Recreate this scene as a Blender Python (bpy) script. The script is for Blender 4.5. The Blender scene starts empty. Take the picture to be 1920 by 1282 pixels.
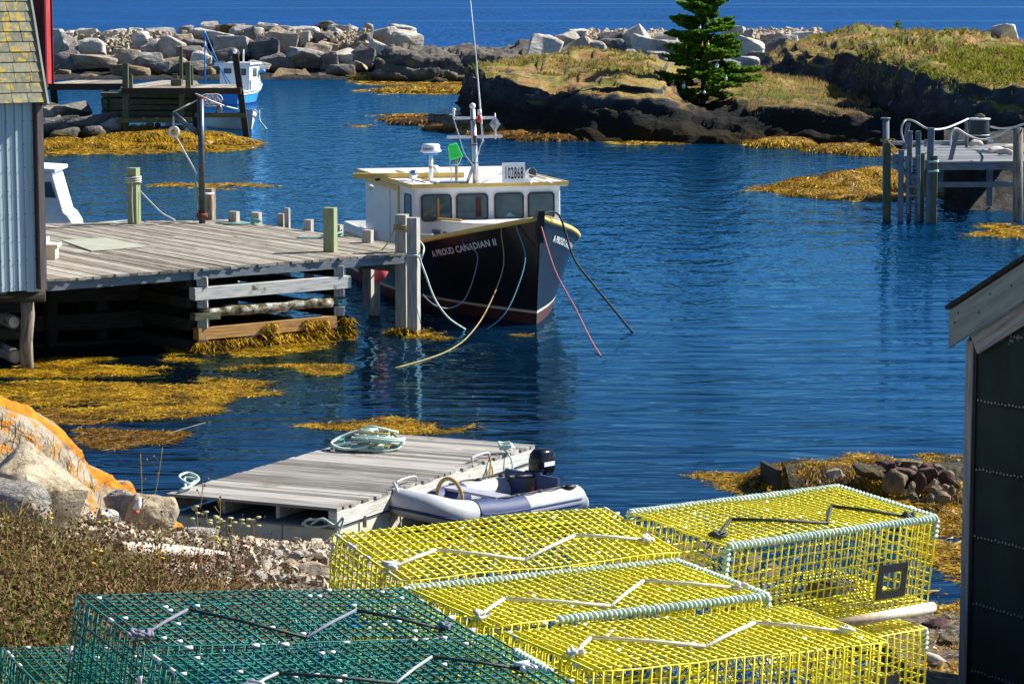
import bpy, bmesh, math, random
import numpy as np
from mathutils import Vector, Matrix, Euler, noise as mnoise
random.seed(7); NR = np.random.RandomState(11)
S = bpy.context.scene
COL = S.collection
# ------------------------------------------------------------------ camera
F, CX, CY, CH = 5000.0, 960.0, 641.0, 7.0
PITCH = math.atan((CY + 25) / F)
cam = bpy.data.cameras.new('camera'); cam.sensor_width = 36.0; cam.lens = F / 1920 * 36
cam.clip_start = 0.5; cam.clip_end = 30000
camo = bpy.data.objects.new('camera', cam); COL.objects.link(camo)
camo.location = (0, 0, CH); camo.rotation_euler = (math.pi / 2 - PITCH, 0, 0)
S.camera = camo
# ------------------------------------------------------------------ light
SUN_AZ, SUN_EL = math.radians(21), math.radians(39)      # azimuth from +X towards +Y
world = bpy.data.worlds.new('World'); S.world = world; world.use_nodes = True
wn = world.node_tree.nodes; wl = world.node_tree.links
sky = wn.new('ShaderNodeTexSky'); sky.sky_type = 'NISHITA'; sky.sun_disc = False
sky.sun_elevation = SUN_EL; sky.sun_rotation = math.pi / 2 - SUN_AZ
sky.air_density = 1.0; sky.dust_density = 0.0; sky.ozone_density = 7.0
wl.new(sky.outputs[0], wn['Background'].inputs[0]); wn['Background'].inputs[1].default_value = 0.055
sl = bpy.data.lights.new('sun', 'SUN'); sl.energy = 5.0; sl.angle = math.radians(0.5); sl.color = (1.0, 0.95, 0.86)
so = bpy.data.objects.new('sun', sl); COL.objects.link(so)
sdir = Vector((math.cos(SUN_AZ) * math.cos(SUN_EL), math.sin(SUN_AZ) * math.cos(SUN_EL), math.sin(SUN_EL)))
so.rotation_euler = sdir.to_track_quat('Z', 'Y').to_euler(); so.location = (20, 10, 40)
vs = S.view_settings; vs.view_transform = 'Standard'; vs.look = 'None'; vs.exposure = 0.93; vs.gamma = 1.0
# ------------------------------------------------------------------ pixel helpers (photo pixels -> metres)
FW = Vector((0, math.cos(PITCH), -math.sin(PITCH))); UP = Vector((0, math.sin(PITCH), math.cos(PITCH)))
def ray(px, py): return Vector((1, 0, 0)) * ((px - CX) / F) + UP * (-(py - CY) / F) + FW
def W(px, py, z=0.0):
    d = ray(px, py); return Vector((0, 0, CH)) + d * ((z - CH) / d.z)
def WD(px, py, D):
    d = ray(px, py); return Vector((0, 0, CH)) + d * (D / d.y)
def V(*a): return Vector(a)
# ------------------------------------------------------------------ object helpers
ORG = {}
def tag(o, label=None, cat=None, group=None, kind=None):
    if label: o['label'] = label
    if cat: o['category'] = cat
    if group: o['group'] = group
    if kind: o['kind'] = kind
    return o
def thing(name, label, cat, loc, rot=(0, 0, 0), group=None, local=False):
    o = bpy.data.objects.new(name, None); o.empty_display_size = 0.2; COL.objects.link(o)
    o.location = loc; o.rotation_euler = rot
    ORG[o.name] = Vector((0, 0, 0)) if local else Vector(loc)
    return tag(o, label, cat, group)
def copy_tree(o, parent=None):
    c = o.copy(); COL.objects.link(c)
    if parent: c.parent = parent
    for ch in list(o.children): copy_tree(ch, c)
    return c
class MB:
    def __init__(s): s.v = []; s.f = []; s.uv = []; s.m = []; s.s = []
    def face(s, idx, uv=None, mi=0, sm=False):
        s.f.append(tuple(idx)); s.uv.append(uv); s.m.append(mi); s.s.append(sm)
    def poly(s, pts, mi=0, uv=None, sm=False):
        n = len(s.v); s.v += [tuple(p) for p in pts]; s.face(range(n, n + len(pts)), uv, mi, sm); return s
    def mesh(s, vs, fs, mi=0, sm=False):
        n = len(s.v); s.v += [tuple(p) for p in vs]
        for f in fs: s.face([n + i for i in f], None, mi, sm)
        return s
    def prism(s, pts, off, mi=0, sm=False):
        """extrude polygon pts (list of Vectors) by vector off"""
        n = len(s.v); k = len(pts); off = Vector(off)
        s.v += [tuple(p) for p in pts] + [tuple(Vector(p) + off) for p in pts]
        s.face(range(n, n + k), None, mi); s.face([n + 2 * k - 1 - i for i in range(k)], None, mi)
        for i in range(k):
            j = (i + 1) % k; s.face([n + i, n + k + i, n + k + j, n + j], None, mi, sm)
        return s
    def beam(s, p, q, w, h, up=(0, 0, 1), mi=0, jit=0.0, taper=1.0):
        p = Vector(p); q = Vector(q); d = q - p; L = d.length; d = d / L
        up = Vector(up)
        if abs(d.dot(up)) > 0.97: up = Vector((0, 1, 0)) if abs(d.y) < .9 else Vector((1, 0, 0))
        sd = d.cross(up).normalized(); u = sd.cross(d).normalized()
        n = len(s.v); o1, o2 = random.uniform(0, 40), random.uniform(0, 40)
        for e, (c, k) in enumerate(((p, 1), (q, taper))):
            for a, b in ((-1, -1), (1, -1), (1, 1), (-1, 1)):
                x = c + sd * (a * w / 2 * k) + u * (b * h / 2 * k)
                if jit: x = x + Vector((random.uniform(-jit, jit), random.uniform(-jit, jit), random.uniform(-jit, jit)))
                s.v.append(tuple(x))
        acc = 0; sizes = (w, h, w, h)
        for i in range(4):
            j = (i + 1) % 4
            uv = [(o1, o2 + acc), (o1 + L, o2 + acc), (o1 + L, o2 + acc + sizes[i]), (o1, o2 + acc + sizes[i])]
            s.face([n + i, n + 4 + i, n + 4 + j, n + j][::-1], uv[::-1] if False else [uv[3], uv[2], uv[1], uv[0]], mi); acc += sizes[i]
        eu = [(o1, o2), (o1 + w * .3, o2), (o1 + w * .3, o2 + h), (o1, o2 + h)]
        s.face([n, n + 1, n + 2, n + 3], eu, mi); s.face([n + 7, n + 6, n + 5, n + 4], eu, mi)
        return s
    def box(s, c, size, R=None, mi=0):
        c = Vector(c); R = R or Matrix.Identity(3)
        ax = R @ Vector((1, 0, 0)); ay = R @ Vector((0, 1, 0)); az = R @ Vector((0, 0, 1))
        sx, sy, sz = size
        if sx >= sy and sx >= sz: return s.beam(c - ax * sx / 2, c + ax * sx / 2, sy, sz, az, mi)
        if sy >= sz: return s.beam(c - ay * sy / 2, c + ay * sy / 2, sx, sz, az, mi)
        return s.beam(c - az * sz / 2, c + az * sz / 2, sx, sy, ay, mi)
    def tube(s, pts, r, n=8, mi=0, caps=True, closed=False, sm=True, flat=1.0):
        pts = [Vector(p) for p in pts]; k = len(pts)
        rr = r if isinstance(r, (list, tuple)) else [r] * k
        n0 = len(s.v); prev = None; acc = 0; us = []; o1 = random.uniform(0, 30)
        for i, p in enumerate(pts):
            a = pts[(i - 1) % k] if (closed or i > 0) else p
            b = pts[(i + 1) % k] if (closed or i < k - 1) else p
            d = (b - a)
            d = d.normalized() if d.length > 1e-9 else Vector((0, 0, 1))
            if prev is None:
                u = d.orthogonal().normalized()
                if abs(d.z) < .95: u = (Vector((0, 0, 1)) - d * d.z).normalized()
            else:
                u = (prev - d * prev.dot(d))
                u = u.normalized() if u.length > 1e-6 else d.orthogonal().normalized()
            prev = u; w = d.cross(u)
            for j in range(n):
                t = 2 * math.pi * (j + .5) / n
                s.v.append(tuple(p + (u * math.cos(t) * flat + w * math.sin(t)) * rr[i]))
            if i: acc += (p - pts[i - 1]).length
            us.append(acc + o1)
        rng = range(k) if closed else range(k - 1)
        for i in rng:
            i2 = (i + 1) % k
            for j in range(n):
                j2 = (j + 1) % n; c = 6.28 * rr[i] / n
                s.face([n0 + i * n + j, n0 + i * n + j2, n0 + i2 * n + j2, n0 + i2 * n + j],
                       [(us[i], j * c), (us[i], (j + 1) * c), (us[i2], (j + 1) * c), (us[i2], j * c)], mi, sm)
        if caps and not closed:
            s.face([n0 + j for j in range(n)][::-1], [(us[0], .01 * j) for j in range(n)], mi)
            s.face([n0 + (k - 1) * n + j for j in range(n)], [(us[0], .01 * j) for j in range(n)], mi)
        return s
    def lathe(s, prof, c=(0, 0, 0), R=None, n=20, mi=0, sm=True):
        c = Vector(c); R = R or Matrix.Identity(3); n0 = len(s.v)
        for r, z in prof:
            for j in range(n):
                t = 2 * math.pi * j / n; s.v.append(tuple(c + R @ Vector((r * math.cos(t), r * math.sin(t), z))))
        for i in range(len(prof) - 1):
            for j in range(n):
                j2 = (j + 1) % n; s.face([n0 + i * n + j, n0 + i * n + j2, n0 + (i + 1) * n + j2, n0 + (i + 1) * n + j], None, mi, sm)
        if prof[0][0] > 1e-5: s.face([n0 + j for j in range(n)][::-1], None, mi)
        if prof[-1][0] > 1e-5: s.face([n0 + (len(prof) - 1) * n + j for j in range(n)], None, mi)
        return s
    def ball(s, c, r, n=16, m=10, mi=0, sc=(1, 1, 1)):
        prof = [(max(1e-6, r * math.sin(math.pi * i / m)), -r * math.cos(math.pi * i / m)) for i in range(m + 1)]
        return s.lathe(prof, c, Matrix.Diagonal(Vector(sc)), n, mi)
    def build(s, name, mats, parent=None, top=False, bevel=0):
        me = bpy.data.meshes.new(name)
        if parent is not None: org = ORG.get(parent.name, Vector((0, 0, 0)))
        else:
            a = np.array(s.v); org = Vector((float(a[:, 0].mean()), float(a[:, 1].mean()), float(a[:, 2].min())))
        me.from_pydata([tuple(Vector(p) - org) for p in s.v], [], s.f)
        if not isinstance(mats, (list, tuple)): mats = [mats]
        for m in mats: me.materials.append(m)
        me.polygons.foreach_set('material_index', s.m); me.polygons.foreach_set('use_smooth', s.s)
        if any(u is not None for u in s.uv):
            ul = me.uv_layers.new(name='UVMap'); flat = []
            for f, u in zip(s.f, s.uv):
                if u is None: flat += [0.0, 0.0] * len(f)
                else:
                    for c in u: flat += [c[0], c[1]]
            ul.data.foreach_set('uv', flat)
        me.validate(); me.update()
        o = bpy.data.objects.new(name, me); COL.objects.link(o)
        if parent is not None: o.parent = parent; ORG[o.name] = org
        else: o.location = org; ORG[o.name] = org
        if bevel:
            b = o.modifiers.new('bevel', 'BEVEL'); b.width = bevel; b.segments = 2; b.limit_method = 'ANGLE'
        return o
def split_build(m, name, mats, parent, bevel=0):
    """one child object for every loose piece of the builder"""
    par = list(range(len(m.v)))
    def find(a):
        while par[a] != a: par[a] = par[par[a]]; a = par[a]
        return a
    for f in m.f:
        r = find(f[0])
        for q in f[1:]: par[find(q)] = r
    grp = {}
    for i, f in enumerate(m.f): grp.setdefault(find(f[0]), []).append(i)
    out = []
    for fl in grp.values():
        b = MB(); mp = {}
        for i in fl:
            for q in m.f[i]:
                if q not in mp: mp[q] = len(b.v); b.v.append(m.v[q])
            b.face([mp[q] for q in m.f[i]], m.uv[i], m.m[i], m.s[i])
        out.append(b.build(name, mats, parent, bevel=bevel))
    return out
def np_mesh(name, verts, faces, mats, parent=None, smooth=False):
    me = bpy.data.meshes.new(name); verts = np.asarray(verts, float)
    org = np.array(ORG.get(parent.name, (0, 0, 0))) if parent is not None else np.array([verts[:, 0].mean(), verts[:, 1].mean(), verts[:, 2].min()])
    me.from_pydata((verts - org).tolist(), [], [tuple(f) for f in np.asarray(faces).tolist()])
    if not isinstance(mats, (list, tuple)): mats = [mats]
    for m in mats: me.materials.append(m)
    if smooth: me.polygons.foreach_set('use_smooth', [True] * len(me.polygons))
    me.update(); o = bpy.data.objects.new(name, me); COL.objects.link(o)
    if parent is not None: o.parent = parent; ORG[o.name] = Vector(org)
    else: o.location = org; ORG[o.name] = Vector(org)
    return o
def catmull(pts, n):
    """resample a polyline of Vectors into n points with a Catmull-Rom spline"""
    pts = [Vector(p) for p in pts]; k = len(pts); out = []
    for i in range(n):
        t = i / (n - 1) * (k - 1); a = min(int(t), k - 2); u = t - a
        p0 = pts[max(a - 1, 0)]; p1 = pts[a]; p2 = pts[a + 1]; p3 = pts[min(a + 2, k - 1)]
        out.append(.5 * ((2 * p1) + (p2 - p0) * u + (2 * p0 - 5 * p1 + 4 * p2 - p3) * u * u + (3 * p1 - p0 - 3 * p2 + p3) * u ** 3))
    return out
def sag(p, q, drop, n=16):
    p = Vector(p); q = Vector(q)
    return [p.lerp(q, i / (n - 1)) - Vector((0, 0, drop * 4 * (i / (n - 1)) * (1 - i / (n - 1)))) for i in range(n)]
def smoothstep(a, b, x):
    t = min(1, max(0, (x - a) / (b - a))); return t * t * (3 - 2 * t)
def fbm(p, oct=4):
    v = 0; a = 1; p = Vector(p)
    for i in range(oct): v += a * mnoise.noise(p); a *= .5; p = p * 2.03 + Vector((3.1, 7.7, 1.3))
    return v
def interp(x, xs, ys): return float(np.interp(x, xs, ys))
# ------------------------------------------------------------------ materials
class NT:
    def __init__(s, name):
        s.m = bpy.data.materials.new(name); s.m.use_nodes = True; s.t = s.m.node_tree
        s.n = s.t.nodes; s.b = s.n['Principled BSDF']; s.out = s.n['Material Output']
    def add(s, typ, **kw):
        o = s.n.new(typ)
        for k, v in kw.items(): setattr(o, k, v)
        return o
    def link(s, a, b): s.t.links.new(a, b)
    def coord(s, kind='Object', scale=(1, 1, 1)):
        if kind == 'World':
            g = s.add('ShaderNodeNewGeometry'); src = g.outputs['Position']
        else:
            g = s.add('ShaderNodeTexCoord'); src = g.outputs[kind]
        mp = s.add('ShaderNodeMapping'); mp.inputs['Scale'].default_value = scale
        s.link(src, mp.inputs[0]); return mp.outputs[0]
    def noise(s, co, scale, detail=4, rough=.6, dist=0):
        o = s.add('ShaderNodeTexNoise'); s.link(co, o.inputs['Vector']); o.inputs['Scale'].default_value = scale
        o.inputs['Detail'].default_value = detail; o.inputs['Roughness'].default_value = rough; o.inputs['Distortion'].default_value = dist
        return o.outputs['Fac']
    def ramp(s, fac, stops, interp='LINEAR'):
        o = s.add('ShaderNodeValToRGB'); s.link(fac, o.inputs[0]); cr = o.color_ramp; cr.interpolation = interp
        while len(cr.elements) < len(stops): cr.elements.new(.5)
        for e, (p, c) in zip(cr.elements, stops):
            e.position = p; e.color = (*c, 1) if len(c) == 3 else c
        return o.outputs[0]
    def mix(s, fac, a, b, mode='MIX'):
        o = s.add('ShaderNodeMix', data_type='RGBA', blend_type=mode)
        if hasattr(fac, 'links'): s.link(fac, o.inputs[0])
        else: o.inputs[0].default_value = fac
        for i, x in ((6, a), (7, b)):
            if hasattr(x, 'links'): s.link(x, o.inputs[i])
            else: o.inputs[i].default_value = (*x, 1)
        return o.outputs[2]
    def math(s, op, a, b=None, clamp=False):
        o = s.add('ShaderNodeMath', operation=op, use_clamp=clamp)
        for i, x in ((0, a), (1, b)):
            if x is None: continue
            if hasattr(x, 'links'): s.link(x, o.inputs[i])
            else: o.inputs[i].default_value = x
        return o.outputs[0]
    def maprange(s, x, a, b, c=0, d=1):
        o = s.add('ShaderNodeMapRange'); s.link(x, o.inputs[0])
        for i, vv in enumerate((a, b, c, d)): o.inputs[i + 1].default_value = vv
        return o.outputs[0]
    def island(s):
        g = s.add('ShaderNodeNewGeometry'); return g.outputs['Random Per Island']
    def bump(s, h, strength=.5, dist=.02):
        o = s.add('ShaderNodeBump'); o.inputs['Strength'].default_value = strength; o.inputs['Distance'].default_value = dist
        s.link(h, o.inputs['Height']); s.link(o.outputs[0], s.b.inputs['Normal']); return o
    def fin(s, col, rough=.7, metal=0, spec=.5):
        if hasattr(col, 'links'): s.link(col, s.b.inputs['Base Color'])
        else: s.b.inputs['Base Color'].default_value = (*col, 1)
        if hasattr(rough, 'links'): s.link(rough, s.b.inputs['Roughness'])
        else: s.b.inputs['Roughness'].default_value = rough
        s.b.inputs['Metallic'].default_value = metal; s.b.inputs['Specular IOR Level'].default_value = spec
        return s.m
def mat(name, stops, scale=4, detail=5, coord='Object', st=(1, 1, 1), rough=.75, spec=.4, metal=0, isl=0, bump=.3, bdist=.01, bscale=None, patch=None, rnd=.6):
    t = NT(name); co = t.coord(coord, st); fac = t.noise(co, scale, detail, rnd)
    if isl:
        fac = t.math('ADD', fac, t.math('MULTIPLY', t.math('SUBTRACT', t.island(), .5), isl))
    c = t.ramp(fac, stops)
    if patch:
        for (pc, psc, lo, hi) in patch:
            f2 = t.noise(t.coord('Object'), psc, 6, .65); c = t.mix(t.maprange(f2, lo, hi), c, pc)
    if bump: t.bump(t.noise(co, bscale or scale * 3, 5), bump, bdist)
    return t.fin(c, rough, metal, spec)
def g(x): return (x, x, x)
MT = {}
WS = (1, 14, 1)
MT['deckwood'] = mat('weathered_deck_wood', [(.3, (.12, .10, .08)), (.5, (.28, .25, .205)), (.72, (.46, .43, .37))], 1.6, 6, 'UV', (1, 16, 1), .85, .2, isl=.32, bump=.5, bdist=.008, patch=[((.15, .12, .085), 2.2, .63, .73)])
MT['raftwood'] = mat('grey_raft_wood', [(.28, (.12, .11, .10)), (.5, (.27, .255, .235)), (.75, (.42, .40, .37))], 1.4, 6, 'UV', (1, 14, 1), .85, .2, isl=.45, bump=.5, bdist=.008, patch=[((.16, .12, .08), 1.3, .6, .72), ((.5, .48, .43), 2.6, .66, .72)])
MT['greywood'] = mat('silver_grey_timber', [(.3, (.17, .16, .14)), (.5, (.38, .36, .32)), (.75, (.58, .55, .5))], 2.2, 6, 'UV', WS, .85, .2, isl=.35, bump=.5, bdist=.008)
MT['palewood'] = mat('pale_weathered_board', [(.3, (.30, .28, .25)), (.5, (.55, .53, .49)), (.75, (.72, .7, .65))], 2.2, 6, 'UV', WS, .85, .2, isl=.2, bump=.4, bdist=.006, patch=[((.13, .11, .08), 3.0, .62, .7)])
MT['greenwood'] = mat('green_treated_post', [(.3, (.17, .20, .10)), (.55, (.31, .35, .19)), (.8, (.42, .46, .29))], 2.2, 6, 'UV', WS, .85, .2, bump=.4, bdist=.006)
MT['dockdeck'] = mat('blue_grey_dock_board', [(.3, (.11, .12, .135)), (.5, (.21, .225, .245)), (.72, (.32, .335, .35))], 1.8, 6, 'UV', (1, 14, 1), .85, .2, isl=.35, bump=.5, bdist=.008)
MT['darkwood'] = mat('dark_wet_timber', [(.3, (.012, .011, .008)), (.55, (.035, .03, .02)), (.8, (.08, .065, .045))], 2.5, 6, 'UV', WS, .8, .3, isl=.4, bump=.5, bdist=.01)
MT['oldgreen'] = mat('algae_green_timber', [(.3, (.04, .044, .022)), (.55, (.11, .115, .065)), (.8, (.2, .2, .12))], 2.5, 6, 'UV', WS, .85, .3, isl=.3, bump=.5, bdist=.01)
MT['orangewood'] = mat('stained_orange_timber', [(.3, (.25, .12, .03)), (.55, (.48, .26, .085)), (.8, (.6, .37, .15))], 2.0, 6, 'UV', WS, .8, .3, bump=.5, bdist=.01, patch=[((.10, .06, .02), 4.0, .62, .7)])
MT['lichenwood'] = mat('log_with_barnacle_crust', [(.35, (.03, .025, .012)), (.48, (.16, .13, .07)), (.6, (.5, .48, .42))], 6, 8, 'Object', (1, 1, 1), .9, .2, bump=.8, bdist=.02)
MT['bluepost'] = mat('grey_blue_post_wood', [(.3, (.075, .092, .11)), (.55, (.165, .19, .22)), (.8, (.30, .33, .36))], 2.5, 6, 'UV', WS, .8, .3, isl=.3, bump=.5, bdist=.01)
MT['white'] = mat('white_gelcoat', [(.3, (.70, .70, .70)), (.7, (.82, .82, .82))], 3, 5, 'Object', rough=.35, spec=.5, bump=.05, bdist=.004, patch=[((.55, .53, .48), 5, .66, .75)])
MT['cleanwhite'] = mat('white_plastic', [(.3, (.74, .74, .74)), (.7, (.84, .84, .84))], 6, 3, rough=.35, bump=0)
MT['cream'] = mat('cream_rope_trim_paint', [(.3, (.62, .40, .09)), (.7, (.76, .54, .16))], 5, 4, rough=.5, bump=.1)
MT['blackhull'] = mat('black_hull_paint', [(.3, (.006, .006, .008)), (.7, (.014, .014, .018))], 2, 5, 'Object', (1, 1, 4), rough=.3, spec=.5, bump=.06, bdist=.01)
MT['redhull'] = mat('red_antifouling', [(.3, (.035, .008, .007)), (.7, (.085, .017, .013))], 3, 5, rough=.7, bump=.2)
MT['stripe'] = mat('boot_stripe', [(.3, (.5, .42, .3)), (.7, (.65, .58, .45))], 3, 4, rough=.6, bump=0)
MT['black'] = mat('black_rubber', [(.3, (.01, .01, .01)), (.7, (.025, .025, .025))], 9, 4, rough=.5, bump=.1)
MT['gloss'] = mat('black_gloss', [(.3, (.006, .007, .01)), (.7, (.012, .013, .018))], 3, 2, rough=.12, bump=0)
MT['glass'] = mat('dark_window_glass', [(.3, (.035, .065, .08)), (.7, (.09, .145, .165))], 1.5, 2, rough=.06, spec=.28, bump=0)
MT['alu'] = mat('aluminium_tube', [(.3, (.5, .51, .52)), (.7, (.68, .69, .7))], 8, 4, rough=.38, metal=.55, bump=.05)
MT['chrome'] = mat('chrome', [(.3, (.75, .76, .78)), (.7, (.85, .86, .88))], 8, 2, rough=.08, metal=1, bump=0)
MT['rust'] = mat('rust', [(.3, (.08, .025, .01)), (.7, (.2, .07, .03))], 9, 5, rough=.9, bump=.4)
MT['steel'] = mat('blue_grey_steel_pole', [(.3, (.03, .04, .055)), (.7, (.10, .12, .15))], 4, 5, rough=.4, metal=.3, bump=.1)
MT['green'] = mat('bright_green_plastic', [(.3, (.02, .55, .06)), (.7, (.05, .72, .12))], 5, 3, rough=.4, bump=0)
MT['red'] = mat('red_plastic', [(.3, (.6, .02, .03)), (.7, (.7, .04, .05))], 5, 3, rough=.4, bump=0)
MT['pink'] = mat('faded_pink_buoy', [(.3, (.85, .10, .13)), (.7, (.9, .19, .2))], 3, 4, rough=.5, bump=.05, patch=[((.7, .25, .08), 4, .6, .66)])
MT['blue'] = mat('bright_blue_paint', [(.3, (.02, .25, .68)), (.7, (.05, .34, .8))], 5, 3, rough=.4, bump=0)
MT['navy'] = mat('navy_tube_fabric', [(.3, (.018, .035, .11)), (.7, (.03, .055, .16))], 5, 3, rough=.6, bump=.03)
MT['tubegrey'] = mat('pale_grey_tube_fabric', [(.3, (.44, .45, .46)), (.7, (.54, .55, .56))], 5, 3, rough=.45, bump=.04)
MT['seatgrey'] = mat('lavender_grey_plank', [(.3, (.34, .34, .42)), (.7, (.44, .44, .52))], 5, 3, rough=.5, bump=.03)
MT['float'] = mat('stained_white_float', [(.3, (.45, .40, .28)), (.55, (.66, .61, .47)), (.8, (.76, .73, .62))], 2.5, 6, rough=.8, bump=.25, bdist=.01, patch=[((.30, .22, .1), 3.5, .64, .72)])
MT['rope_w'] = mat('white_rope', [(.3, (.55, .53, .47)), (.7, (.74, .72, .66))], 60, 3, rough=.85, bump=.6, bdist=.004)
MT['rope_g'] = mat('pale_sea_green_rope', [(.3, (.36, .52, .45)), (.7, (.62, .73, .64))], 40, 4, rough=.85, bump=.6, bdist=.004, isl=.3)
MT['rope_t'] = mat('teal_rope', [(.3, (.09, .36, .34)), (.7, (.2, .52, .48))], 40, 3, rough=.85, bump=.5, bdist=.004)
MT['rope_y'] = mat('tan_rope', [(.3, (.30, .21, .07)), (.7, (.46, .34, .14))], 40, 3, rough=.85, bump=.5, bdist=.004)
MT['rope_wet'] = mat('weedy_rope', [(.3, (.16, .15, .03)), (.7, (.33, .3, .07))], 30, 3, rough=.8, bump=.5, bdist=.004)
MT['rope_r'] = mat('faded_red_rope', [(.3, (.45, .12, .09)), (.7, (.62, .2, .15))], 40, 3, rough=.85, bump=.5, bdist=.004)
MT['rope_b'] = mat('black_rope', [(.3, (.02, .025, .025)), (.7, (.06, .065, .06))], 40, 3, rough=.85, bump=.5, bdist=.004)
MT['rope_gr'] = mat('grey_rope', [(.3, (.13, .14, .2)), (.7, (.22, .23, .3))], 40, 3, rough=.85, bump=.5, bdist=.004)
MT['rope_bl'] = mat('blue_rope', [(.3, (.05, .2, .3)), (.7, (.14, .34, .42))], 40, 3, rough=.85, bump=.5, bdist=.004)
MT['wire_y'] = mat('yellow_vinyl_wire', [(.3, (.86, .74, .02)), (.7, (.94, .86, .05))], 9, 3, rough=.4, bump=0, isl=.3, patch=[((.42, .38, .2), 9, .66, .74)])
MT['wire_g'] = mat('dark_green_vinyl_wire', [(.3, (.005, .11, .095)), (.7, (.016, .23, .19))], 9, 3, rough=.4, bump=0, isl=.5, patch=[((.16, .2, .17), 8, .6, .7)])
MT['net_b'] = mat('blue_twine', [(.3, (.01, .10, .5)), (.7, (.03, .22, .72))], 14, 3, rough=.8, bump=0, isl=.3)
MT['net_g'] = mat('teal_twine', [(.3, (.01, .19, .17)), (.7, (.03, .36, .3))], 14, 3, rough=.8, bump=0, isl=.3)
MT['clip'] = mat('pale_metal_clip', [(.3, (.6, .6, .6)), (.7, (.8, .8, .78))], 9, 3, rough=.45, bump=0)
MT['bungee_d'] = mat('dark_rubber_cord', [(.3, (.012, .02, .02)), (.7, (.05, .065, .06))], 70, 3, rough=.5, bump=.4)
MT['pipe'] = mat('rust_stained_pale_pipe', [(.35, (.38, .22, .11)), (.5, (.6, .55, .46)), (.75, (.72, .69, .6))], 5, 6, rough=.7, bump=.2)
MT['siding'] = mat('grey_blue_metal_siding', [(.3, (.38, .48, .53)), (.7, (.50, .60, .64))], 1.2, 5, 'Object', (3, 3, .5), rough=.5, spec=.4, bump=.05, patch=[((.55, .58, .57), 5, .7, .74)])
MT['purplewood'] = mat('faded_corner_board', [(.3, (.12, .09, .085)), (.7, (.22, .175, .165))], 2.2, 6, 'UV', WS, .85, .2, bump=.4)
MT['redpaint'] = mat('flaking_red_paint', [(.3, (.075, .008, .012)), (.65, (.14, .018, .022)), (.85, (.22, .07, .06))], 3, 7, 'Object', (1, 1, .4), rough=.75, bump=.3)
MT['redtrim'] = mat('bright_red_trim', [(.3, (.22, .008, .010)), (.5, (.38, .014, .018)), (.66, (.34, .07, .06))], 2, 8, 'Object', (1, 1, .3), rough=.7, bump=.3)
MT['blackfelt'] = mat('green_black_roll_felt', [(.3, (.013, .027, .021)), (.6, (.022, .042, .034)), (.85, (.045, .062, .052))], 3, 8, 'Object', (2, 2, .6), rough=.85, bump=.35, bdist=.006, patch=[((.035, .06, .05), 1.6, .52, .72), ((.06, .075, .065), 7, .68, .74)])
MT['fascia'] = mat('pale_green_fascia', [(.3, (.20, .23, .20)), (.55, (.32, .35, .31)), (.8, (.42, .44, .40))], 2.2, 6, 'UV', (1, 8, 1), .8, .3, bump=.3, patch=[((.1, .1, .08), 8, .68, .72)])
MT['gravelgrey'] = mat('roof_felt', [(.3, (.02, .018, .015)), (.7, (.06, .05, .04))], 20, 4, rough=.95, bump=.5)
MT['nail'] = mat('zinc_nail', [(.3, (.3, .31, .31)), (.7, (.4, .41, .41))], 9, 2, rough=.4, metal=.3, bump=0)
MT['ply'] = mat('grey_green_plywood', [(.3, (.30, .32, .25)), (.7, (.42, .43, .34))], 2, 6, rough=.85, bump=.2)
MT['driftwood'] = mat('bleached_driftwood', [(.3, (.38, .31, .24)), (.55, (.58, .52, .45)), (.8, (.72, .67, .6))], 2.0, 7, 'UV', (1, 6, 1), .85, .2, bump=.5, bdist=.01, patch=[((.2, .13, .08), 4, .66, .74)])
MT['log'] = mat('bark_worn_log', [(.3, (.06, .045, .03)), (.5, (.26, .21, .16)), (.75, (.45, .38, .31))], 2.0, 7, 'UV', (1, 6, 1), .85, .2, bump=.6, bdist=.015)
MT['barrel'] = mat('black_plastic_barrel', [(.3, (.014, .015, .018)), (.7, (.03, .032, .038))], 3, 3, rough=.4, bump=.05)
MT['bark'] = mat('spruce_bark', [(.3, (.05, .04, .03)), (.7, (.14, .11, .085))], 9, 5, rough=.95, bump=.6, bdist=.02)
def leafmat(name, stops, rough=.7, trans=.25, big=.3, bs=1.2):
    t = NT(name); f = t.math('ADD', t.math('MULTIPLY', t.island(), 1 - big), t.math('MULTIPLY', t.maprange(t.noise(t.coord('World'), bs, 4), .3, .7), big))
    c = t.ramp(f, stops); m = t.fin(c, rough, 0, .25)
    if trans:
        tr = t.add('ShaderNodeBsdfTranslucent'); t.link(c, tr.inputs[0])
        mx = t.add('ShaderNodeMixShader'); mx.inputs[0].default_value = trans
        t.link(t.b.outputs[0], mx.inputs[1]); t.link(tr.outputs[0], mx.inputs[2]); t.link(mx.outputs[0], t.out.inputs[0])
    return m
MT['weed'] = leafmat('golden_rockweed', [(.12, (.035, .022, .004)), (.3, (.12, .07, .006)), (.48, (.36, .20, .009)), (.7, (.58, .35, .013)), (.95, (.72, .49, .04))], .38, .2, .55, 1.3)
MT['weed_dk'] = leafmat('brown_rockweed', [(.1, (.04, .018, .004)), (.4, (.15, .07, .008)), (.7, (.32, .16, .012)), (.95, (.5, .29, .03))], .5, .2)
MT['needles'] = leafmat('spruce_needles', [(.1, (.03, .11, .012)), (.4, (.085, .22, .016)), (.7, (.19, .32, .022)), (.95, (.38, .39, .05))], .7, .4)
MT['grass'] = leafmat('dry_golden_grass', [(.12, (.10, .13, .02)), (.32, (.22, .21, .045)), (.5, (.40, .29, .10)), (.7, (.42, .25, .12)), (.9, (.52, .42, .22))], .8, .35, .6, .45)
MT['grass_gr'] = leafmat('green_yellow_juniper', [(.1, (.06, .085, .015)), (.5, (.17, .19, .025)), (.95, (.36, .33, .04))], .8, .3, .45, .6)
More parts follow.
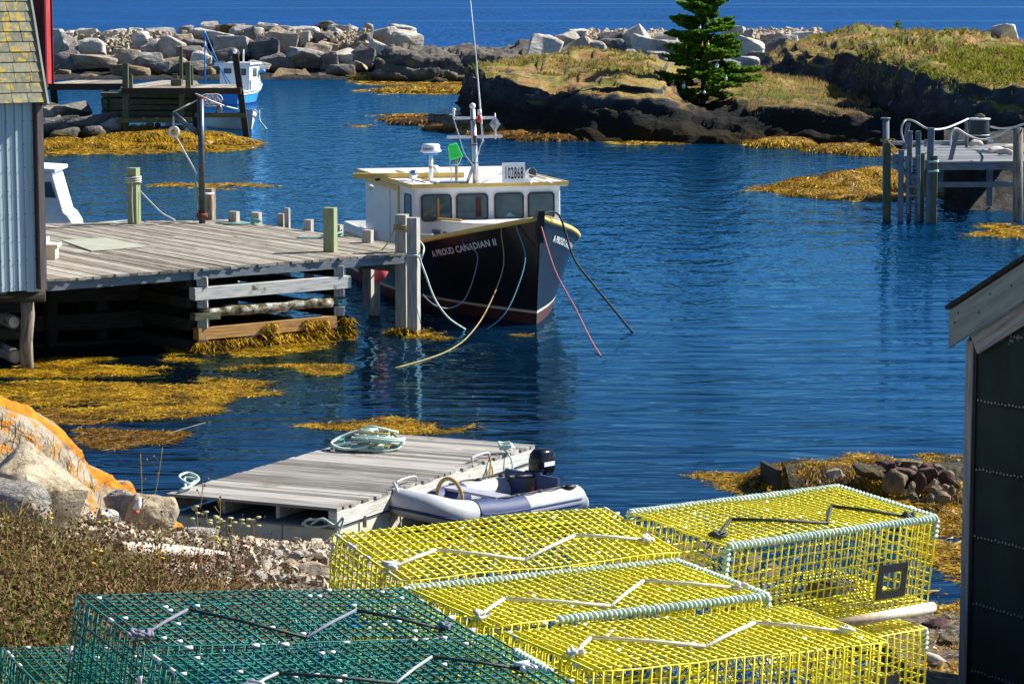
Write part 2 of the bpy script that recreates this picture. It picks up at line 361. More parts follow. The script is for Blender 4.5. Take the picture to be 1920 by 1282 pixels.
MT['juniper'] = leafmat('bright_juniper', [(.1, (.05, .08, .01)), (.5, (.20, .22, .015)), (.95, (.42, .38, .03))], .8, .3, .35, .8)
MT['bushleaf'] = leafmat('dull_green_bush', [(.1, (.03, .06, .012)), (.5, (.10, .14, .02)), (.8, (.26, .26, .04)), (.95, (.45, .36, .06))], .8, .3, .4, 1.5)
MT['redweed'] = leafmat('reddish_weed', [(.1, (.10, .03, .02)), (.5, (.24, .09, .04)), (.95, (.38, .22, .08))], .8, .25)
MT['stalk'] = leafmat('brown_weed_stalk', [(.1, (.11, .07, .025)), (.4, (.27, .19, .065)), (.62, (.44, .36, .11)), (.8, (.24, .30, .05)), (.95, (.16, .22, .04))], .85, .25, .45, 1.6)
MT['seedhead'] = leafmat('brown_seed_head', [(.1, (.06, .03, .014)), (.5, (.20, .11, .05)), (.95, (.38, .25, .13))], .9, .1)
MT['leaf'] = leafmat('green_leaf', [(.1, (.02, .07, .01)), (.5, (.05, .14, .015)), (.95, (.15, .25, .03))], .6, .3)
MT['flower_y'] = mat('yellow_petals', [(.3, (.7, .5, .02)), (.7, (.8, .62, .03))], 9, 2, rough=.7, bump=0)
MT['flower_w'] = mat('white_petals', [(.3, (.7, .7, .62)), (.7, (.8, .8, .74))], 9, 2, rough=.7, bump=0)
MT['umbel'] = mat('pale_green_umbel', [(.3, (.35, .38, .16)), (.7, (.48, .46, .25))], 9, 2, rough=.8, bump=0)
def rockmat(name, stops, lichen=None, tide=None, scale=1.2, top=None):
    t = NT(name); co = t.coord('World'); f = t.noise(co, scale, 8, .62)
    oi = t.add('ShaderNodeObjectInfo')
    f = t.math('ADD', f, t.math('MULTIPLY', t.math('SUBTRACT', oi.outputs['Random'], .5), .22))
    c = t.ramp(f, stops)
    c = t.mix(t.math('MULTIPLY', oi.outputs['Random'], .55), c, t.mix(1.0, c, (1.06, .93, .76), 'MULTIPLY')); ck = t.noise(t.coord('World', (1, 1, .5)), scale * .8, 2, .5, 2.2); c = t.mix(t.maprange(t.math('ABSOLUTE', t.math('SUBTRACT', ck, .5)), .0, .010, .42, 0), c, (.02, .018, .016))
    sp = t.noise(co, scale * 9, 3, .7); c = t.mix(t.maprange(sp, .5, .75, 0, .45), c, (stops[0][1][0] * .5, stops[0][1][1] * .5, stops[0][1][2] * .5))
    if lichen:
        for (lc, ls, lo, hi) in lichen:
            f2 = t.noise(co, ls, 7, .68); c = t.mix(t.maprange(f2, lo, hi), c, lc)
    if tide:
        ge = t.add('ShaderNodeNewGeometry'); sx = t.add('ShaderNodeSeparateXYZ'); t.link(ge.outputs['Position'], sx.inputs[0])
        zz = t.math('ADD', sx.outputs[2], t.math('MULTIPLY', t.math('SUBTRACT', t.noise(co, .9, 4), .5), tide[1]))
        for (tc, z0, z1) in tide[0]: c = t.mix(t.maprange(zz, z0, z1, 1, 0), c, tc)
    if top:
        at_ = t.add('ShaderNodeAttribute'); at_.attribute_name = 'lichen_band'
        tf = t.math('ADD', at_.outputs['Fac'], t.math('MULTIPLY', t.math('SUBTRACT', t.noise(co, 2.2, 8, .72), .5), 1.3)); tc = t.ramp(t.noise(co, 7, 7, .7), [(.34, (.12, .07, .03)), (.42, (.48, .17, .012)), (.55, top), (.68, (.66, .36, .02)), (.74, (.38, .33, .27))]); c = t.mix(t.maprange(tf, .46, .54), c, tc)
    v = t.noise(co, scale * 2.2, 9, .68); vo = t.noise(t.coord('World', (1, 1, 2.6)), scale * 1.1, 4, .5, .6)
    h = t.math('ADD', v, vo); t.bump(h, 1.0, .24 / max(scale, .6))
    return t.fin(c, .85, 0, .25)
TB = ([((.10, .075, .03), .35, .7), ((.022, .018, .008), .1, .35)], .5)
MT['rock_p'] = rockmat('pale_granite', [(.3, (.38, .365, .34)), (.48, (.58, .56, .52)), (.7, (.74, .71, .66))], tide=TB)
MT['rock_g'] = rockmat('grey_granite', [(.3, (.20, .195, .19)), (.48, (.36, .35, .335)), (.7, (.54, .52, .49))], tide=TB)
MT['rock_t'] = rockmat('tan_granite', [(.25, (.25, .20, .14)), (.5, (.42, .35, .265)), (.75, (.55, .48, .39))], tide=TB)
MT['weed_dome'] = mat('rockweed_mass', [(.3, (.02, .012, .003)), (.46, (.14, .075, .005)), (.58, (.42, .24, .010)), (.72, (.62, .39, .02))], 3, 8, 'World', (1, 1, .35), rough=.6, bump=1, bdist=.06)
MT['rock_o'] = rockmat('granite_with_orange_stain', [(.25, (.33, .31, .28)), (.5, (.52, .50, .45)), (.75, (.64, .61, .54))], [((.50, .26, .06), .9, .55, .66)], TB)
MT['rock_m'] = rockmat('mossy_granite', [(.25, (.16, .15, .13)), (.5, (.3, .28, .24)), (.75, (.42, .39, .33))], [((.07, .06, .015), .7, .45, .55)], TB)
MT['rock_d'] = rockmat('dark_granite', [(.25, (.09, .085, .085)), (.5, (.17, .165, .165)), (.75, (.28, .27, .265))], tide=TB)
MT['rock_mar'] = rockmat('maroon_stone', [(.25, (.06, .03, .028)), (.5, (.12, .065, .06)), (.75, (.2, .12, .11))], scale=5)
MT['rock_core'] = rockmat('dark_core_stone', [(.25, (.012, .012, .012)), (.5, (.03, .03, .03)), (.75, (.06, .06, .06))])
MT['rock_ledge'] = rockmat('dark_bedrock', [(.25, (.035, .035, .037)), (.45, (.075, .072, .07)), (.6, (.16, .15, .135)), (.75, (.24, .215, .18))], [((.30, .20, .07), .5, .60, .7)], TB, scale=.9)
MT['rock_cream'] = rockmat('cream_granite', [(.34, (.30, .235, .16)), (.46, (.50, .42, .30)), (.58, (.62, .54, .41)), (.7, (.70, .63, .51))], scale=4)
MT['rock_brn'] = rockmat('brown_cobble', [(.25, (.12, .085, .05)), (.5, (.22, .165, .10)), (.75, (.34, .27, .18))], scale=5)
MT['rock_oliv'] = rockmat('olive_grey_cobble', [(.25, (.10, .09, .06)), (.5, (.19, .175, .125)), (.75, (.3, .28, .21))], scale=5)
MT['rock_near'] = rockmat('tan_grey_shore_stone', [(.34, (.14, .10, .065)), (.46, (.36, .285, .20)), (.56, (.50, .42, .32)), (.7, (.60, .53, .44))], scale=4)
MT['rock_pile'] = rockmat('pale_pebbles', [(.3, (.27, .21, .15)), (.5, (.48, .41, .32)), (.7, (.68, .62, .52))], scale=3)
MT['rock_orange'] = rockmat('orange_lichen_rock', [(.3, (.09, .075, .06)), (.48, (.22, .19, .155)), (.62, (.38, .34, .29)), (.8, (.5, .46, .4))], [((.62, .22, .012), 5.5, .53, .58), ((.55, .33, .02), 9, .60, .64), ((.07, .06, .045), 6, .60, .66)], scale=3.2, top=(.70, .23, .008))
def terrainmat(name):
    t = NT(name); co = t.coord('World'); f = t.noise(co, .8, 9, .65)
    rock = t.ramp(f, [(.28, (.016, .019, .024)), (.5, (.048, .054, .066)), (.72, (.13, .135, .14))])
    st = t.noise(t.coord('World', (.5, .5, 4)), 1.5, 5, .6); rock = t.mix(t.maprange(st, .5, .75, 0, .6), rock, (.05, .052, .06))
    rock = t.mix(t.maprange(t.noise(co, 1.7, 5), .63, .68), rock, (.33, .32, .3))
    gf = t.noise(co, .35, 6, .65)
    gr = t.ramp(gf, [(.32, (.12, .17, .018)), (.43, (.2, .19, .035)), (.52, (.36, .25, .09)), (.6, (.30, .15, .06)), (.7, (.16, .18, .03))])
    ge = t.add('ShaderNodeNewGeometry'); sx = t.add('ShaderNodeSeparateXYZ'); t.link(ge.outputs['Normal'], sx.inputs[0])
    sp = t.add('ShaderNodeSeparateXYZ'); t.link(ge.outputs['Position'], sp.inputs[0])
    sl = t.math('ADD', sx.outputs[2], t.math('MULTIPLY', t.math('SUBTRACT', t.noise(co, .6, 6, .7), .5), .9))
    pt = t.noise(co, .55, 7, .68); c = t.mix(t.math('MULTIPLY', t.maprange(sl, .74, .84), t.maprange(pt, .36, .44)), rock, gr)
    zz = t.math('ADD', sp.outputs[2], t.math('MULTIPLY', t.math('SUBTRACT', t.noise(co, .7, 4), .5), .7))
    c = t.mix(t.maprange(zz, 1.2, 2.0, 1, 0), c, (.016, .016, .016)); c = t.mix(t.maprange(zz, .45, .8, 1, 0), c, (.022, .016, .006))  # wet rock and weed bands, darkened further to paint in cliff-foot shade
    h = t.math('ADD', t.noise(co, 1.6, 9, .7), t.math('MULTIPLY', st, .8)); t.bump(h, 1.0, .3)
    return t.fin(c, .92, 0, .15)
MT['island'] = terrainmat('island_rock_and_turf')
def groundmat():
    t = NT('shore_gravel_soil'); co = t.coord('World'); f = t.noise(co, 9, 8, .7)
    c = t.ramp(f, [(.3, (.05, .038, .022)), (.48, (.17, .13, .09)), (.6, (.30, .25, .19)), (.75, (.48, .43, .36))])
    vo = t.add('ShaderNodeTexVoronoi'); t.link(co, vo.inputs['Vector']); vo.inputs['Scale'].default_value = 14
    c = t.mix(t.maprange(vo.outputs[0], .25, .6, 0, .7), c, (.07, .055, .035))
    sp = t.add('ShaderNodeSeparateXYZ'); ge = t.add('ShaderNodeNewGeometry'); t.link(ge.outputs['Position'], sp.inputs[0])
    c = t.mix(t.maprange(sp.outputs[2], .15, .5, 1, 0), c, (.03, .025, .012))
    t.bump(t.math('SUBTRACT', f, vo.outputs[0]), .9, .06); return t.fin(c, .9, 0, .2)
MT['ground'] = groundmat()
def shinglemat():
    t = NT('lichen_asphalt_shingle'); co = t.coord('Object'); f = t.noise(co, 9, 7, .65)
    f = t.math('ADD', f, t.math('MULTIPLY', t.math('SUBTRACT', t.island(), .5), .25))
    c = t.ramp(f, [(.3, (.17, .16, .115)), (.55, (.28, .265, .19)), (.75, (.38, .36, .28))])
    lf = t.math('ADD', t.noise(co, 9, 8, .7), t.math('MULTIPLY', t.noise(co, 1.6, 3), .45))
    c = t.mix(t.maprange(lf, .79, .82), c, (.56, .36, .02)); t.bump(t.noise(co, 60, 4), .5, .006)
    return t.fin(c, .95, 0, .15)
MT['shingle'] = shinglemat()
def watermat():
    t = NT('harbour_water'); P = t.coord('World')
    g0 = t.add('ShaderNodeNewGeometry'); sp = t.add('ShaderNodeSeparateXYZ'); t.link(g0.outputs['Position'], sp.inputs[0])
    n1 = t.noise(t.coord('World', (1.0, .62, 1)), .95, 3, .55, .3)          # harbour chop
    n2 = t.noise(t.coord('World', (.42, 1.6, 1)), .9, 3, .5, .9)          # long low ripples near the shore
    n3 = t.noise(t.coord('World', (1, .7, 1)), 4.0, 2, .5)                  # cat's paws
    n4 = t.noise(t.coord('World', (.5, .12, 1)), .10, 3, .6, .6)           # open-sea swell and gust lines
    n5 = t.noise(t.coord('World', (1.1, .055, 1)), 1.0, 5, .8)            # wave groups
    n6 = t.noise(t.coord('World', (.0012, .0085, 1)), 1.0, 4, .6, .3)      # long slicks on the open sea
    near = t.maprange(t.math('ADD', sp.outputs[1], t.math('MULTIPLY', sp.outputs[0], -1.2)), 46, 68, 0, 1)
    calm = t.maprange(t.math('ADD', t.math('SUBTRACT', sp.outputs[1], t.math('MULTIPLY', sp.outputs[0], -1.8)), t.math('MULTIPLY', n4, 8)), 36, 62, .28, 1)
    h = t.math('ADD', t.math('MULTIPLY', n1, t.math('MULTIPLY', near, t.maprange(n4, .38, .6, .14, .30))), t.math('MULTIPLY', n3, t.math('MULTIPLY', near, .034)))
    h = t.math('ADD', h, t.math('MULTIPLY', t.math('MULTIPLY', n2, t.maprange(near, 0, 1, 1, .25)), .055))
    far = t.maprange(sp.outputs[1], 190, 260, 1, 2.2)
    h = t.math('MULTIPLY', h, far)
    b = t.bump(h, 1.0, 1.0)
    gust = t.maprange(n4, .35, .65)
    dark_refl = t.maprange(t.math('ADD', sp.outputs[1], t.math('MULTIPLY', sp.outputs[0], 2.2)), 42, 80, 0, 1)
    c = t.mix(gust, (.002, .032, .145), (.004, .05, .23))
    c = t.mix(t.maprange(sp.outputs[1], 200, 260, 0, 1), t.mix(gust, (.0006, .026, .078), (.0010, .038, .118)), c)
    c = t.mix(dark_refl, (.0012, .004, .008), c)  # dark reflection of the wharf painted into the water colour near the dock
    df = t.add('ShaderNodeBsdfDiffuse'); t.link(c, df.inputs[0]); t.link(b.outputs[0], df.inputs['Normal'])
    gl = t.add('ShaderNodeBsdfGlossy'); gl.inputs['Color'].default_value = (.30, .68, 1, 1); gl.inputs['Roughness'].default_value = .05; t.link(b.outputs[0], gl.inputs['Normal'])
    fr = t.add('ShaderNodeFresnel'); fr.inputs[0].default_value = 1.333; t.link(b.outputs[0], fr.inputs['Normal'])
    mx = t.add('ShaderNodeMixShader'); t.link(t.math('MINIMUM', fr.outputs[0], t.math('MULTIPLY', t.maprange(sp.outputs[1], 70, 230, .95, .28), t.math('ADD', t.math('ADD', .9, t.math('MULTIPLY', t.maprange(n5, .32, .68, -.75, .6), t.maprange(sp.outputs[1], 170, 280))), t.math('MULTIPLY', t.maprange(n6, .56, .62), t.maprange(sp.outputs[1], 300, 600, 0, .9))))), mx.inputs[0]); t.link(df.outputs[0], mx.inputs[1]); t.link(gl.outputs[0], mx.inputs[2])
    t.link(mx.outputs[0], t.out.inputs[0])
    return t.m
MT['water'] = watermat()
# ------------------------------------------------------------------ setting: water, terrain
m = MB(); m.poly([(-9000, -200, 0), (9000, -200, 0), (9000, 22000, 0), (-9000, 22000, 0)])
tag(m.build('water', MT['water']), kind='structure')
def loft(name, cols, nu, nv, material, amp=.3, fr=.5, seed=0, edge=True, kind='structure', strata=0, band=None):
    """cols: list of columns; every column is a list of Vectors front->back. Smoothly resampled, displaced by noise."""
    C1 = [catmull(c, nv) for c in cols]
    rows = [catmull([c[j] for c in C1], nu) for j in range(nv)]
    G = np.array([[tuple(p) for p in r] for r in rows])          # nv,nu,3
    du = np.gradient(G, axis=1); dv = np.gradient(G, axis=0)
    nrm = np.cross(du, dv); nrm /= (np.linalg.norm(nrm, axis=2, keepdims=True) + 1e-9)
    for j in range(nv):
        for i in range(nu):
            p = Vector(G[j, i]); q = p * fr + Vector((seed, seed * 1.7, 0))
            ridged = 1 - abs(mnoise.noise(q * .9 + Vector((5, 2, 9)))) * 2
            d = fbm(q, 5) * .7 + ridged * .35 - .1
            if strata: d += strata * (math.floor((p.z * 2.3 + p.x * .35 + fbm(p * .3, 2) * .8)) % 2 - .5) * .5
            G[j, i] += nrm[j, i] * d * amp
    idx = np.arange(nv * nu).reshape(nv, nu)
    f = np.stack([idx[:-1, :-1], idx[:-1, 1:], idx[1:, 1:], idx[1:, :-1]], -1).reshape(-1, 4)
    o = np_mesh(name, G.reshape(-1, 3), f, material, None, True)
    if band:
        at = o.data.attributes.new('lichen_band', 'FLOAT', 'POINT'); vv = np.repeat(np.linspace(0, 1, nv), nu); at.data.foreach_set('value', np.exp(-((vv - band[0]) / band[1]) ** 2).astype(np.float32))
    if kind: o['kind'] = kind
    return o, G
def colset(tab):
    """rows (px, water y, [(py, extra depth)...])"""
    out = []
    for px, yw, pts in tab:
        D0 = CH * F / (yw + 25); c = [WD(px, yw, D0) + Vector((0, -1.0, -.9)), WD(px, yw, D0) + Vector((0, 0, -.02))]
        for py, dd in pts: c.append(WD(px, py, D0 + dd))
        b = c[-1]; c.append(Vector((b.x, b.y + 6, b.z * .35))); c.append(Vector((b.x, b.y + 11, -1)))
        out.append(c)
    return out
isl = colset([
    (866, 210, [(205, .5), (203, 1), (202, 2), (200, 3)]),
    (879, 226, [(196, .6), (160, 1.2), (149, 2.5), (146, 9)]),
    (900, 240, [(205, .8), (158, 1.5), (146, 3.5), (136, 14)]),
    (940, 248, [(212, 1.2), (163, 2.2), (146, 4), (118, 18)]),
    (1000, 256, [(216, 1.2), (172, 2.4), (158, 5), (109, 24)]),
    (1060, 260, [(222, 1.2), (182, 2.2), (165, 5), (102, 27)]),
    (1130, 262, [(220, 1.2), (176, 2.2), (154, 5), (98, 28)]),
    (1190, 263, [(218, 1.2), (170, 2.4), (152, 5), (104, 27)]),
    (1240, 264, [(222, 1.4), (182, 2.6), (164, 6), (118, 24)]),
    (1300, 266, [(232, 2), (211, 5), (190, 9), (136, 22)]),
    (1350, 267, [(232, 2), (210, 5), (188, 10), (148, 20)]),
    (1400, 268, [(230, 1.6), (207, 3.6), (190, 8), (150, 20)]),
    (1450, 268, [(226, 1.4), (200, 3), (190, 8), (150, 22)]),
    (1510, 270, [(228, 1.4), (198, 3), (190, 9), (160, 22)]),
    (1570, 275, [(234, 1.5), (206, 3), (200, 8), (180, 22)]),
    (1640, 283, [(252, 1.5), (232, 3), (222, 6), (200, 20)]),
    (1720, 287, [(268, 1.5), (256, 3), (250, 5), (240, 10)]),
])
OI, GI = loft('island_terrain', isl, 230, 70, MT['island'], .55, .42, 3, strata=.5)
hl = []
for px, pts in [
    (1408, [(190, 150), (178, 151), (165, 152), (158, 156), (161, 168)]),
    (1432, [(198, 149), (176, 150), (150, 151.5), (132, 155), (125, 168)]),
    (1470, [(205, 147), (178, 148.5), (140, 150), (110, 153), (91, 168)]),
    (1510, [(214, 144), (180, 146), (128, 148), (98, 152), (75, 168)]),
    (1560, [(226, 139), (185, 141), (128, 143.5), (92, 148), (64, 167)]),
    (1620, [(243, 131), (195, 134), (128, 137), (88, 143), (59, 165)]),
    (1680, [(282, 116), (205, 121), (140, 125), (104, 132), (59, 160)]),
    (1740, [(290, 112.5), (205, 115), (145, 118), (116, 125), (62, 156)]),
    (1800, [(293, 111), (210, 113), (152, 115.5), (128, 122), (65, 152)]),
    (1870, [(297, 109), (215, 111), (160, 113), (138, 120), (75, 148)]),
    (1940, [(300, 108), (215, 110), (162, 112), (140, 119), (85, 146)]),
    (2040, [(300, 108), (215, 110), (166, 112), (146, 118), (93, 144)])]:
    c = [WD(px, py, D) for py, D in pts]; a = c[0]; b = c[-1]
    hl.append([Vector((a.x, a.y - .6, min(a.z, 0) - 1.0))] + c + [Vector((b.x, b.y + 8, b.z * .4)), Vector((b.x, b.y + 14, -1))])
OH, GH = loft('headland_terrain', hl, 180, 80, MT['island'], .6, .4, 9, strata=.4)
# low natural ledge between breakwater and island
lg = colset([
    (705, 150, [(140, .5), (128, 1), (122, 3), (118, 8)]),
    (740, 151, [(128, .8), (104, 2), (94, 4), (90, 10)]),
    (790, 152, [(130, .8), (106, 2), (96, 5), (90, 12)]),
    (840, 152, [(128, .8), (108, 2), (98, 6), (93, 14)]),
    (900, 152, [(128, .8), (108, 2), (98, 7), (94, 16)]),
    (960, 152, [(128, .8), (110, 2), (96, 8), (90, 18)]),
    (1020, 152, [(126, .8), (108, 2), (92, 8), (84, 18)]),
    (1090, 152, [(126, .8), (112, 2), (104, 8), (100, 18)])])
loft('ledge_terrain', lg, 150, 60, MT['rock_ledge'], .6, .45, 21, strata=.9)
# dark mound of core stone under the breakwater
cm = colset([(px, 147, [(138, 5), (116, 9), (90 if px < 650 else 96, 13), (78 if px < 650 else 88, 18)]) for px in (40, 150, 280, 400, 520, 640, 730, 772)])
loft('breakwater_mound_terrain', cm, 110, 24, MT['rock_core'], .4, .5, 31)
cm = colset([(px, 150, [(128, 3), (104, 6), (y0 + 18, 12), (y0, 20)]) for px, y0 in ((985, 108), (1040, 92), (1120, 76), (1200, 70), (1290, 70), (1380, 74), (1450, 78), (1520, 80), (1600, 84))])
loft('breakwater_rubble_terrain', cm, 110, 24, MT['rock_g'], .5, .5, 33)
for px, y0 in (): pass
ds_ = []
for px in (1770, 1830, 1890, 1960, 2050):
    ds_.append([WD(px, 412, 81) + V(0, -1, -.8), WD(px, 408, 83), WD(px, 372, 85.5), WD(px, 330, 88), WD(px, 285, 91), WD(px, 262, 95), WD(px, 250, 101), WD(px, 262, 106)])
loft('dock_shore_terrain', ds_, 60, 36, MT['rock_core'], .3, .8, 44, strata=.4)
# foreground shore
def gz(x, y):
    z = interp(y, [0, 9, 11.6, 14, 17, 20, 24, 27, 30, 32, 33.5, 36, 44], [4.6, 4.05, 3.82, 3.35, 2.86, 2.42, 1.82, 1.28, .66, .2, -.15, -.7, -1.5])
    if x < -2.2: z += .28 * smoothstep(-2.2, -4.5, x) * smoothstep(30, 25, y)
    if x > 1.7: z -= .75 * smoothstep(2.2, 3.3, x) * smoothstep(12, 19, y)
    z -= .45 * smoothstep(1.75, 2.2, x) * smoothstep(9, 12, y) * smoothstep(19, 15, y)
    return z
xs = np.linspace(-14, 12, 150); ys = np.linspace(2, 44, 190); Gd = []
for y in ys:
    for x in xs:
        z = gz(x, y); Gd.append((x, y, z + .07 * fbm((x * 1.1, y * 1.1, 0), 4) + .035 * fbm((x * 4, y * 4, 3), 3)))
n, k = len(ys), len(xs); idx = np.arange(n * k).reshape(n, k)
fs = np.stack([idx[:-1, :-1], idx[:-1, 1:], idx[1:, 1:], idx[1:, :-1]], -1).reshape(-1, 4)
tag(np_mesh('ground', Gd, fs, MT['ground'], None, True), kind='structure')
# ------------------------------------------------------------------ rocks
def rock_geo(seed, ang=.62, cuts=2, noise=.05, pts=20):
    r = random.Random(seed); bm = bmesh.new()
    for i in range(pts):
        v = Vector((r.gauss(0, 1), r.gauss(0, 1), r.gauss(0, 1))).normalized()
        v = Vector([math.copysign(abs(c) ** ang, c) for c in v]) * r.uniform(.82, 1.0)
        v = v / max(abs(v.x), abs(v.y), abs(v.z), 1)
        bm.verts.new(v)
    res = bmesh.ops.convex_hull(bm, input=bm.verts)
    bmesh.ops.delete(bm, geom=[e for e in res['geom_interior'] if isinstance(e, bmesh.types.BMVert)], context='VERTS')
    bmesh.ops.dissolve_limit(bm, angle_limit=.22, verts=bm.verts, edges=bm.edges)
    bmesh.ops.bevel(bm, geom=list(bm.edges), offset=.032, segments=1, affect='EDGES', profile=.6)
    bmesh.ops.triangulate(bm, faces=bm.faces)
    for c in range(cuts): bmesh.ops.subdivide_edges(bm, edges=[e for e in bm.edges if e.calc_length() > .22], cuts=1, use_grid_fill=True)
    bmesh.ops.triangulate(bm, faces=bm.faces); bm.normal_update()
    for v in bm.verts:
        q = v.co * 1.7 + Vector((seed * 3.1, 0, 0)); v.co += v.normal * noise * (fbm(q, 3) + .5 * mnoise.noise(q * 5))
    vs = [tuple(v.co) for v in bm.verts]; bm.verts.index_update(); f = [[v.index for v in fa.verts] for fa in bm.faces]; bm.free()
    a = np.array(vs); a -= (a.max(0) + a.min(0)) / 2; a /= (a.max(0) - a.min(0)) / 2
    return a.tolist(), f
ROCKM = []
for i in range(14):
    vs, f = rock_geo(40 + i, [.5, .62, .42, .58][i % 4], 2, .06, [12, 15, 18, 14][i % 4])
    me = bpy.data.meshes.new('boulder'); me.from_pydata(vs, [], f); me.polygons.foreach_set('use_smooth', [True] * len(f)); me.set_sharp_from_angle(angle=.55); me.materials.append(MT['rock_g']); me.update(); ROCKM.append(me)
COBM = []
for i in range(6):
    vs, f = rock_geo(140 + i, 1.0, 2, .07, 26)
    me = bpy.data.meshes.new('stone'); me.from_pydata(vs, [], f); me.polygons.foreach_set('use_smooth', [True] * len(f)); me.materials.append(MT['rock_g']); me.update(); COBM.append(me)
def place_rock(name, me, loc, size, rot, material, label, cat, group):
    o = bpy.data.objects.new(name, me); COL.objects.link(o); o.location = loc; o.scale = [s / 2 for s in size]; o.rotation_euler = rot
    o.material_slots[0].link = 'OBJECT'; o.material_slots[0].material = material
    return tag(o, label, cat, group)
TONE = {'p': ('rock_p', 'pale'), 'g': ('rock_g', 'grey'), 't': ('rock_t', 'tan'), 'b': ('rock_g', 'bluish grey'), 'd': ('rock_d', 'dark'), 'o': ('rock_o', 'orange stained'), 'm': ('rock_m', 'moss topped'), 'w': ('rock_brn', 'weedy brown')}
# px, py, w, h, tone, tilt
BW = dict(top=[
    (108, 66, 26, 18, 'p', 0), (132, 68, 42, 18, 'p', 0), (170, 66, 44, 18, 'p', 0), (215, 65, 48, 18, 'p', 0), (252, 61, 28, 16, 'p', .1), (300, 63, 54, 14, 'g', 0),
    (348, 57, 28, 14, 'g', 0), (392, 53, 32, 18, 'p', -.1), (432, 54, 46, 20, 'm', .1), (462, 61, 62, 22, 'g', .1), (497, 56, 40, 18, 'p', 0), (528, 60, 48, 26, 'g', .2),
    (575, 59, 52, 18, 'p', -.1), (613, 50, 48, 18, 'm', 0), (640, 62, 46, 20, 'g', 0), (662, 60, 26, 18, 'p', .4), (690, 58, 16, 22, 't', .2), (684, 72, 28, 18, 'd', 0), (753, 58, 44, 18, 'p', .25)],
  middle=[
    (104, 84, 20, 48, 'p', 0), (125, 94, 38, 48, 'b', .1), (174, 93, 66, 40, 'p', .05), (222, 80, 44, 16, 't', 0), (258, 78, 50, 26, 'p', -.6), (282, 92, 44, 26, 'g', -.4),
    (304, 88, 60, 22, 't', -.4), (322, 97, 44, 46, 'b', .3), (338, 86, 38, 44, 't', .4), (362, 86, 44, 20, 'd', .3), (393, 72, 76, 26, 'p', .15), (356, 104, 48, 26, 'd', 0), (366, 104, 40, 20, 't', -.3),
    (464, 73, 64, 32, 'd', -.2), (440, 92, 68, 34, 'g', .05), (420, 110, 52, 34, 'd', 0), (480, 96, 40, 30, 'd', .3), (502, 98, 48, 48, 'd', .2), (530, 84, 56, 46, 't', .4),
    (560, 80, 50, 28, 'g', -.5), (582, 72, 54, 22, 'd', .2), (594, 74, 20, 30, 'p', .5), (614, 80, 36, 34, 'd', 0), (626, 70, 44, 30, 'g', -.5), (592, 98, 50, 30, 't', .15), (614, 88, 40, 18, 't', .2),
    (659, 85, 54, 34, 't', .25), (692, 86, 30, 40, 'd', 0), (718, 82, 52, 56, 'o', .3), (758, 76, 64, 30, 'o', .25)],
  bottom=[
    (120, 116, 50, 36, 'd', 0), (176, 118, 80, 24, 't', .05), (226, 110, 42, 32, 'b', .1), (240, 116, 48, 42, 't', .3), (280, 117, 44, 28, 'b', 0), (324, 119, 58, 18, 't', -.05), (378, 120, 40, 34, 'p', .4),
    (228, 138, 40, 26, 'w', 0), (258, 138, 52, 20, 'w', .3), (118, 142, 30, 18, 'w', 0), (166, 146, 38, 14, 'w', 0), (300, 132, 60, 26, 'd', 0), (352, 132, 70, 30, 'd', 0), (408, 132, 50, 26, 'd', 0), (390, 138, 30, 24, 'w', .3),
    (484, 124, 40, 16, 'b', .2), (520, 118, 60, 30, 'd', 0), (572, 114, 90, 36, 'b', .22), (540, 141, 54, 24, 'w', .2), (572, 145, 40, 18, 'w', .3), (607, 147, 34, 13, 'w', 0), (620, 118, 40, 40, 'd', 0),
    (646, 115, 46, 32, 'p', -.35), (688, 116, 42, 46, 'd', .2), (706, 114, 44, 56, 'p', .5), (676, 130, 40, 18, 't', .3), (657, 147, 26, 11, 't', 0), (640, 136, 50, 26, 'd', 0), (700, 146, 46, 16, 'w', 0)])
ordn = lambda i: ['first', 'second', 'third', 'fourth', 'fifth', 'sixth', 'seventh', 'eighth', 'ninth', 'tenth', 'eleventh', 'twelfth', 'thirteenth', 'fourteenth', 'fifteenth', 'sixteenth', 'seventeenth', 'eighteenth', 'nineteenth', 'twentieth', 'twenty-first', 'twenty-second', 'twenty-third', 'twenty-fourth', 'twenty-fifth', 'twenty-sixth', 'twenty-seventh', 'twenty-eighth', 'twenty-ninth', 'thirtieth', 'thirty-first', 'thirty-second'][i]
def shape_word(w, h):
    return 'flat slab' if w > 2.6 * h else ('upright block' if h > 1.02 * w else ('long block' if w > 1.7 * h else 'blocky boulder'))
rk = random.Random(5)
for row, lst in BW.items():
    lst = sorted(lst, key=lambda a: a[0])
    for i, (px, py, w, h, tn, tl) in enumerate(lst):
        D = 204.5 + (150 - py) * .15; sc = D / F
        wd, hh = w * sc * 1.14, h * sc * 1.24
        place_rock('boulder', ROCKM[rk.randrange(14)], WD(px, py, D + hh * .3), (wd, max(wd, hh) * rk.uniform(.7, .95), hh),
                   (rk.uniform(-.3, .2), tl * .8, rk.uniform(-.35, .35)), MT[TONE[tn][0]],
                   f'{TONE[tn][1]} {shape_word(w, h)}, {ordn(i)} from the left in the {row} row of the left breakwater', 'boulder', 'boulders of the left breakwater')
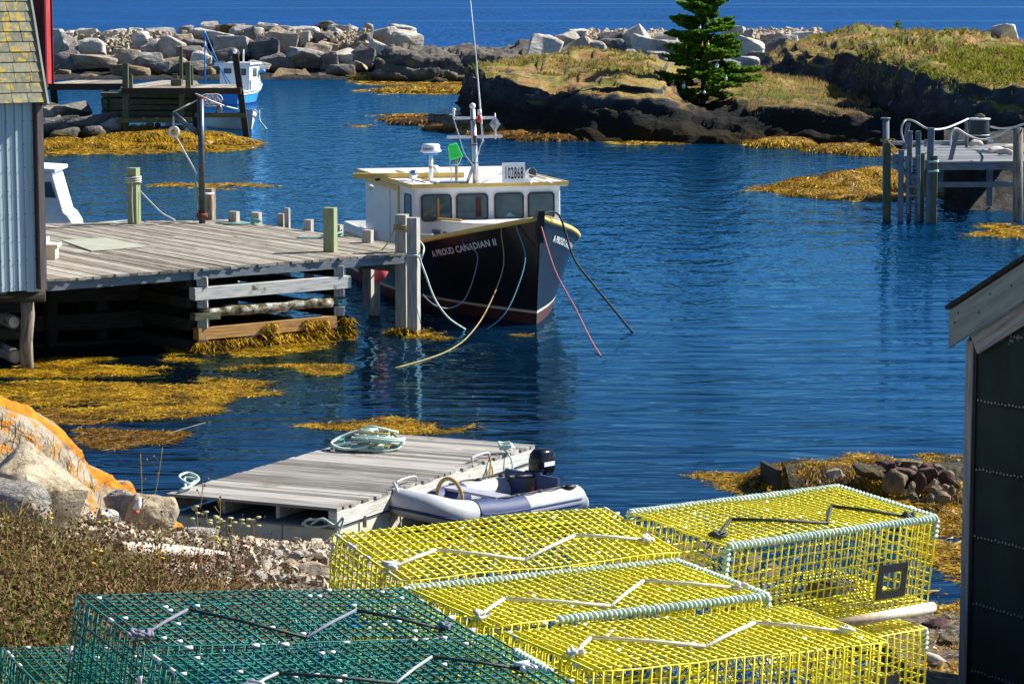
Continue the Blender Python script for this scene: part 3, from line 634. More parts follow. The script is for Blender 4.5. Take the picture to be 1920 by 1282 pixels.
BR = [(1020, 89, 62, 40, 'p', .15), (1064, 80, 52, 34, 'g', -.3), (1086, 90, 60, 30, 't', -.5), (1118, 90, 56, 28, 'g', .2), (1150, 88, 52, 32, 'd', .2), (1083, 62, 34, 14, 'p', -.1), (1150, 70, 50, 18, 'd', 0),
      (1192, 72, 56, 42, 'p', -.5), (1210, 88, 56, 34, 'p', .3), (1250, 72, 44, 22, 'p', 0), (1255, 92, 46, 30, 'g', .2), (1360, 58, 20, 14, 'p', 0), (1384, 58, 26, 16, 'p', .1), (1404, 62, 20, 14, 'g', 0),
      (1402, 96, 56, 44, 'p', .35), (1422, 110, 44, 24, 'd', 0), (1455, 87, 66, 44, 'd', -.2), (1406, 121, 34, 26, 'p', 0), (1480, 76, 36, 22, 'p', .2), (1440, 70, 30, 16, 't', 0), (1506, 66, 40, 14, 'p', 0), (1052, 103, 36, 12, 'p', 0), (1230, 106, 40, 20, 'g', 0)]
for i, (px, py, w, h, tn, tl) in enumerate(sorted(BR, key=lambda a: a[0])):
    D = (182 if px < 1350 else 178) + (110 - py) * .2; sc = D / F; wd, hh = w * sc * 1.08, h * sc * 1.12
    place_rock('boulder', ROCKM[rk.randrange(14)], WD(px, py, D), (wd, max(wd, hh) * rk.uniform(.7, 1), hh), (rk.uniform(-.2, .15), tl * .8, rk.uniform(-.35, .35)), MT[TONE[tn][0]],
               f'{TONE[tn][1]} {shape_word(w, h)}, {ordn(i)} from the left among the boulders behind the spruce', 'boulder', 'boulders behind the island')
place_rock('boulder', ROCKM[4], WD(1893, 66, 150), (1.75, 1.6, 1.25), (0, .1, .3), MT['rock_p'], 'large white boulder standing on the headland near the right edge', 'boulder', None)
place_rock('boulder', ROCKM[7], WD(1862, 66, 151), (1.1, 1.2, .7), (0, .2, .9), MT['rock_p'], 'smaller white boulder leaning on the large white headland boulder', 'boulder', None)
def rubble(name, spots, n, D0, kD, smin, smax, material, seed):
    """loose small stones as one mesh; spots: list of (px0,px1,py0,py1)"""
    r = random.Random(seed); m = MB(); base = [rock_geo(300 + i, .8, 0, .05, 10) for i in range(5)]
    for i in range(n):
        a = r.choice(spots); px = r.uniform(a[0], a[1]); py = r.uniform(a[2], a[3]); D = D0 + (150 - py) * kD + r.uniform(-.6, .6)
        vs, f = r.choice(base); s = r.uniform(smin, smax) ** 1; R = Euler((r.uniform(0, 6), r.uniform(0, 6), r.uniform(0, 6))).to_matrix()
        c = WD(px, py, D); m.mesh([c + R @ Vector((v[0] * s, v[1] * s * .8, v[2] * s * .7)) for v in vs], f, 0, False)
    return tag(m.build(name, material), kind='stuff')
rubble('breakwater_rubble', [(200, 245, 72, 100), (280, 330, 66, 80), (600, 700, 56, 76), (640, 690, 62, 84), (110, 380, 60, 70), (450, 620, 58, 66)], 300, 203.5, .15, .10, .30, MT['rock_pile'], 3)
rubble('shingle_bank', [(1090, 1240, 62, 80), (1200, 1300, 66, 100), (1370, 1540, 60, 82), (1370, 1540, 60, 74), (1400, 1450, 76, 112)], 1700, 176, .2, .10, .40, MT['rock_pile'], 4)
# ------------------------------------------------------------------ vegetation and seaweed helpers
def blades(name, base, hgt, wid, lean, material, parent=None, kind='stuff', seed=0, curve=.5):
    """base Nx3; upright curved blades, 2 segments"""
    r = np.random.RandomState(seed); base = np.asarray(base, float); N = len(base)
    h = hgt[0] + (hgt[1] - hgt[0]) * r.rand(N) ** 1.5; a = r.rand(N) * 6.283; sd = np.stack([np.cos(a), np.sin(a), 0 * a], 1) * (wid * (.6 + .8 * r.rand(N)))[:, None] / 2
    b = r.rand(N) * 6.283; ln = np.stack([np.cos(b), np.sin(b), 0 * b], 1) * (h * lean * r.rand(N))[:, None]
    z = np.zeros((N, 3)); z[:, 2] = h
    mid = base + z * .55 + ln * .35; tip = base + z * (1 - .2 * r.rand(N))[:, None] + ln * (1 + curve)
    v = np.stack([base - sd, base + sd, mid + sd * .8, mid - sd * .8, tip + sd * .15, tip - sd * .15], 1).reshape(-1, 3)
    i = np.arange(N)[:, None] * 6
    f = np.concatenate([i + [0, 1, 2, 3], i + [3, 2, 4, 5]], 0)
    o = np_mesh(name, v, f, material, parent)
    if kind: o['kind'] = kind
    return o
def in_poly(pt, poly):
    x, y = pt; c = False; n = len(poly)
    for i in range(n):
        x1, y1 = poly[i]; x2, y2 = poly[i - 1]
        if (y1 > y) != (y2 > y) and x < (x2 - x1) * (y - y1) / (y2 - y1) + x1: c = not c
    return c
def fronds(name, pts, ln, wd, material, seed=0, zj=.03, droop=0.0, dirs=None, parent=None):
    """flat wavy ribbons lying around points Nx3"""
    r = np.random.RandomState(seed); p = np.asarray(pts, float); N = len(p)
    a = r.rand(N) * 6.283 if dirs is None else dirs + r.randn(N) * .7
    L = ln * (.4 + r.rand(N)); w = wd * (.5 + r.rand(N)); vs = []
    pos = p.copy(); pos[:, 2] += r.rand(N) * zj; cur = a.copy()
    for k in range(4):
        sd = np.stack([-np.sin(cur), np.cos(cur), r.randn(N) * .35], 1) * (w * (1, 1.1, .9, .35)[k] / 2)[:, None]
        vs += [pos - sd, pos + sd]
        step = np.stack([np.cos(cur), np.sin(cur), (r.rand(N) - .5) * zj * 4 / np.maximum(L, .05) - droop], 1) * (L / 3)[:, None]
        pos = pos + step; cur = cur + r.randn(N) * .5
        if droop == 0: pos[:, 2] = np.clip(pos[:, 2], -.02, .03)
    v = np.stack(vs, 1).reshape(-1, 3); i = np.arange(N)[:, None] * 8
    f = np.concatenate([i + [0, 1, 3, 2], i + [2, 3, 5, 4], i + [4, 5, 7, 6]], 0)
    o = np_mesh(name, v, f, material, parent); o['kind'] = 'stuff'; return o
def weed_mat(name, poly_px, n, ln, wd, seed, thr=-.15, nsc=(.55, .35), z=.006, material='weed', z0=0.0):
    r = random.Random(seed); xs = [p[0] for p in poly_px]; ys = [p[1] for p in poly_px]; out = []; tries = 0
    while len(out) < n and tries < n * 14:
        tries += 1; px = r.uniform(min(xs) - 8, max(xs) + 8); py = min(ys) + (max(ys) - min(ys)) * r.random()
        c = W(px, py, z0); hpx = max(ys) - min(ys)
        if not in_poly((px + 46 * fbm((c.x * .8, c.y * .5, 2), 3), py + .22 * hpx * fbm((c.x * .9, c.y * .6, 7), 3)), poly_px): continue
        nv = fbm((c.x * nsc[0] + seed, c.y * nsc[1], 0), 4)
        if nv < thr + r.uniform(-.17, .17): continue
        out.append((c.x, c.y, z0 + z))
    return fronds(name, [(a, b, c - .016) for a, b, c in out], ln, wd, MT[material], seed, .02)
def weed_mound(name, spots, nper, ln, wd, seed, material='weed', dome='weed_dk'):
    """spots: (x,y,z,rx,ry,h). lumpy domes draped with hanging fronds, one stuff object + its fronds"""
    r = random.Random(seed); m = MB(); P = []; dr = []
    for (x, y, z, rx, ry, h) in spots:
        h *= .8
        nn, mm = 22, 8; n0 = len(m.v)
        for i in range(mm + 1):
            t = i / mm
            for j in range(nn):
                a = 6.283 * j / nn; k = 1 + .22 * fbm((math.cos(a) * 1.5 + x, math.sin(a) * 1.5 + y, t * 2), 3)
                rr = math.sin(t * math.pi / 2); zz = z + h * math.cos(t * math.pi / 2) ** .8 * (1 + .25 * fbm((x + math.cos(a) * rr * 2, y + math.sin(a) * rr * 2, 5), 3)) - .05
                m.v.append((x + rx * rr * k * math.cos(a), y + ry * rr * k * math.sin(a), zz))
        for i in range(mm):
            for j in range(nn):
                j2 = (j + 1) % nn; m.face([n0 + i * nn + j, n0 + (i + 1) * nn + j, n0 + (i + 1) * nn + j2, n0 + i * nn + j2], None, 0, True)
        for q in range(nper):
            a = r.uniform(0, 6.283); t = math.sqrt(r.random()) * 1.05; k = 1 + .22 * fbm((math.cos(a) * 1.5 + x, math.sin(a) * 1.5 + y, 1), 3)
            zz = z + h * max(0, math.cos(min(t, 1) * math.pi / 2)) ** .8 + .01
            P.append((x + rx * math.sin(min(t, 1.1) * math.pi / 2) * k * math.cos(a), y + ry * math.sin(min(t, 1.1) * math.pi / 2) * k * math.sin(a), max(.01, zz))); dr.append(a)
    o = m.build(name, MT['weed_dome' if material == 'weed' else dome]); o['kind'] = 'stuff'
    f = fronds(name, P, ln, wd, MT[material], seed, .02, .55, np.array(dr))
    # keep fronds above the water
    return o
def surf_points(G, n, seed, nzmin=.7, zmin=1.5, thr=-.2, fr=.3, xr=None, above=False):
    r = np.random.RandomState(seed); nv, nu, _ = G.shape
    a = G[:-1, :-1].reshape(-1, 3); b = G[:-1, 1:].reshape(-1, 3); c = G[1:, 1:].reshape(-1, 3); d = G[1:, :-1].reshape(-1, 3)
    nr = np.cross(b - a, d - a); ar = np.linalg.norm(nr, axis=1); nz = np.abs(nr[:, 2]) / (ar + 1e-9); cz = (a[:, 2] + c[:, 2]) / 2
    ok = (nz > nzmin) & (cz > zmin)
    if xr: ok &= (a[:, 0] > xr[0]) & (a[:, 0] < xr[1])
    pr = ar * ok; pr = pr / pr.sum(); k = r.choice(len(a), n, p=pr); u = r.rand(n, 1); w = r.rand(n, 1)
    P = (a[k] * (1 - u) + b[k] * u) * (1 - w) + (d[k] * (1 - u) + c[k] * u) * w
    if thr is not None: P = np.array([p for p in P if fbm(Vector(p) * fr, 3) > thr])
    return P
blades('dry_grass', surf_points(GI, 24000, 1, .82, 1.9, .06), (.06, .26), .03, .6, MT['grass'], seed=1)
blades('headland_grass', surf_points(GH, 30000, 2, .78, 2.2, .05, .35), (.06, .30), .03, .6, MT['grass'], seed=2)
blades('juniper_mat', np.concatenate([surf_points(GH, 14000, 3, .6, 2.2, .02, .22, (17, 40)), surf_points(GI, 4000, 4, .75, 2.4, .10, .3)]), (.06, .26), .09, .5, MT['grass_gr'], seed=3)
JP = [(1740, 112), (1800, 97), (1930, 90), (1960, 120), (1930, 152), (1850, 162), (1760, 152), (1705, 130)]
def pix(p):
    d = Vector(p) - Vector((0, 0, CH)); k = d.dot(FW); return (CX + F * d.x / k, CY - F * d.dot(UP) / k)
blades('juniper_mat', np.array([p for p in surf_points(GH, 60000, 33, .4, 1.8, -.25, .5) if in_poly(pix(p), JP)]), (.08, .3), .07, .6, MT['juniper'], seed=33)
tall = [tuple(p) for p in surf_points(GI, 5000, 6, .5, 1.2, None, 1, (11, 22))]
blades('ledge_meadow', tall, (.10, .42), .032, .5, MT['grass'], seed=6)
blades('bright_sedge', [tuple(WD(1475 + NR.randn() * 26, 190 + NR.randn() * 4, 141 + NR.rand() * 3)) for i in range(500)], (.3, .75), .06, .5, MT['grass_gr'], seed=7)
# spruce -----------------------------------------------------------------
def spruce(name, label, loc, H, R0, n_whorl, seed, needles_per, group=None):
    r = random.Random(seed); t = thing(name, label, 'tree', loc, group=group, local=True)
    m = MB(); m.tube([(0, 0, -.4), (.02, .01, H * .3), (-.03, .02, H * .65), (0, 0, H)], [.14 * H / 6, .11 * H / 6, .06 * H / 6, .012], 8); m.build('trunk', MT['bark'], t)
    br = MB(); vs = []; fs = []
    def spray(p, d, L, k):
        sd = d.cross(Vector((0, 0, 1))).normalized(); up = sd.cross(d).normalized()
        for i in range(k):
            u = (r.random() ** .75); q = p + d * (L * u); w = (1 - u) * .45 + .10
            s = r.choice((-1, 1)); dd = (d * r.uniform(.5, 1) + sd * s * r.uniform(.3, 1.0) + up * r.uniform(-.4, .75)).normalized()
            ll = L * .2 * w * r.uniform(.7, 1.5) + .17 * min(1, H / 5); wd = r.uniform(.055, .10) * min(1, .35 + H / 6)
            e = dd.cross(Vector((r.uniform(-1, 1), r.uniform(-1, 1), r.uniform(-1, 1)))).normalized() * wd
            n0 = len(vs); vs.extend([tuple(q - e * .5), tuple(q + dd * ll * .5 - e), tuple(q + dd * ll), tuple(q + dd * ll * .5 + e), ]); fs.append((n0, n0 + 1, n0 + 2, n0 + 3))
    for wv in range(n_whorl):
        u = wv / (n_whorl - 1); z = H * (.08 + .90 * u); nb = r.randint(4, 6) if u < .9 else 4
        a0 = r.uniform(0, 6.28)
        for b in range(nb):
            a = a0 + 6.283 * b / nb + r.uniform(-.35, .35); L = R0 * (1 - u) ** .66 * r.uniform(.42, 1.18) + .14
            if r.random() < .10 and u > .2: L *= .45
            if u < .45 and math.cos(a) > 0: L *= 1.08
            el = .05 + .42 * u + r.uniform(-.2, .2)
            pts = [Vector((0, 0, z)), Vector((math.cos(a) * L * .5, math.sin(a) * L * .5, z + L * .5 * math.tan(el) * .55)), Vector((math.cos(a) * L, math.sin(a) * L, z + L * math.tan(el) * .85))]
            br.tube(pts, [.022, .014, .006], 4, caps=False)
            d = (pts[2] - pts[0]).normalized(); k = int(needles_per * (.35 + L / R0))
            spray(pts[0] + d * L * .18, d, L * .85, k)
            for s in (-1, 1):
                for fpos in (.35, .6, .8):
                    a2 = a + s * r.uniform(.5, .8); d2 = Vector((math.cos(a2), math.sin(a2), math.tan(el) * .6 + r.uniform(-.1, .15))).normalized()
                    spray(pts[0] + d * L * fpos, d2, L * .42 * (1.15 - fpos * .4), int(k * .28))
    br.build('branches', MT['bark'], t); np_mesh('crown', vs, fs, MT['needles'], t); return t
SPX = WD(1318, 190, 130)
spruce('spruce_tree', 'dark green spruce with buoys hung on it standing on the island', (SPX.x, SPX.y, SPX.z - .15), 6.05, 2.3, 27, 3, 150)
sp2 = WD(1683, 54, 162); spruce('spruce_sapling', 'tiny young spruce poking over the headland ridge', (sp2.x, sp2.y, sp2.z - .3), .72, .3, 7, 5, 14)
# painted buoys hung in the spruce
def hung_buoy(px, py, D, s, c1, c2, label):
    s *= .72
    p = WD(px, py, D); t = thing('hanging_buoy', label, 'buoy', p, group='buoys hung in the spruce', local=True)
    t.rotation_euler = (.1, .12, 0)
    m = MB(); m.lathe([(.02, .5 * s), (.3 * s, .42 * s), (.36 * s, .1 * s), (.36 * s, -.05 * s)], n=12); m.build('buoy_top', MT[c1], t)
    m = MB(); m.lathe([(.36 * s, -.05 * s), (.34 * s, -.3 * s), (.2 * s, -.5 * s), (.02, -.52 * s)], n=12); m.build('buoy_base', MT[c2], t)
    m = MB(); m.tube([(0, 0, .5 * s), (.02, 0, .75 * s), (0, 0, 1.0 * s)], .012, 5); m.build('hanging_line', MT['rope_w'], t)
hung_buoy(1261, 160, 127.3, .33, 'rope_r', 'cleanwhite', 'orange topped white buoy hanging low on the left of the spruce')
hung_buoy(1282, 162, 127.2, .33, 'cleanwhite', 'rope_g', 'white buoy with pale green base hanging low on the spruce')
hung_buoy(1304, 154, 127.2, .33, 'cleanwhite', 'red', 'white buoy with red band hanging beside the spruce trunk')
hung_buoy(1320, 175, 127.5, .30, 'cleanwhite', 'black', 'white buoy with dark band hanging lowest under the spruce')
hung_buoy(1344, 124, 127.6, .34, 'cleanwhite', 'cleanwhite', 'plain white buoy on the right side of the spruce')
hung_buoy(1361, 148, 127.6, .26, 'cleanwhite', 'clip', 'small round white buoy low on the right of the spruce')
hung_buoy(1327, 85, 127.6, .30, 'flower_y', 'grass_gr', 'yellow and green buoy in the middle of the spruce')
hung_buoy(1316, 85, 127.6, .22, 'orangewood', 'orangewood', 'small orange buoy beside the yellow one in the spruce')
hung_buoy(1312, 53, 128.2, .22, 'cleanwhite', 'rope_gr', 'small white buoy high up in the spruce')
# ------------------------------------------------------------------ seaweed
weed_mat('floating_rockweed', [(-20, 690), (60, 678), (200, 671), (330, 678), (385, 688), (470, 700), (520, 712), (430, 735), (415, 775), (300, 790), (200, 782), (110, 770), (-20, 745)], 52000, .24, .015, 1, -.02, (.28, 1.0))
weed_mat('floating_rockweed', [(370, 690), (650, 684), (655, 700), (560, 722), (440, 745), (400, 770), (380, 730)], 6500, .24, .015, 2, .02)
weed_mat('sunken_rockweed', [(90, 765), (250, 785), (400, 785), (370, 800), (300, 820), (230, 845), (185, 850), (130, 805)], 9000, .24, .015, 3, .12, (.3, 1.1), material='weed_dk')
weed_mat('floating_rockweed', [(560, 800), (640, 786), (760, 780), (880, 768), (960, 780), (900, 798), (800, 815), (760, 812), (700, 806), (600, 801)], 9000, .24, .015, 4, -.02)
weed_mat('floating_rockweed', [(650, 632), (740, 622), (800, 625), (900, 622), (1010, 628), (900, 636), (760, 636), (660, 640)], 2600, .24, .017, 5, .05)
weed_mat('floating_rockweed', [(262, 350), (330, 342), (440, 345), (520, 350), (420, 356), (300, 352)], 2200, .5, .03, 6, .0)
weed_mat('floating_rockweed', [(300, 655), (380, 650), (660, 622), (665, 640), (520, 662), (400, 672), (320, 672)], 4500, .24, .016, 18, -.1)
for i, s in enumerate([((1128, 262), (1200, 259), (1300, 260), (1318, 266), (1240, 271), (1150, 268)), ((1345, 267), (1480, 266), (1580, 272), (1650, 277), (1650, 281), (1500, 274)),
                       ((655, 172), (720, 166), (800, 168), (885, 172), (880, 178), (760, 177)), ((700, 217), (760, 214), (830, 216), (880, 222), (880, 232), (820, 222)),
                       ((640, 152), (760, 150), (880, 152), (880, 160), (780, 162), (700, 160)), ((820, 238), (900, 240), (990, 250), (985, 258), (900, 250)),
                       ((640, 236), (680, 235), (690, 238), (650, 239))]):
    weed_mat('shore_rockweed', list(s), [3600, 2600, 1600, 1900, 2200, 1500, 60][i], .8, .10, 30 + i, -.5)
def ms(px, py, rx, ry, h, z=0): c = W(px, py, 0); return (c.x, c.y, z, rx, ry, h)
weed_mound('rockweed_mounds', [ms(90, 277, 1.3, 1.0, .4), ms(118, 274, 1.0, .9, .5), ms(150, 277, 1.2, .9, .35), ms(185, 274, 1.1, 1.0, .5), ms(215, 277, 1.2, .8, .35), ms(240, 268, 1.5, 1.2, .6), ms(275, 270, 1.4, 1.1, .7), ms(310, 268, 1.5, 1.3, .75), ms(345, 270, 1.3, 1.0, .6), ms(375, 267, 1.7, 1.4, .65), ms(410, 268, 1.6, 1.2, .4), ms(440, 268, 1.3, 1.0, .2), ms(260, 262, 1.4, 1, .8), ms(290, 278, 1.2, .7, .3), ms(350, 279, 1.3, .7, .3)], 1900, .42, .03, 41)
weed_mat('shore_rockweed', [(75, 282), (470, 266), (480, 276), (420, 284), (250, 288), (80, 292)], 4200, .6, .06, 42, -.5)
weed_mound('dark_rockweed_point', [ms(850, 232, 3.2, 2.4, .5), ms(800, 226, 2.6, 1.5, .25), ms(895, 243, 2.6, 2.2, .7), ms(950, 250, 2.4, 2.0, .6), ms(1000, 258, 2.4, 1.5, .5), ms(1060, 262, 2.6, 1.5, .45)], 420, .6, .07, 43, 'weed_dk')
weed_mound('rockweed_bars', [ms(760, 172, 2.2, 2, .45), ms(800, 173, 2.2, 2, .55), ms(845, 173, 2.2, 2, .55), ms(880, 174, 1.6, 2, .5), ms(700, 150, 1.8, 1.5, .7), ms(735, 150, 1.5, 1.5, .5)], 900, .6, .06, 44)
weed_mound('rockweed_mounds', [ms(1470, 275, 1.6, 1.2, .55), ms(1590, 284, 2.0, 1.2, .45), ms(1430, 270, 1.2, .8, .25), ms(1640, 290, 1.4, 1.0, .4)], 1500, .4, .035, 45)
weed_mound('dock_rockweed', [ms(1470, 357, .8, .9, .15), ms(1500, 352, .9, 1.2, .28), ms(1525, 345, .9, 1.0, .35), ms(1550, 356, .9, 1.0, .42), ms(1585, 346, 1.1, 1.3, .62), ms(1615, 358, .9, .9, .5), ms(1640, 344, 1.1, 1.2, .75), ms(1665, 356, .9, 1.0, .6), ms(1700, 350, 1.1, 1.4, .5), ms(1590, 364, .8, .7, .3), ms(1800, 362, 1.8, 1.5, .4), ms(1560, 366, 1.6, 1.2, .3), ms(1630, 372, 1.5, 1.0, .25)], 1500, .32, .024, 46)
weed_mat('shore_rockweed', [(1405, 358), (1500, 340), (1650, 345), (1660, 380), (1560, 374), (1480, 362)], 3000, .4, .04, 47, -.3)
weed_mat('shore_rockweed', [(1790, 428), (1925, 418), (1925, 446), (1850, 442)], 1500, .4, .04, 48, -.2)
weed_mound('rock_pile_weed', [ms(1460, 905, .55, .5, .20), ms(1500, 905, .7, .6, .34), ms(1550, 910, .7, .6, .36), ms(1600, 915, .6, .6, .33), ms(1540, 890, .8, .4, .2), ms(1660, 885, 1.0, .5, .2), ms(1770, 895, .5, .6, .2), ms(1790, 930, .4, .5, .22), ms(1700, 965, .8, .4, .12)], 1800, .17, .013, 49, 'weed', 'weed_dk')
weed_mat('tideline_rockweed', [(1290, 895), (1340, 885), (1430, 895), (1470, 935), (1440, 945), (1330, 905)], 2400, .18, .014, 50, -.1)
weed_mat('tideline_rockweed', [(1520, 870), (1620, 852), (1720, 850), (1812, 858), (1812, 985), (1812, 1010), (1760, 995), (1640, 985), (1560, 960), (1480, 940), (1440, 920)], 15000, .18, .014, 51, -.35)
weed_mat('tideline_rockweed', [(1735, 985), (1812, 1000), (1812, 1130), (1760, 1130), (1740, 1060)], 1500, .22, .022, 52, .02)
# ------------------------------------------------------------------ boats
def hull_fn(L, B, sheer, rake=.35, full=.55, draft=.5, stern=.92):
    xs, zs = zip(*sheer)
    def pt(s, t, side):
        """s 0..1 stern->bow, t: 0 keel .. 1 sheer"""
        zsh = float(np.interp(s * L, xs, zs))
        bs = B / 2 * (1 - max(0, (s - full) / (1 - full)) ** 2.3) * (stern + (1 - stern) * min(1, s / .35))
        bw = B / 2 * .93 * (1 - max(0, (s - full + .12) / (1.12 - full)) ** 1.75) * (stern + (1 - stern) * min(1, s / .35))
        if t < .25: u = t / .25; z = -draft + u * draft; y = bw * (.35 + .65 * u ** .6)
        else: u = (t - .25) / .75; z = u * zsh; y = bw + (bs - bw) * u ** 1.15
        x = s * (L - rake * (1 - max(0, z) / max(zsh, .1)))
        if s > .999: y = .012
        return Vector((x, side * y, z))
    def at(x, z, side):
        s = x / L
        zsh = float(np.interp(s * L, xs, zs)); t = .25 + .75 * z / zsh
        for k in range(4):
            p = pt(s, t, side); s += (x - p.x) / L; t = .25 + .75 * z / float(np.interp(s * L, xs, zs))
        return pt(s, t, side)
    return pt, at, (lambda x: float(np.interp(x, xs, zs)))
def build_hull(parent, pt, zs_bands, mats, ns=36, nt=16, name='hull', deckdrop=.12, deckmat=None, transom=True):
    """zs_bands: list of (z, matindex)"""
    m = MB()
    for side in (-1, 1):
        n0 = len(m.v)
        K = 4 + len(zs_bands) + nt
        for i in range(ns + 1):
            s = i / ns; zs_ = pt(s, 1, side).z; lv = [.25 + .75 * zb / zs_ for zb, k in zs_bands]; t0 = lv[-1]
            ts = [0, .12, .25] + lv + [t0 + (1 - t0) * q / (nt + 1) for q in range(1, nt + 2)]
            for t in ts: m.v.append(tuple(pt(s, t, side)))
        for i in range(ns):
            for j in range(K - 1):
                a, b, c, d = n0 + i * K + j, n0 + (i + 1) * K + j, n0 + (i + 1) * K + j + 1, n0 + i * K + j + 1
                zc = sum(m.v[q][2] for q in (a, b, c, d)) / 4; mi = 0
                for zb, k in zs_bands:
                    if zc < zb: mi = k; break
                m.face((a, b, c, d) if side == -1 else (d, c, b, a), None, mi, True)
    if transom:
        ps = [pt(0, t, -1) for t in (0, .12, .25, .5, .75, 1)]; qs = [pt(0, t, 1) for t in (1, .75, .5, .25, .12, 0)]
        m.poly(ps + qs, 0)
    o = m.build(name, mats, parent)
    if deckmat:
        d = MB()
        for i in range(ns):
            a, b = pt(i / ns, 1, -1), pt((i + 1) / ns, 1, -1); z = Vector((0, 0, -deckdrop))
            a2, b2 = Vector((a.x, -a.y, a.z)), Vector((b.x, -b.y, b.z)); k = .97
            for q in (a, b, a2, b2): q.y *= k
            d.poly([a + z, b + z, b2 + z, a2 + z], 0)
        d.build('deck', deckmat, parent)
    return o
def rrect(w, h, r, n=5):
    p = []
    for cx, cy, a0 in ((w / 2 - r, h / 2 - r, 0), (-w / 2 + r, h / 2 - r, 90), (-w / 2 + r, -h / 2 + r, 180), (w / 2 - r, -h / 2 + r, 270)):
        for i in range(n + 1):
            a = math.radians(a0 + 90 * i / n); p.append((cx + r * math.cos(a), cy + r * math.sin(a)))
    return p
def panel(m, c, ux, uz, w, h, r, off, mi=0):
    c = Vector(c); ux = Vector(ux).normalized(); uz = Vector(uz).normalized(); nrm = ux.cross(uz)
    m.prism([c + ux * a + uz * b for a, b in rrect(w, h, r)][::-1], nrm * off, mi); return m
def window(parent, c, ux, uz, w, h, r=.07):
    nrm = Vector(ux).cross(Vector(uz)).normalized(); c = Vector(c)
    m = MB(); pts = rrect(w, h, r); pin = rrect(w - .07, h - .07, max(.015, r - .03)); ux = Vector(ux).normalized(); uz = Vector(uz).normalized()
    k = len(pts); n0 = len(m.v)
    for off, P in ((.0, pts), (.018, pts), (.018, pin), (.0, pin)): m.v += [tuple(c + ux * a + uz * b + nrm * off) for a, b in P]
    for rr in range(3):
        for i in range(k): j = (i + 1) % k; m.face([n0 + rr * k + i, n0 + rr * k + j, n0 + (rr + 1) * k + j, n0 + (rr + 1) * k + i])
    f = m.build('window', MT['black'], parent)
    q = MB(); q.poly([c + ux * a + uz * b + nrm * .008 for a, b in pin]); q.build('pane', MT['glass'], f); return f
def text_mesh(txt, size, spacing=1.0):
    cu = bpy.data.curves.new('lettering', 'FONT'); cu.body = txt; cu.size = size; cu.align_x = 'LEFT'; cu.space_character = spacing; cu.offset = size * .018; cu.resolution_u = 2
    o = bpy.data.objects.new('lettering', cu); COL.objects.link(o); bpy.context.view_layer.update()
    me = bpy.data.meshes.new_from_object(o.evaluated_get(bpy.context.evaluated_depsgraph_get()))
    vs = [tuple(v.co) for v in me.vertices]; fs = [tuple(p.vertices) for p in me.polygons]
    bpy.data.objects.remove(o); bpy.data.curves.remove(cu); bpy.data.meshes.remove(me); return vs, fs
# --- main lobster boat
A16 = math.radians(16); hx, hy = math.sin(A16), -math.cos(A16)
BT = Vector((.5 - 10.7 * hx, 55.3 - 10.7 * hy, 0))
boat = thing('lobster_boat', 'black hulled lobster boat with white wheelhouse moored at the wharf', 'boat', BT, (0, 0, math.atan2(hy, hx)), local=True)
BM = Matrix.Translation(BT) @ Matrix.Rotation(math.atan2(hy, hx), 4, 'Z'); BI = BM.inverted()
def bl(px, py, D): return BI @ WD(px, py, D)
BL = 11.0
pt, hat, shz = hull_fn(BL, 3.95, [(0, 1.02), (4, 1.10), (6.2, 1.27), (7.4, 1.42), (9, 1.74), (10.2, 2.02), (11, 2.22)], .3, .55, .6)
build_hull(boat, pt, [(.235, 1), (.29, 2)], [MT['blackhull'], MT['redhull'], MT['stripe']], 40, 24, deckmat=MT['white'])
m = MB()
for sd in (-1, 1):
    m.tube([pt(i / 40, 1, sd) + Vector((0, sd * .015, .02)) for i in range(41)], .062, 6)
m.build('gunwale_rail', MT['cream'], boat)
m = MB(); m.beam((10.93, 0, 1.75), (11.02, 0, 2.42), .15, .16, (1, 0, 0)); m.build('stem_post', MT['black'], boat)
# wheelhouse
hw, x0, x1, zb, zt = 1.66, 2.05, 7.0, .95, 2.62
m = MB()
fr = [(x1 + .08, zb), (x1, zt), (x0, zt), (x0, zb)]
m.prism([Vector((x, -hw, z)) for x, z in fr], (0, 2 * hw, 0)); house = m.build('wheelhouse', MT['white'], boat, bevel=.03)
m = MB(); m.box(((x0 + x1) / 2 - .05, 0, zt + .04), (x1 - x0 + .35, 2 * hw + .22, .075)); roof = m.build('roof', MT['white'], boat, bevel=.015)
m = MB(); xa, xb, ya = x0 - .24, x1 + .14, hw + .13
for p, q in (((xb, -ya), (xb, ya)), ((xa, -ya), (xb, -ya)), ((xa, ya), (xb, ya)), ((xa, -ya), (xa, ya))):
    m.beam((*p, zt + .05), (*q, zt + .05), .035, .085)
m.build('roof_trim', MT['cream'], roof)
for ya_, w in ((-1.2, .64), (-.385, .68), (.46, .62), (1.2, .56)): window(boat, (x1 + .045, ya_, 2.18), (0, 1, 0), (-.045, 0, 1), w + .06, .60, .10)
window(boat, (6.32, -hw - .002, 2.14), (1, 0, 0), (0, 0, 1), .62, .62, .09); window(boat, (6.32, hw + .002, 2.14), (-1, 0, 0), (0, 0, 1), .62, .62, .09)
m = MB(); m.beam((5.45, -hw - .02, 1.1), (5.45, -hw - .02, 2.56), .12, .03, (0, 1, 0)); m.beam((x0, -hw - .02, 2.5), (5.39, -hw - .02, 2.5), .03, .12); m.build('door_trim', MT['cream'], boat)
m = MB(); m.box(((x0 + 5.36) / 2 + .1, -hw - .012, 1.72), (1.6, .02, 1.36)); m.build('door', MT['white'], boat)
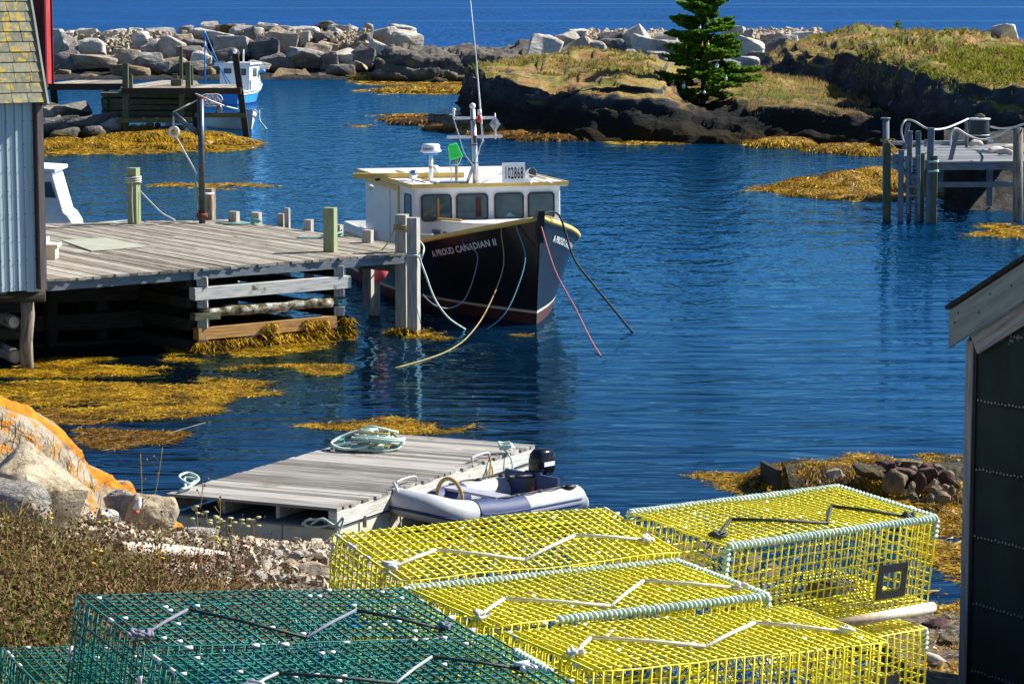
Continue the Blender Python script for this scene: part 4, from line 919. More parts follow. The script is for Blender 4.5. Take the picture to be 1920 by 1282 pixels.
# curtain strip and helm shape seen in windows
m = MB(); panel(m, (x1 + .062, -1.16, 2.17), (0, 1, 0), (-.045, 0, 1), .035, .43, .005, .003); m.build('curtain', MT['orangewood'], boat)
m = MB(); m.poly([Vector((x1 + .066, .36, 1.95)), Vector((x1 + .066, .62, 1.95)), Vector((x1 + .062, .46, 2.04))]); m.build('chart', MT['rope_t'], boat)
m = MB(); m.poly([Vector((x1 + .064, -.31, 1.96)), Vector((x1 + .064, -.18, 1.96)), Vector((x1 + .05, -.18, 2.4)), Vector((x1 + .05, -.31, 2.4))]); m.build('red_jacket', MT['redhull'], boat)
# trunk cabin
m = MB(); a = [(7.0, -1.34), (9.2, -1.02), (9.95, -.45), (9.95, .45), (9.2, 1.02), (7.0, 1.34)]
zt_ = lambda x: 1.90 + (x - 7) * .055
n = len(m.v); k = len(a)
m.v += [(x, y, shz(x) - .2) for x, y in a] + [(x, y * .95, zt_(x)) for x, y in a]
m.face([n + k + i for i in range(k)][::-1])
for i in range(k - 1): m.face([n + i, n + i + 1, n + k + i + 1, n + k + i][::-1])
m.build('trunk_cabin', MT['white'], boat, bevel=.03)
for xx in (7.35, 7.95):
    yy = -1.34 + (xx - 7) * .145; m = MB(); panel(m, (xx, yy - .004, 1.66), (1, .145, 0), (0, .02, 1), .38, .13, .02, .012); m.build('vent_window', MT['glass'], boat)
m = MB(); m.beam((7.2, -1.2, 1.95), (8.5, -1.02, 2.02), .05, .05); m.build('grab_rail', MT['cream'], boat)
m = MB(); m.beam((7.2, 1.2, 1.95), (8.5, 1.02, 2.02), .05, .05); m.build('grab_rail', MT['cream'], boat)
# stern rail / work deck
m = MB(); m.beam((.15, -1.72, 1.18), (3.3, -1.85, 1.22), .08, .28, (0, 0, 1)); m.beam((.15, 1.72, 1.18), (3.3, 1.85, 1.22), .08, .28); m.beam((.1, -1.7, 1.18), (.1, 1.7, 1.18), .08, .28); m.build('coaming', MT['white'], boat)
# roof gear
zr = zt + .08
def roofp(px, py): return BI @ W(px, py, zr)
m = MB(); p, q = bl(662, 330, 60.3), bl(870, 328, 60.6); m.beam(p, q, .12, .115); m.build('boom', MT['cream'], boat)
m = MB()
for f in (.22, .97): c = p.lerp(q, f); m.box((c.x, c.y, (zr + c.z) / 2 - .05), (.1, .1, c.z - zr + .02))
m.build('boom_block', MT['black'], boat)
b = roofp(808, 337); m = MB(); m.tube([(b.x, b.y, zr), (b.x, b.y, zr + .58)], .05, 10); m.tube([(b.x, b.y, zr + .27), (b.x, b.y, zr + .29)], .054, 10, 1); m.tube([(b.x, b.y, zr + .56), (b.x, b.y, zr + .62)], .15, 14, 2)
rad = m.build('radar_post', [MT['cleanwhite'], MT['black'], MT['blue']], boat)
m = MB(); m.lathe([(.18, 0), (.235, .02), (.235, .05), (.20, .09), (.21, .15), (.18, .19), (.05, .2), (.01, .2)], (b.x, b.y, zr + .61), n=24); dome = m.build('radar_dome', MT['cleanwhite'], boat)
tv, tf = text_mesh('FURUNO', .065); m = MB()
def on_dome(x, y):
    a = math.radians(-90) + (x - .13) / .22 - math.radians(-16) - .55
    a_l = a + A16 * 0; return Vector((b.x + .224 * math.cos(a_l - math.atan2(hy, hx)), b.y + .224 * math.sin(a_l - math.atan2(hy, hx)), zr + .61 + .085 + y))
m.mesh([on_dome(v[0], v[1] - .02) for v in tv], tf); m.build('radar_lettering', MT['navy'], dome)
b = roofp(775, 342); m = MB(); m.tube([(b.x, b.y, zr), (b.x, b.y, zr + .08)], .03, 8); m.ball((b.x, b.y, zr + .17), .105, 16, 10); m.build('searchlight', MT['chrome'], boat)
b = roofp(812, 333); m = MB(); m.lathe([(.05, 0), (.05, .1)], (b.x, b.y + .05, zr)); m.ball((b.x, b.y + .05, zr + .17), .115, 16, 10); m.build('antenna_ball', MT['cleanwhite'], boat)
b = roofp(842, 346); m = MB(); m.box((b.x, b.y, zr + .05), (.35, .78, .03), Matrix.Rotation(.05, 3, 'Z')); m.box((b.x - .12, b.y - .3, zr + .02), (.05, .05, .05)); m.box((b.x - .12, b.y + .3, zr + .02), (.05, .05, .05)); m.build('hatch', MT['glass'], boat)
# mast
MD = 58.75
mb, mt = bl(893, 344, MD), bl(886, 205, MD)
m = MB(); m.tube([mb, mb.lerp(mt, .25), mt], [.085, .065, .058], 10); m.tube([mb + V(0, -.22, 0), mb.lerp(mt, .3)], .035, 6); m.tube([mb + V(-.3, .1, 0), mb.lerp(mt, .3)], .035, 6)
for f in (.28, .52, .86): c = mb.lerp(mt, f); m.tube([c - V(0, 0, .012), c + V(0, 0, .012)], .07, 10, 1)
mast = m.build('mast', [MT['alu'], MT['black']], boat)
m = MB(); m.ball(mt + V(0, 0, .07), .068, 14, 10); m.build('masthead_light', MT['cleanwhite'], mast)
m = MB(); m.beam(bl(849, 222, MD), bl(930, 221, MD), .06, .06); m.beam(bl(838, 258, MD), bl(942, 256, MD), .06, .06); m.build('crossarm', MT['cleanwhite'], mast)
c = bl(851, 219, MD); m = MB(); m.tube([c, c + V(0, 0, .13)], .022, 8); m.lathe([(.02, 0), (.045, .02), (.045, .05), (.01, .07)], c + V(0, 0, .12), n=12); m.box(c + V(.02, -.05, .05), (.05, .1, .03)); m.build('aerial_cap', MT['cleanwhite'], mast)
c = bl(899, 230, MD - .1); m = MB(); m.tube([c, c + V(0, 0, .17)], .045, 12, 0); m.tube([c + V(0, 0, .17), c + V(0, 0, .28)], .047, 12, 1); m.build('stern_light', [MT['red'], MT['cleanwhite']], mast)
m = MB(); m.tube([bl(906, 266, MD - .1), bl(905, 255, MD - .1), bl(901, 210, MD - .1), bl(893, 110, MD - .1), bl(880, -20, MD - .1)], [.022, .022, .02, .012, .007], 6); m.build('whip_antenna', MT['cleanwhite'], mast)
c = bl(928, 233, MD); r_ = .155; m = MB(); e = [V(r_, 0, 0), V(-r_, 0, 0), V(0, .13, 0), V(0, -.13, 0), V(0, 0, .185), V(0, 0, -.185)]
for pl in ((0, 4, 1, 5), (2, 4, 3, 5)): m.poly([c + e[i] for i in pl])
m.poly([c + V(r_, 0, 0), c + V(0, .13, 0), c + V(-r_, 0, 0), c + V(0, -.13, 0)]); m.tube([c + V(0, .02, -.33), c + V(0, .0, .24)], .016, 6); m.build('radar_reflector', MT['alu'], mast)
m = MB(); m.tube(catmull([bl(851, 224, MD - .05), bl(860, 252, MD - .05), bl(870, 285, MD - .05), bl(880, 300, MD - .05), bl(889, 312, MD - .05)], 14), .014, 5); m.tube(catmull([bl(906, 264, MD - .1), bl(900, 275, MD - .1), bl(897, 288, MD - .1), bl(892, 300, MD - .1), bl(894, 330, MD - .1)], 12), .012, 5); m.build('mast_cable', MT['cleanwhite'], mast)
m = MB(); m.tube([mb.lerp(mt, .55) + V(.06, 0, 0), mb.lerp(mt, .65) + V(.06, 0, 0)], .035, 8); m.build('rust_patch', MT['rust'], mast)
# number board
c = bl(963, 322, 58.75); R = Matrix.Rotation(.04, 3, 'Z'); c.z = zr + .23
m = MB(); m.box(c, (.03, .52, .44), R)
bd = m.build('number_board', MT['cleanwhite'], boat, bevel=.006)
tv, tf = text_mesh('102868', .30, 1.05); tw = max(v[0] for v in tv); sx = .44 / tw; m = MB()
m.mesh([c + R @ V(.019, (v[0] * sx - .22), v[1] * 1.2 - .125) for v in tv], tf); m.build('registration_number', MT['black'], bd)
m = MB(); m.tube([c + R @ V(.02, .255, -.05), V(c.x + .4, c.y + .3, zr)], .010, 5); m.tube([c + R @ V(.0, -.25, 0), V(c.x + .15, c.y - .85, zr)], .012, 5); m.tube([c + R @ V(0, .26, 0), V(c.x + .15, c.y + .85, zr)], .012, 5); m.build('board_brace', MT['cleanwhite'], boat)
c = bl(992, 334, 59.0); c.z = zr
m = MB(); m.tube(catmull([c, c + V(0, 0, .12), c + V(.04, .0, .2), c + V(.14, .04, .22)], 10), [.085] * 5 + [.09, .1, .11, .115, .12], 16, caps=False); m.tube([c + V(.12, .035, .22), c + V(.125, .037, .22)], .1, 14, 1); m.build('vent_cowl', [MT['cleanwhite'], MT['black']], boat)
m = MB()
for ya_ in (-1.25, 1.35): m.tube([V(3.5, ya_, zr + .06), V(6.6 if ya_ < 0 else 6.9, ya_ , zr + .06)], .025, 6)
m.build('roof_rail', MT['cream'], boat)
c = bl(695, 352, 60.5); m = MB(); m.lathe([(.04, -.06), (.07, .0), (.05, .07)], c, Matrix.Rotation(1.57, 3, 'Y'), 12); m.build('deck_light', MT['clip'], boat)
# names on the bow
for sd, xa in ((-1, 8.16), (1, 10.35)):
    tv, tf = text_mesh('A PROUD CANADIAN II', .185, 1.05); m = MB(); tw = max(v[0] for v in tv); vv = []
    for v in tv:
        u = v[0] * 1.9 / tw if sd < 0 else v[0] * 1.7 / tw; x = xa + u if sd < 0 else xa - u; z = shz(x) - .36 + v[1] * 1.05
        q = hat(x, z, sd); vv.append(q + Vector((0.004, sd * .012, 0)))
    m.mesh(vv, tf if sd < 0 else [f[::-1] for f in tf]); m.build('name_lettering', MT['cleanwhite'], boat)
# upturned green tub on a stake
p = W(856, 338, zr); t = thing('green_tub', 'bright green plastic tub upturned on a wooden stake on the boat roof', 'tub', p, (0, 0, -.1))
m = MB(); m.beam(p, p + V(-.01, 0, .6), .065, .065); m.build('stake', MT['log'], t)
Rt = Euler((.1, -.28, .2)).to_matrix(); cc = p + V(-.05, 0, .66); m = MB()
def sq(w, z): return [cc + Rt @ V(a * w, b_ * w * .8, z) for a, b_ in ((-1, -1), (1, -1), (1, 1), (-1, 1))]
prs = [(.145, -.17), (.15, -.14), (.125, .0), (.10, .15), (.0, .16)]; n0 = len(m.v)
for w, z in prs: m.v += [tuple(x) for x in sq(w, z)]
for i in range(len(prs) - 1):
    for j in range(4): m.face([n0 + i * 4 + j, n0 + i * 4 + (j + 1) % 4, n0 + (i + 1) * 4 + (j + 1) % 4, n0 + (i + 1) * 4 + j])
m.build('tub', MT['green'], t, bevel=.015)
m = MB(); m.tube(catmull([cc + Rt @ V(-.14, 0, -.15), cc + V(-.09, -.02, -.36), cc + V(.0, -.06, -.30), cc + V(.10, 0, -.30), cc + Rt @ V(.14, 0, -.15)], 14), .01, 5); m.tube(sag(cc + V(-.07, -.05, -.34), p + V(-.12, 0, .0), 0, 5), .012, 5); m.build('handle', MT['rope_g'], t)
# mooring lines
def line(name, pts, r, material, label, cat='rope', group='mooring lines of the black boat', n=26):
    m = MB(); m.tube(catmull(pts, n), r, 6); return tag(m.build(name, MT[material]), label, cat, group)
bow = BM @ V(10.85, 0, 2.3)
line('mooring_line', [bow, WD(1040, 505, 54.2), WD(1080, 580, 53.2), WD(1107, 635, 52), W(1127, 668, 0.0)], .016, 'rope_r', 'faded red mooring line running from the black bow into the water')
line('mooring_line', [bow + V(.08, 0, .02), BM @ V(10.7, .5, 2.28), WD(1075, 482, 55.3), WD(1110, 530, 54.8), WD(1155, 585, 54.4), W(1186, 623, 0.0)], .024, 'rope_b', 'dark heavy mooring line running from the bow out to the right')
def onhull(x, z, off=.05): return BM @ (hat(x, z, -1) + Vector((0, -off, 0)))
line('mooring_line', [BM @ V(10.2, -.5, 2.12), onhull(10.3, 1.95, .08), WD(944, 500, 55.2), WD(913, 580, 54.2), WD(880, 628, 52.6), WD(845, 655, 51.4), W(800, 673, .012), W(740, 690, .012)], .013, 'rope_y', 'tan mooring line crossing the black hull into the seaweed')
line('mooring_line', [BM @ V(10.5, -.28, 2.2), onhull(10.6, 2.05, .06), WD(985, 480, 55.0), WD(970, 540, 54.6), WD(945, 590, 54.3), W(912, 618, .0)], .014, 'rope_bl', 'thin blue line hanging from the bow on the black hull')
line('mooring_line', [BM @ V(9.3, -1.1, 1.82), onhull(9.3, 1.6, .05), WD(896, 480, 55.5), WD(875, 555, 54.8), WD(845, 577, 54.3), WD(815, 572, 53.9), WD(792, 552, 53.6)], .014, 'rope_gr', 'slack grey line looping low across the black hull')
# --- distant blue boat
def small_boat(name, label, px, py, L, B, sheer, ang, mats, group=None, rake=.35, full=.5, bands=((.1, 1),), deck=None):
    p = W(px, py, 0); t = thing(name, label, 'boat', p, (0, 0, ang), group, local=True); pt, at_, sh = hull_fn(L, B, sheer, rake, full, .35)
    build_hull(t, pt, list(bands), mats, 20, 10, deckmat=deck or MT['white'], deckdrop=.28)
    M_ = Matrix.Translation(p) @ Matrix.Rotation(ang, 4, 'Z'); return t, pt, M_.inverted(), sh
t, pt2, I2, sh2 = small_boat('fishing_boat', 'small bright blue and white fishing boat moored at the far wharf', 413, 196, 6.6, 2.5, [(0, .75), (3, .85), (5, 1.15), (6.6, 1.6)], math.radians(77), [MT['blue'], MT['redhull'], MT['cleanwhite']], bands=((.05, 1),))
m = MB()
for sd in (-1, 1):
    m.tube([pt2(i / 20, .93, sd) + Vector((0, sd * .02, 0)) for i in range(21)], .05, 5); m.tube([pt2(i / 20, .78, sd) + Vector((0, sd * .02, 0)) for i in range(21)], .05, 5)
m.build('white_stripe', MT['cleanwhite'], t)
m = MB(); fr = [(2.6, .7), (2.75, 2.25), (4.6, 2.25), (4.9, .7)]; m.prism([Vector((x, -.95, z)) for x, z in fr], (0, 1.9, 0)); m.build('cabin', MT['cleanwhite'], t, bevel=.04)
m = MB(); m.box((3.55, 0, 2.31), (2.5, 2.2, .12)); m.build('cabin_roof', MT['cleanwhite'], t, bevel=.05)
window(t, (2.71, .45, 1.9), (0, -1, 0), (.1, 0, 1), .5, .3, .04); window(t, (2.71, -.55, 1.85), (0, -1, 0), (.1, 0, 1), .35, .4, .04); window(t, (3.7, -.955, 1.8), (1, 0, 0), (0, 0, 1), .7, .5, .06)
m = MB(); m.box((2.9, -.7, 1.1), (.3, .7, .55)); m.build('engine_box', MT['cleanwhite'], t)
m = MB(); m.lathe([(.16, 0), (.22, .1), (.16, .22)], (4.6, -1.15, 1.75), n=12); m.build('float_ball', MT['blue'], t)
m = MB(); m.tube([(3.1, -.45, 2.35), (3.1, -.45, 3.2)], .05, 6); m.tube([(3.1, .1, 2.35), (3.1, .1, 3.1)], .05, 6); m.ball((3.1, .1, 3.1), .13, 10, 8); m.build('exhaust_stack', MT['cleanwhite'], t)
a, b_, c_ = I2 @ WD(384, 160, 157.5), I2 @ WD(384, 58, 157.5), I2 @ WD(426, 159, 157.5)
m = MB(); m.tube([a - V(0, 0, .6), b_], .05, 6); m.tube([b_, c_], .03, 5); m.tube([a.lerp(b_, .74), c_ - V(.0, .25, 0)], .03, 5); m.build('mast', MT['blue'], t)
# --- white skiff
t, pt3, I3, sh3 = small_boat('skiff', 'white open skiff with dark outboard below the far wharf', 418, 240, 4.0, 1.7, [(0, .62), (2, .66), (3.2, .8), (4, 1.0)], math.radians(-60), [MT['cleanwhite'], MT['cleanwhite']], rake=.25)
t.location = t.location + V(-.3, 1.6, 0)
m = MB(); m.box((.9, 0, .5), (.3, 1.4, .05)); m.box((2.2, 0, .5), (.3, 1.4, .05)); m.build('thwart', MT['seatgrey'], t)
m = MB(); m.lathe([(.12, 0), (.17, .1), (.17, .35), (.1, .48), (.02, .5)], (-.12, 0, .6), n=12); m.box((-.12, 0, .3), (.14, .1, .7)); m.build('outboard_motor', MT['steel'], t)
m = MB()
for sd in (-1, 1): m.tube([pt3(i / 16, 1, sd) for i in range(17)], .035, 5)
m.build('gunwale', MT['greywood'], t)
p = W(484, 215, .9); line('mooring_line', [WD(486, 207, 129), WD(487, 225, 128.8), WD(493, 234, 128.6), W(500, 242, 0)], .03, 'rope_g', 'pale green painter hanging from the bow of the white skiff', group=None, n=12)
# --- white cabin boat behind the grey shed
t, pt4, I4, sh4 = small_boat('cabin_boat', 'white cabin boat half hidden behind the grey shed', -10, 505, 6.5, 2.3, [(0, .9), (3, .95), (5, 1.05), (6.5, 1.25)], 0.0, [MT['white'], MT['redhull']])
t.location = (-15.9, 66.4, 0); I4 = Matrix.Translation((15.9, -66.4, 0))
P4 = [(40, 322), (97, 322), (119, 398), (127, 404), (137, 420), (140, 440), (40, 440)]
m = MB(); m.prism([I4 @ WD(x, y, 65.6) for x, y in P4][::-1], (0, 1.5, 0)); m.build('cabin', MT['cleanwhite'], t, bevel=.03)
m = MB(); m.prism([I4 @ WD(x, y, 65.4) for x, y in [(40, 313), (103, 317), (104, 324), (40, 324)]][::-1], (0, 1.9, 0)); m.build('cabin_roof', MT['cleanwhite'], t, bevel=.02)
m = MB(); m.prism([I4 @ WD(x, y, 65.585) for x, y in [(60, 341), (95, 341), (105, 371), (60, 369)]][::-1], (0, .01, 0)); m.build('window', MT['glass'], t)
# ------------------------------------------------------------------ main wharf
ZD = 1.63
N0 = W(86, 524, ZD); N1 = W(772, 473, ZD); E1 = W(778, 463, ZD); Q1 = W(425, 411, ZD); B1 = W(20, 421, ZD); L1 = Vector((-12.6, 52.2, ZD))
wharf = thing('wharf', 'weathered grey plank wharf on timber cribs beside the black boat', 'wharf', (-6, 54, 0))
poly = [N0, N1, E1, Q1, B1, L1]
pd = (E1 - Q1).normalized(); pn = Vector((-pd.y, pd.x, 0))
ctr = sum(poly, Vector()) / len(poly)
def clip(o, d, poly):
    ts = []
    for i in range(len(poly)):
        a, b = poly[i], poly[(i + 1) % len(poly)]; e = b - a; den = d.x * e.y - d.y * e.x
        if abs(den) < 1e-9: continue
        w = a - o; t = (w.x * e.y - w.y * e.x) / den; u = (w.x * d.y - w.y * d.x) / den
        if 0 <= u <= 1: ts.append(t)
    return (min(ts), max(ts)) if len(ts) >= 2 else None
rw = random.Random(3); m = MB(); k = -60
while k < 60:
    o = ctr + pn * (k * .158); c = clip(o, pd, poly); k += 1
    if not c or c[1] - c[0] < .15: continue
    a, b = c[0], c[1] + rw.uniform(-.02, .07)
    cuts = [a] + ([a + (b - a) * rw.uniform(.3, .7)] if b - a > 3 and rw.random() < .8 else []) + [b]
    for i in range(len(cuts) - 1):
        dz = rw.uniform(-.008, .008); p, q = o + pd * (cuts[i] + .004), o + pd * (cuts[i + 1] - .004); p.z = ZD - .025 + dz; q.z = ZD - .025 + rw.uniform(-.01, .008)
        m.beam(p, q, .142, .05)
m.build('deck', MT['deckwood'], wharf)
nd = (N1 - N0).normalized(); nn_ = Vector((-nd.y, nd.x, 0))
m = MB(); s0 = W(372, 505, ZD); s0 = N0 + nd * (s0 - N0).dot(nd)
m.beam(N0 + nn_ * .1 - nd * 1.5 + V(0, 0, -.14), s0 + nn_ * .1 + V(0, 0, -.14), .12, .17); m.beam(s0 + nn_ * .04 + V(0, 0, -.135), N1 + nn_ * .06 + V(0, 0, -.135), .12, .16); split_build(m, 'edge_beam', MT['bluepost'], wharf)
m = MB()
for f in np.linspace(.15, .9, 6): m.beam(N0.lerp(N1, f) + nn_ * .3 + V(0, 0, -.18), N0.lerp(N1, f) + nn_ * 8 * (1 - f * .55) + V(0, 0, -.18), .15, .22)
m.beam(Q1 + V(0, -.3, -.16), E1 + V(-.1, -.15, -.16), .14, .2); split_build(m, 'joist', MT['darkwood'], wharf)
# crib facing us
c0, c1 = W(373, 661, 0), W(654, 634, 0); cd = (c1 - c0).normalized(); cn_ = Vector((-cd.y, cd.x, 0)); CL = (c1 - c0).length
def cb(z, h, mt, a=-.02, b=1.02, dep=.0, w=.2, rnd=False, name='crib_beam'):
    m = MB(); p = c0.lerp(c1, a) + cn_ * (dep + w / 2) + V(0, 0, z + h / 2); q = c0.lerp(c1, b) + cn_ * (dep + w / 2) + V(0, 0, z + h / 2)
    if rnd: m.tube([p.lerp(q, i / 14) + V(0, 0, random.uniform(-.02, .02)) for i in range(15)], [h / 2 * random.uniform(.9, 1.1) for i in range(15)], 9)
    else: m.beam(p, q, w, h, jit=.008)
    return m.build(name, MT[mt], wharf)
cb(1.02, .24, 'palewood'); cb(.65, .20, 'lichenwood', .04, .9, 0, .22, True); cb(.62, .14, 'oldgreen', -.02, .14); cb(.24, .23, 'orangewood', .0, .92); cb(.24, .2, 'darkwood', .9, 1.02, .1)
cb(.02, .15, 'weed_dk', .08, .98)
m = MB()
for f in (.05, .96):
    for z, h in ((-.4, .40), (.15, .09), (.47, .18), (.85, .17), (1.26, .20)):
        p = c0.lerp(c1, f) + cn_ * .12 + V(0, 0, z); m.beam(p, p + V(0, 0, h), .2, .22, jit=.008)
split_build(m, 'crib_block', MT['greywood'], wharf)
m = MB()
for z in (.1, .52, .95, 1.33):
    for f in (-.0, .98):
        p = c0.lerp(c1, f) + cn_ * .25 + V(0, 0, z); m.beam(p, p + cn_ * 4.2, .2, .22, jit=.01)
for z in (-.05, .3, .72, 1.15): m.beam(c0 + cn_ * 4.3 + V(0, 0, z), c1 + cn_ * 4.3 + V(0, 0, z), .22, .25, jit=.01)
for z in (-.1, .45, 1.0): m.beam(c0 - cd * 4.2 + cn_ * 3.4 + V(0, 0, z), c0 + cn_ * 2.2 + V(0, 0, z), .25, .3, jit=.01)
for f in (.12, .35, .6, .85):
    p = c0 - cd * 4.5 * (1 - f) + cn_ * 2.6; m.tube([p + V(0, 0, -.5), p + V(0, 0, 1.4)], .14, 9)
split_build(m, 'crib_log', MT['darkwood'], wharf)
m = MB()
for i in range(7): a = .05 + i * .15; m.beam(c0.lerp(c1, a) + cn_ * 4.6 + V(0, 0, -.4), c0.lerp(c1, a) + cn_ * 4.6 + V(0, 0, 1.3), CL * .145, .06, jit=.01)
m.prism([c0 - cd * 15 + cn_ * 5.2 + V(0, 0, -.4), c0 + cd * 1.2 + cn_ * 5.2 + V(0, 0, -.4), c0 + cd * 1.2 + cn_ * 5.2 + V(0, 0, 1.55), c0 - cd * 15 + cn_ * 5.2 + V(0, 0, 1.55)], cn_ * .1)
split_build(m, 'shade_backing', MT['darkwood'], wharf)  # dark boards added behind the crib to stand in for under-deck shade
# posts that belong to the wharf
def post(px, py, ztop, w, mt, zbase=ZD, down=0, parent=wharf, lean=(0, 0), D=None, round_=False, name='post'):
    p = W(px, py, zbase) if D is None else WD(px, py, D); m = MB(); q = Vector((p.x + lean[0], p.y + lean[1], ztop))
    if round_: m.tube([p - V(0, 0, down), q], w / 2, 10)
    else: m.beam(p - V(0, 0, down), q, w, w, (.3, 1, 0), jit=.006)
    return m.build(name, MT[mt], parent)
post(755, 621, 2.40, .23, 'greywood', 0, .6); post(776, 626, 2.37, .22, 'greywood', 0, .6)
post(702, 560, 1.5, .2, 'greywood', .35, 1.2)
post(620, 472, 2.53, .23, 'greenwood', down=1.2)
post(252, 419, 2.9, .23, 'greenwood', down=1.2)
post(392, 412, 2.36, .24, 'log', down=1.4); post(379, 411, 2.3, .16, 'log', down=1.4)
for px, py, zt_, w in ((439, 415, 1.86, .20), (481, 417, 1.86, .20), (528, 421, 1.88, .16), (539, 423, 2.03, .10), (579, 432, 1.87, .17), (633, 441, 1.86, .2), (690, 455, 1.90, .20)): post(px, py, zt_, w, 'greywood', down=1.4)
m = MB(); p = W(762, 500, 1.3); m.beam(p + V(-.9, .9, -.02), p + V(.2, -.25, -.02), .2, .2); m.beam(W(755, 560, 0) + V(0, .4, 0), W(755, 560, 0) + V(0, .4, 1.5), .2, .2); split_build(m, 'brace_block', MT['greywood'], wharf)
# weed fringes on the crib
P = []
for i in range(2600):
    f = random.random(); P.append(tuple(c0.lerp(c1, f * 1.04 - .02) - cn_ * random.uniform(-.03, .04) + V(0, 0, random.uniform(.04, .2))))
for i in range(900): P.append(tuple(c1 + cd * random.uniform(-.15, .12) + cn_ * random.uniform(-.1, .25) + V(0, 0, random.uniform(.0, .42))))
for i in range(260): f = random.choice((.45, .48, .72, .78, .83)) + random.gauss(0, .02); P.append(tuple(c0.lerp(c1, f) - cn_ * .03 + V(0, 0, random.uniform(.25, .45))))
for i in range(420): p = W(760, 626, 0); P.append((p.x + random.gauss(0, .22), p.y + random.gauss(0, .15), random.uniform(.01, .12)))
fronds('crib_rockweed', P, .16, .02, MT['weed'], 71, .02, .6)
# things on the wharf
m = MB(); c = [W(115, 452, ZD), W(198, 447, ZD), W(277, 464, ZD), W(172, 472, ZD)]; m.prism([p + V(0, 0, .008) for p in c], (0, 0, .014)); tag(m.build('plywood_sheet', MT['ply']), 'flat grey green plywood sheet lying on the wharf deck', 'plywood')
p = W(92, 487, ZD); t = thing('fish_tub', 'dirty white plastic fish tub beside the grey shed corner', 'tub', p)
m = MB(); m.prism([p + V(-.35, -.02, 0), p + V(.13, -.02, 0), p + V(.13, .4, 0), p + V(-.35, .4, 0)], (0, 0, .26)); m.build('tub_body', MT['float'], t, bevel=.01)
m = MB(); m.box(p + V(-.1, .19, .28), (.56, .5, .05)); m.build('rim', MT['float'], t, bevel=.01)
m = MB(); m.box(p + V(-.2, .2, .36), (.3, .3, .12)); m.build('lid_bundle', MT['cleanwhite'], t, bevel=.02)
# davit
D0 = 60.9; pb = WD(379, 408, D0); t = thing('davit', 'dark steel davit pole with angled boom at the wharf edge', 'hoist', pb)
m = MB(); m.tube([pb - V(0, 0, .15), WD(376, 183, D0)], .075, 12); m.tube([WD(376, 185, D0), WD(376, 181, D0)], .08, 12, 1); m.build('pole', [MT['steel'], MT['rust']], t)
m = MB(); m.tube([WD(371, 251, D0), WD(325, 212, D0 - .3)], .062, 12); m.build('boom', MT['steel'], t)
m = MB(); m.tube([pb, pb + V(0, 0, .1)], .13, 12); m.build('foot', MT['rust'], t)
m = MB(); m.tube([WD(384, 364, D0) + V(-.15, 0, 0), WD(384, 364, D0) + V(.2, .1, 0)], .03, 6); m.build('clamp', MT['clip'], t)
m = MB(); m.tube([WD(374, 186, D0), WD(325, 210, D0 - .3)], .018, 5); m.tube([WD(325, 214, D0 - .3), WD(326, 236, D0 - .3)], .02, 5); m.tube([WD(330, 256, D0 - .3), WD(369, 326, D0 - .1)], .018, 5); m.build('hoist_rope', MT['rope_w'], t)
m = MB(); m.tube([WD(326, 247, D0 - .3) + V(.095 * math.cos(a), 0, .1 * math.sin(a)) for a in np.linspace(0, 6.283, 18)[:-1]], .038, 7, closed=True); m.build('pulley', MT['clip'], t)
m = MB(); m.tube(catmull([WD(369, 322, D0 - .1), WD(366, 345, D0 - .1), WD(370, 375, D0 - .1), WD(370, 394, D0 - .1), WD(366, 388, D0 - .1), WD(369, 340, D0 - .1)], 20), .016, 5); m.build('tail_rope', MT['rope_t'], t)
tag(bpy.data.objects.new('x', None), 'x') if False else None
# ropes on posts
def rope_thing(name, tubes, material, label, group=None, cat='rope'):
    m = MB()
    for pts, r, n in tubes: m.tube(catmull(pts, n), r, 6)
    return tag(m.build(name, MT[material]), label, cat, group)
def wrap(c, r, z0, turns, dz, n=14):
    return [Vector((c.x + r * math.cos(6.283 * i / n), c.y + r * math.sin(6.283 * i / n), z0 + dz * i / n)) for i in range(int(turns * n) + 1)]
c = W(252, 419, ZD)
rope_thing('post_rope', [(wrap(c, .17, 2.55, 3, .05), .018, 60), ([c + V(.0, -.16, 2.6 - ZD), c + V(-.02, -.17, .5), c + V(0, -.16, .02)], .016, 10), ([c + V(.14, 0, .75), c + V(.6, .1, .25), c + V(.45 * 2, .2, .03), c + V(.2, .15, .02), c + V(1.3, .25, .02)], .016, 20)], 'rope_w', 'white rope wound on the tall green post of the wharf')
rope_thing('deck_rope', [([W(420, 420, ZD + .02), W(450, 420, ZD + .03), W(470, 418, ZD + .02), W(490, 414, ZD + .1), W(472, 412, ZD + .12), W(490, 416, ZD + .08)], .022, 24), ([W(405, 417, ZD + .02), W(440, 421, ZD + .02), W(480, 418, ZD + .05)], .018, 12)], 'rope_t', 'teal rope on the two short posts near the davit')
rope_thing('deck_rope', [([W(556, 446, ZD + .02), W(600, 446, ZD + .02), W(630, 438, ZD + .12), W(642, 436, ZD + .1), W(636, 441, ZD + .05), W(650, 447, ZD - .05)], .022, 24)], 'rope_t', 'teal rope tied low beside the square green post')
c = W(755, 560, ZD)
c = W(755, 621, 0); rope_thing('post_rope', [(wrap(c, .17, 2.08, 3, .035), .018, 50), ([c + V(-.16, 0, 2.1), c + V(-.3, .3, 1.8), c + V(-.5, .5, 1.55)], .014, 10)], 'rope_y', 'tan rope wound around the corner post of the wharf')
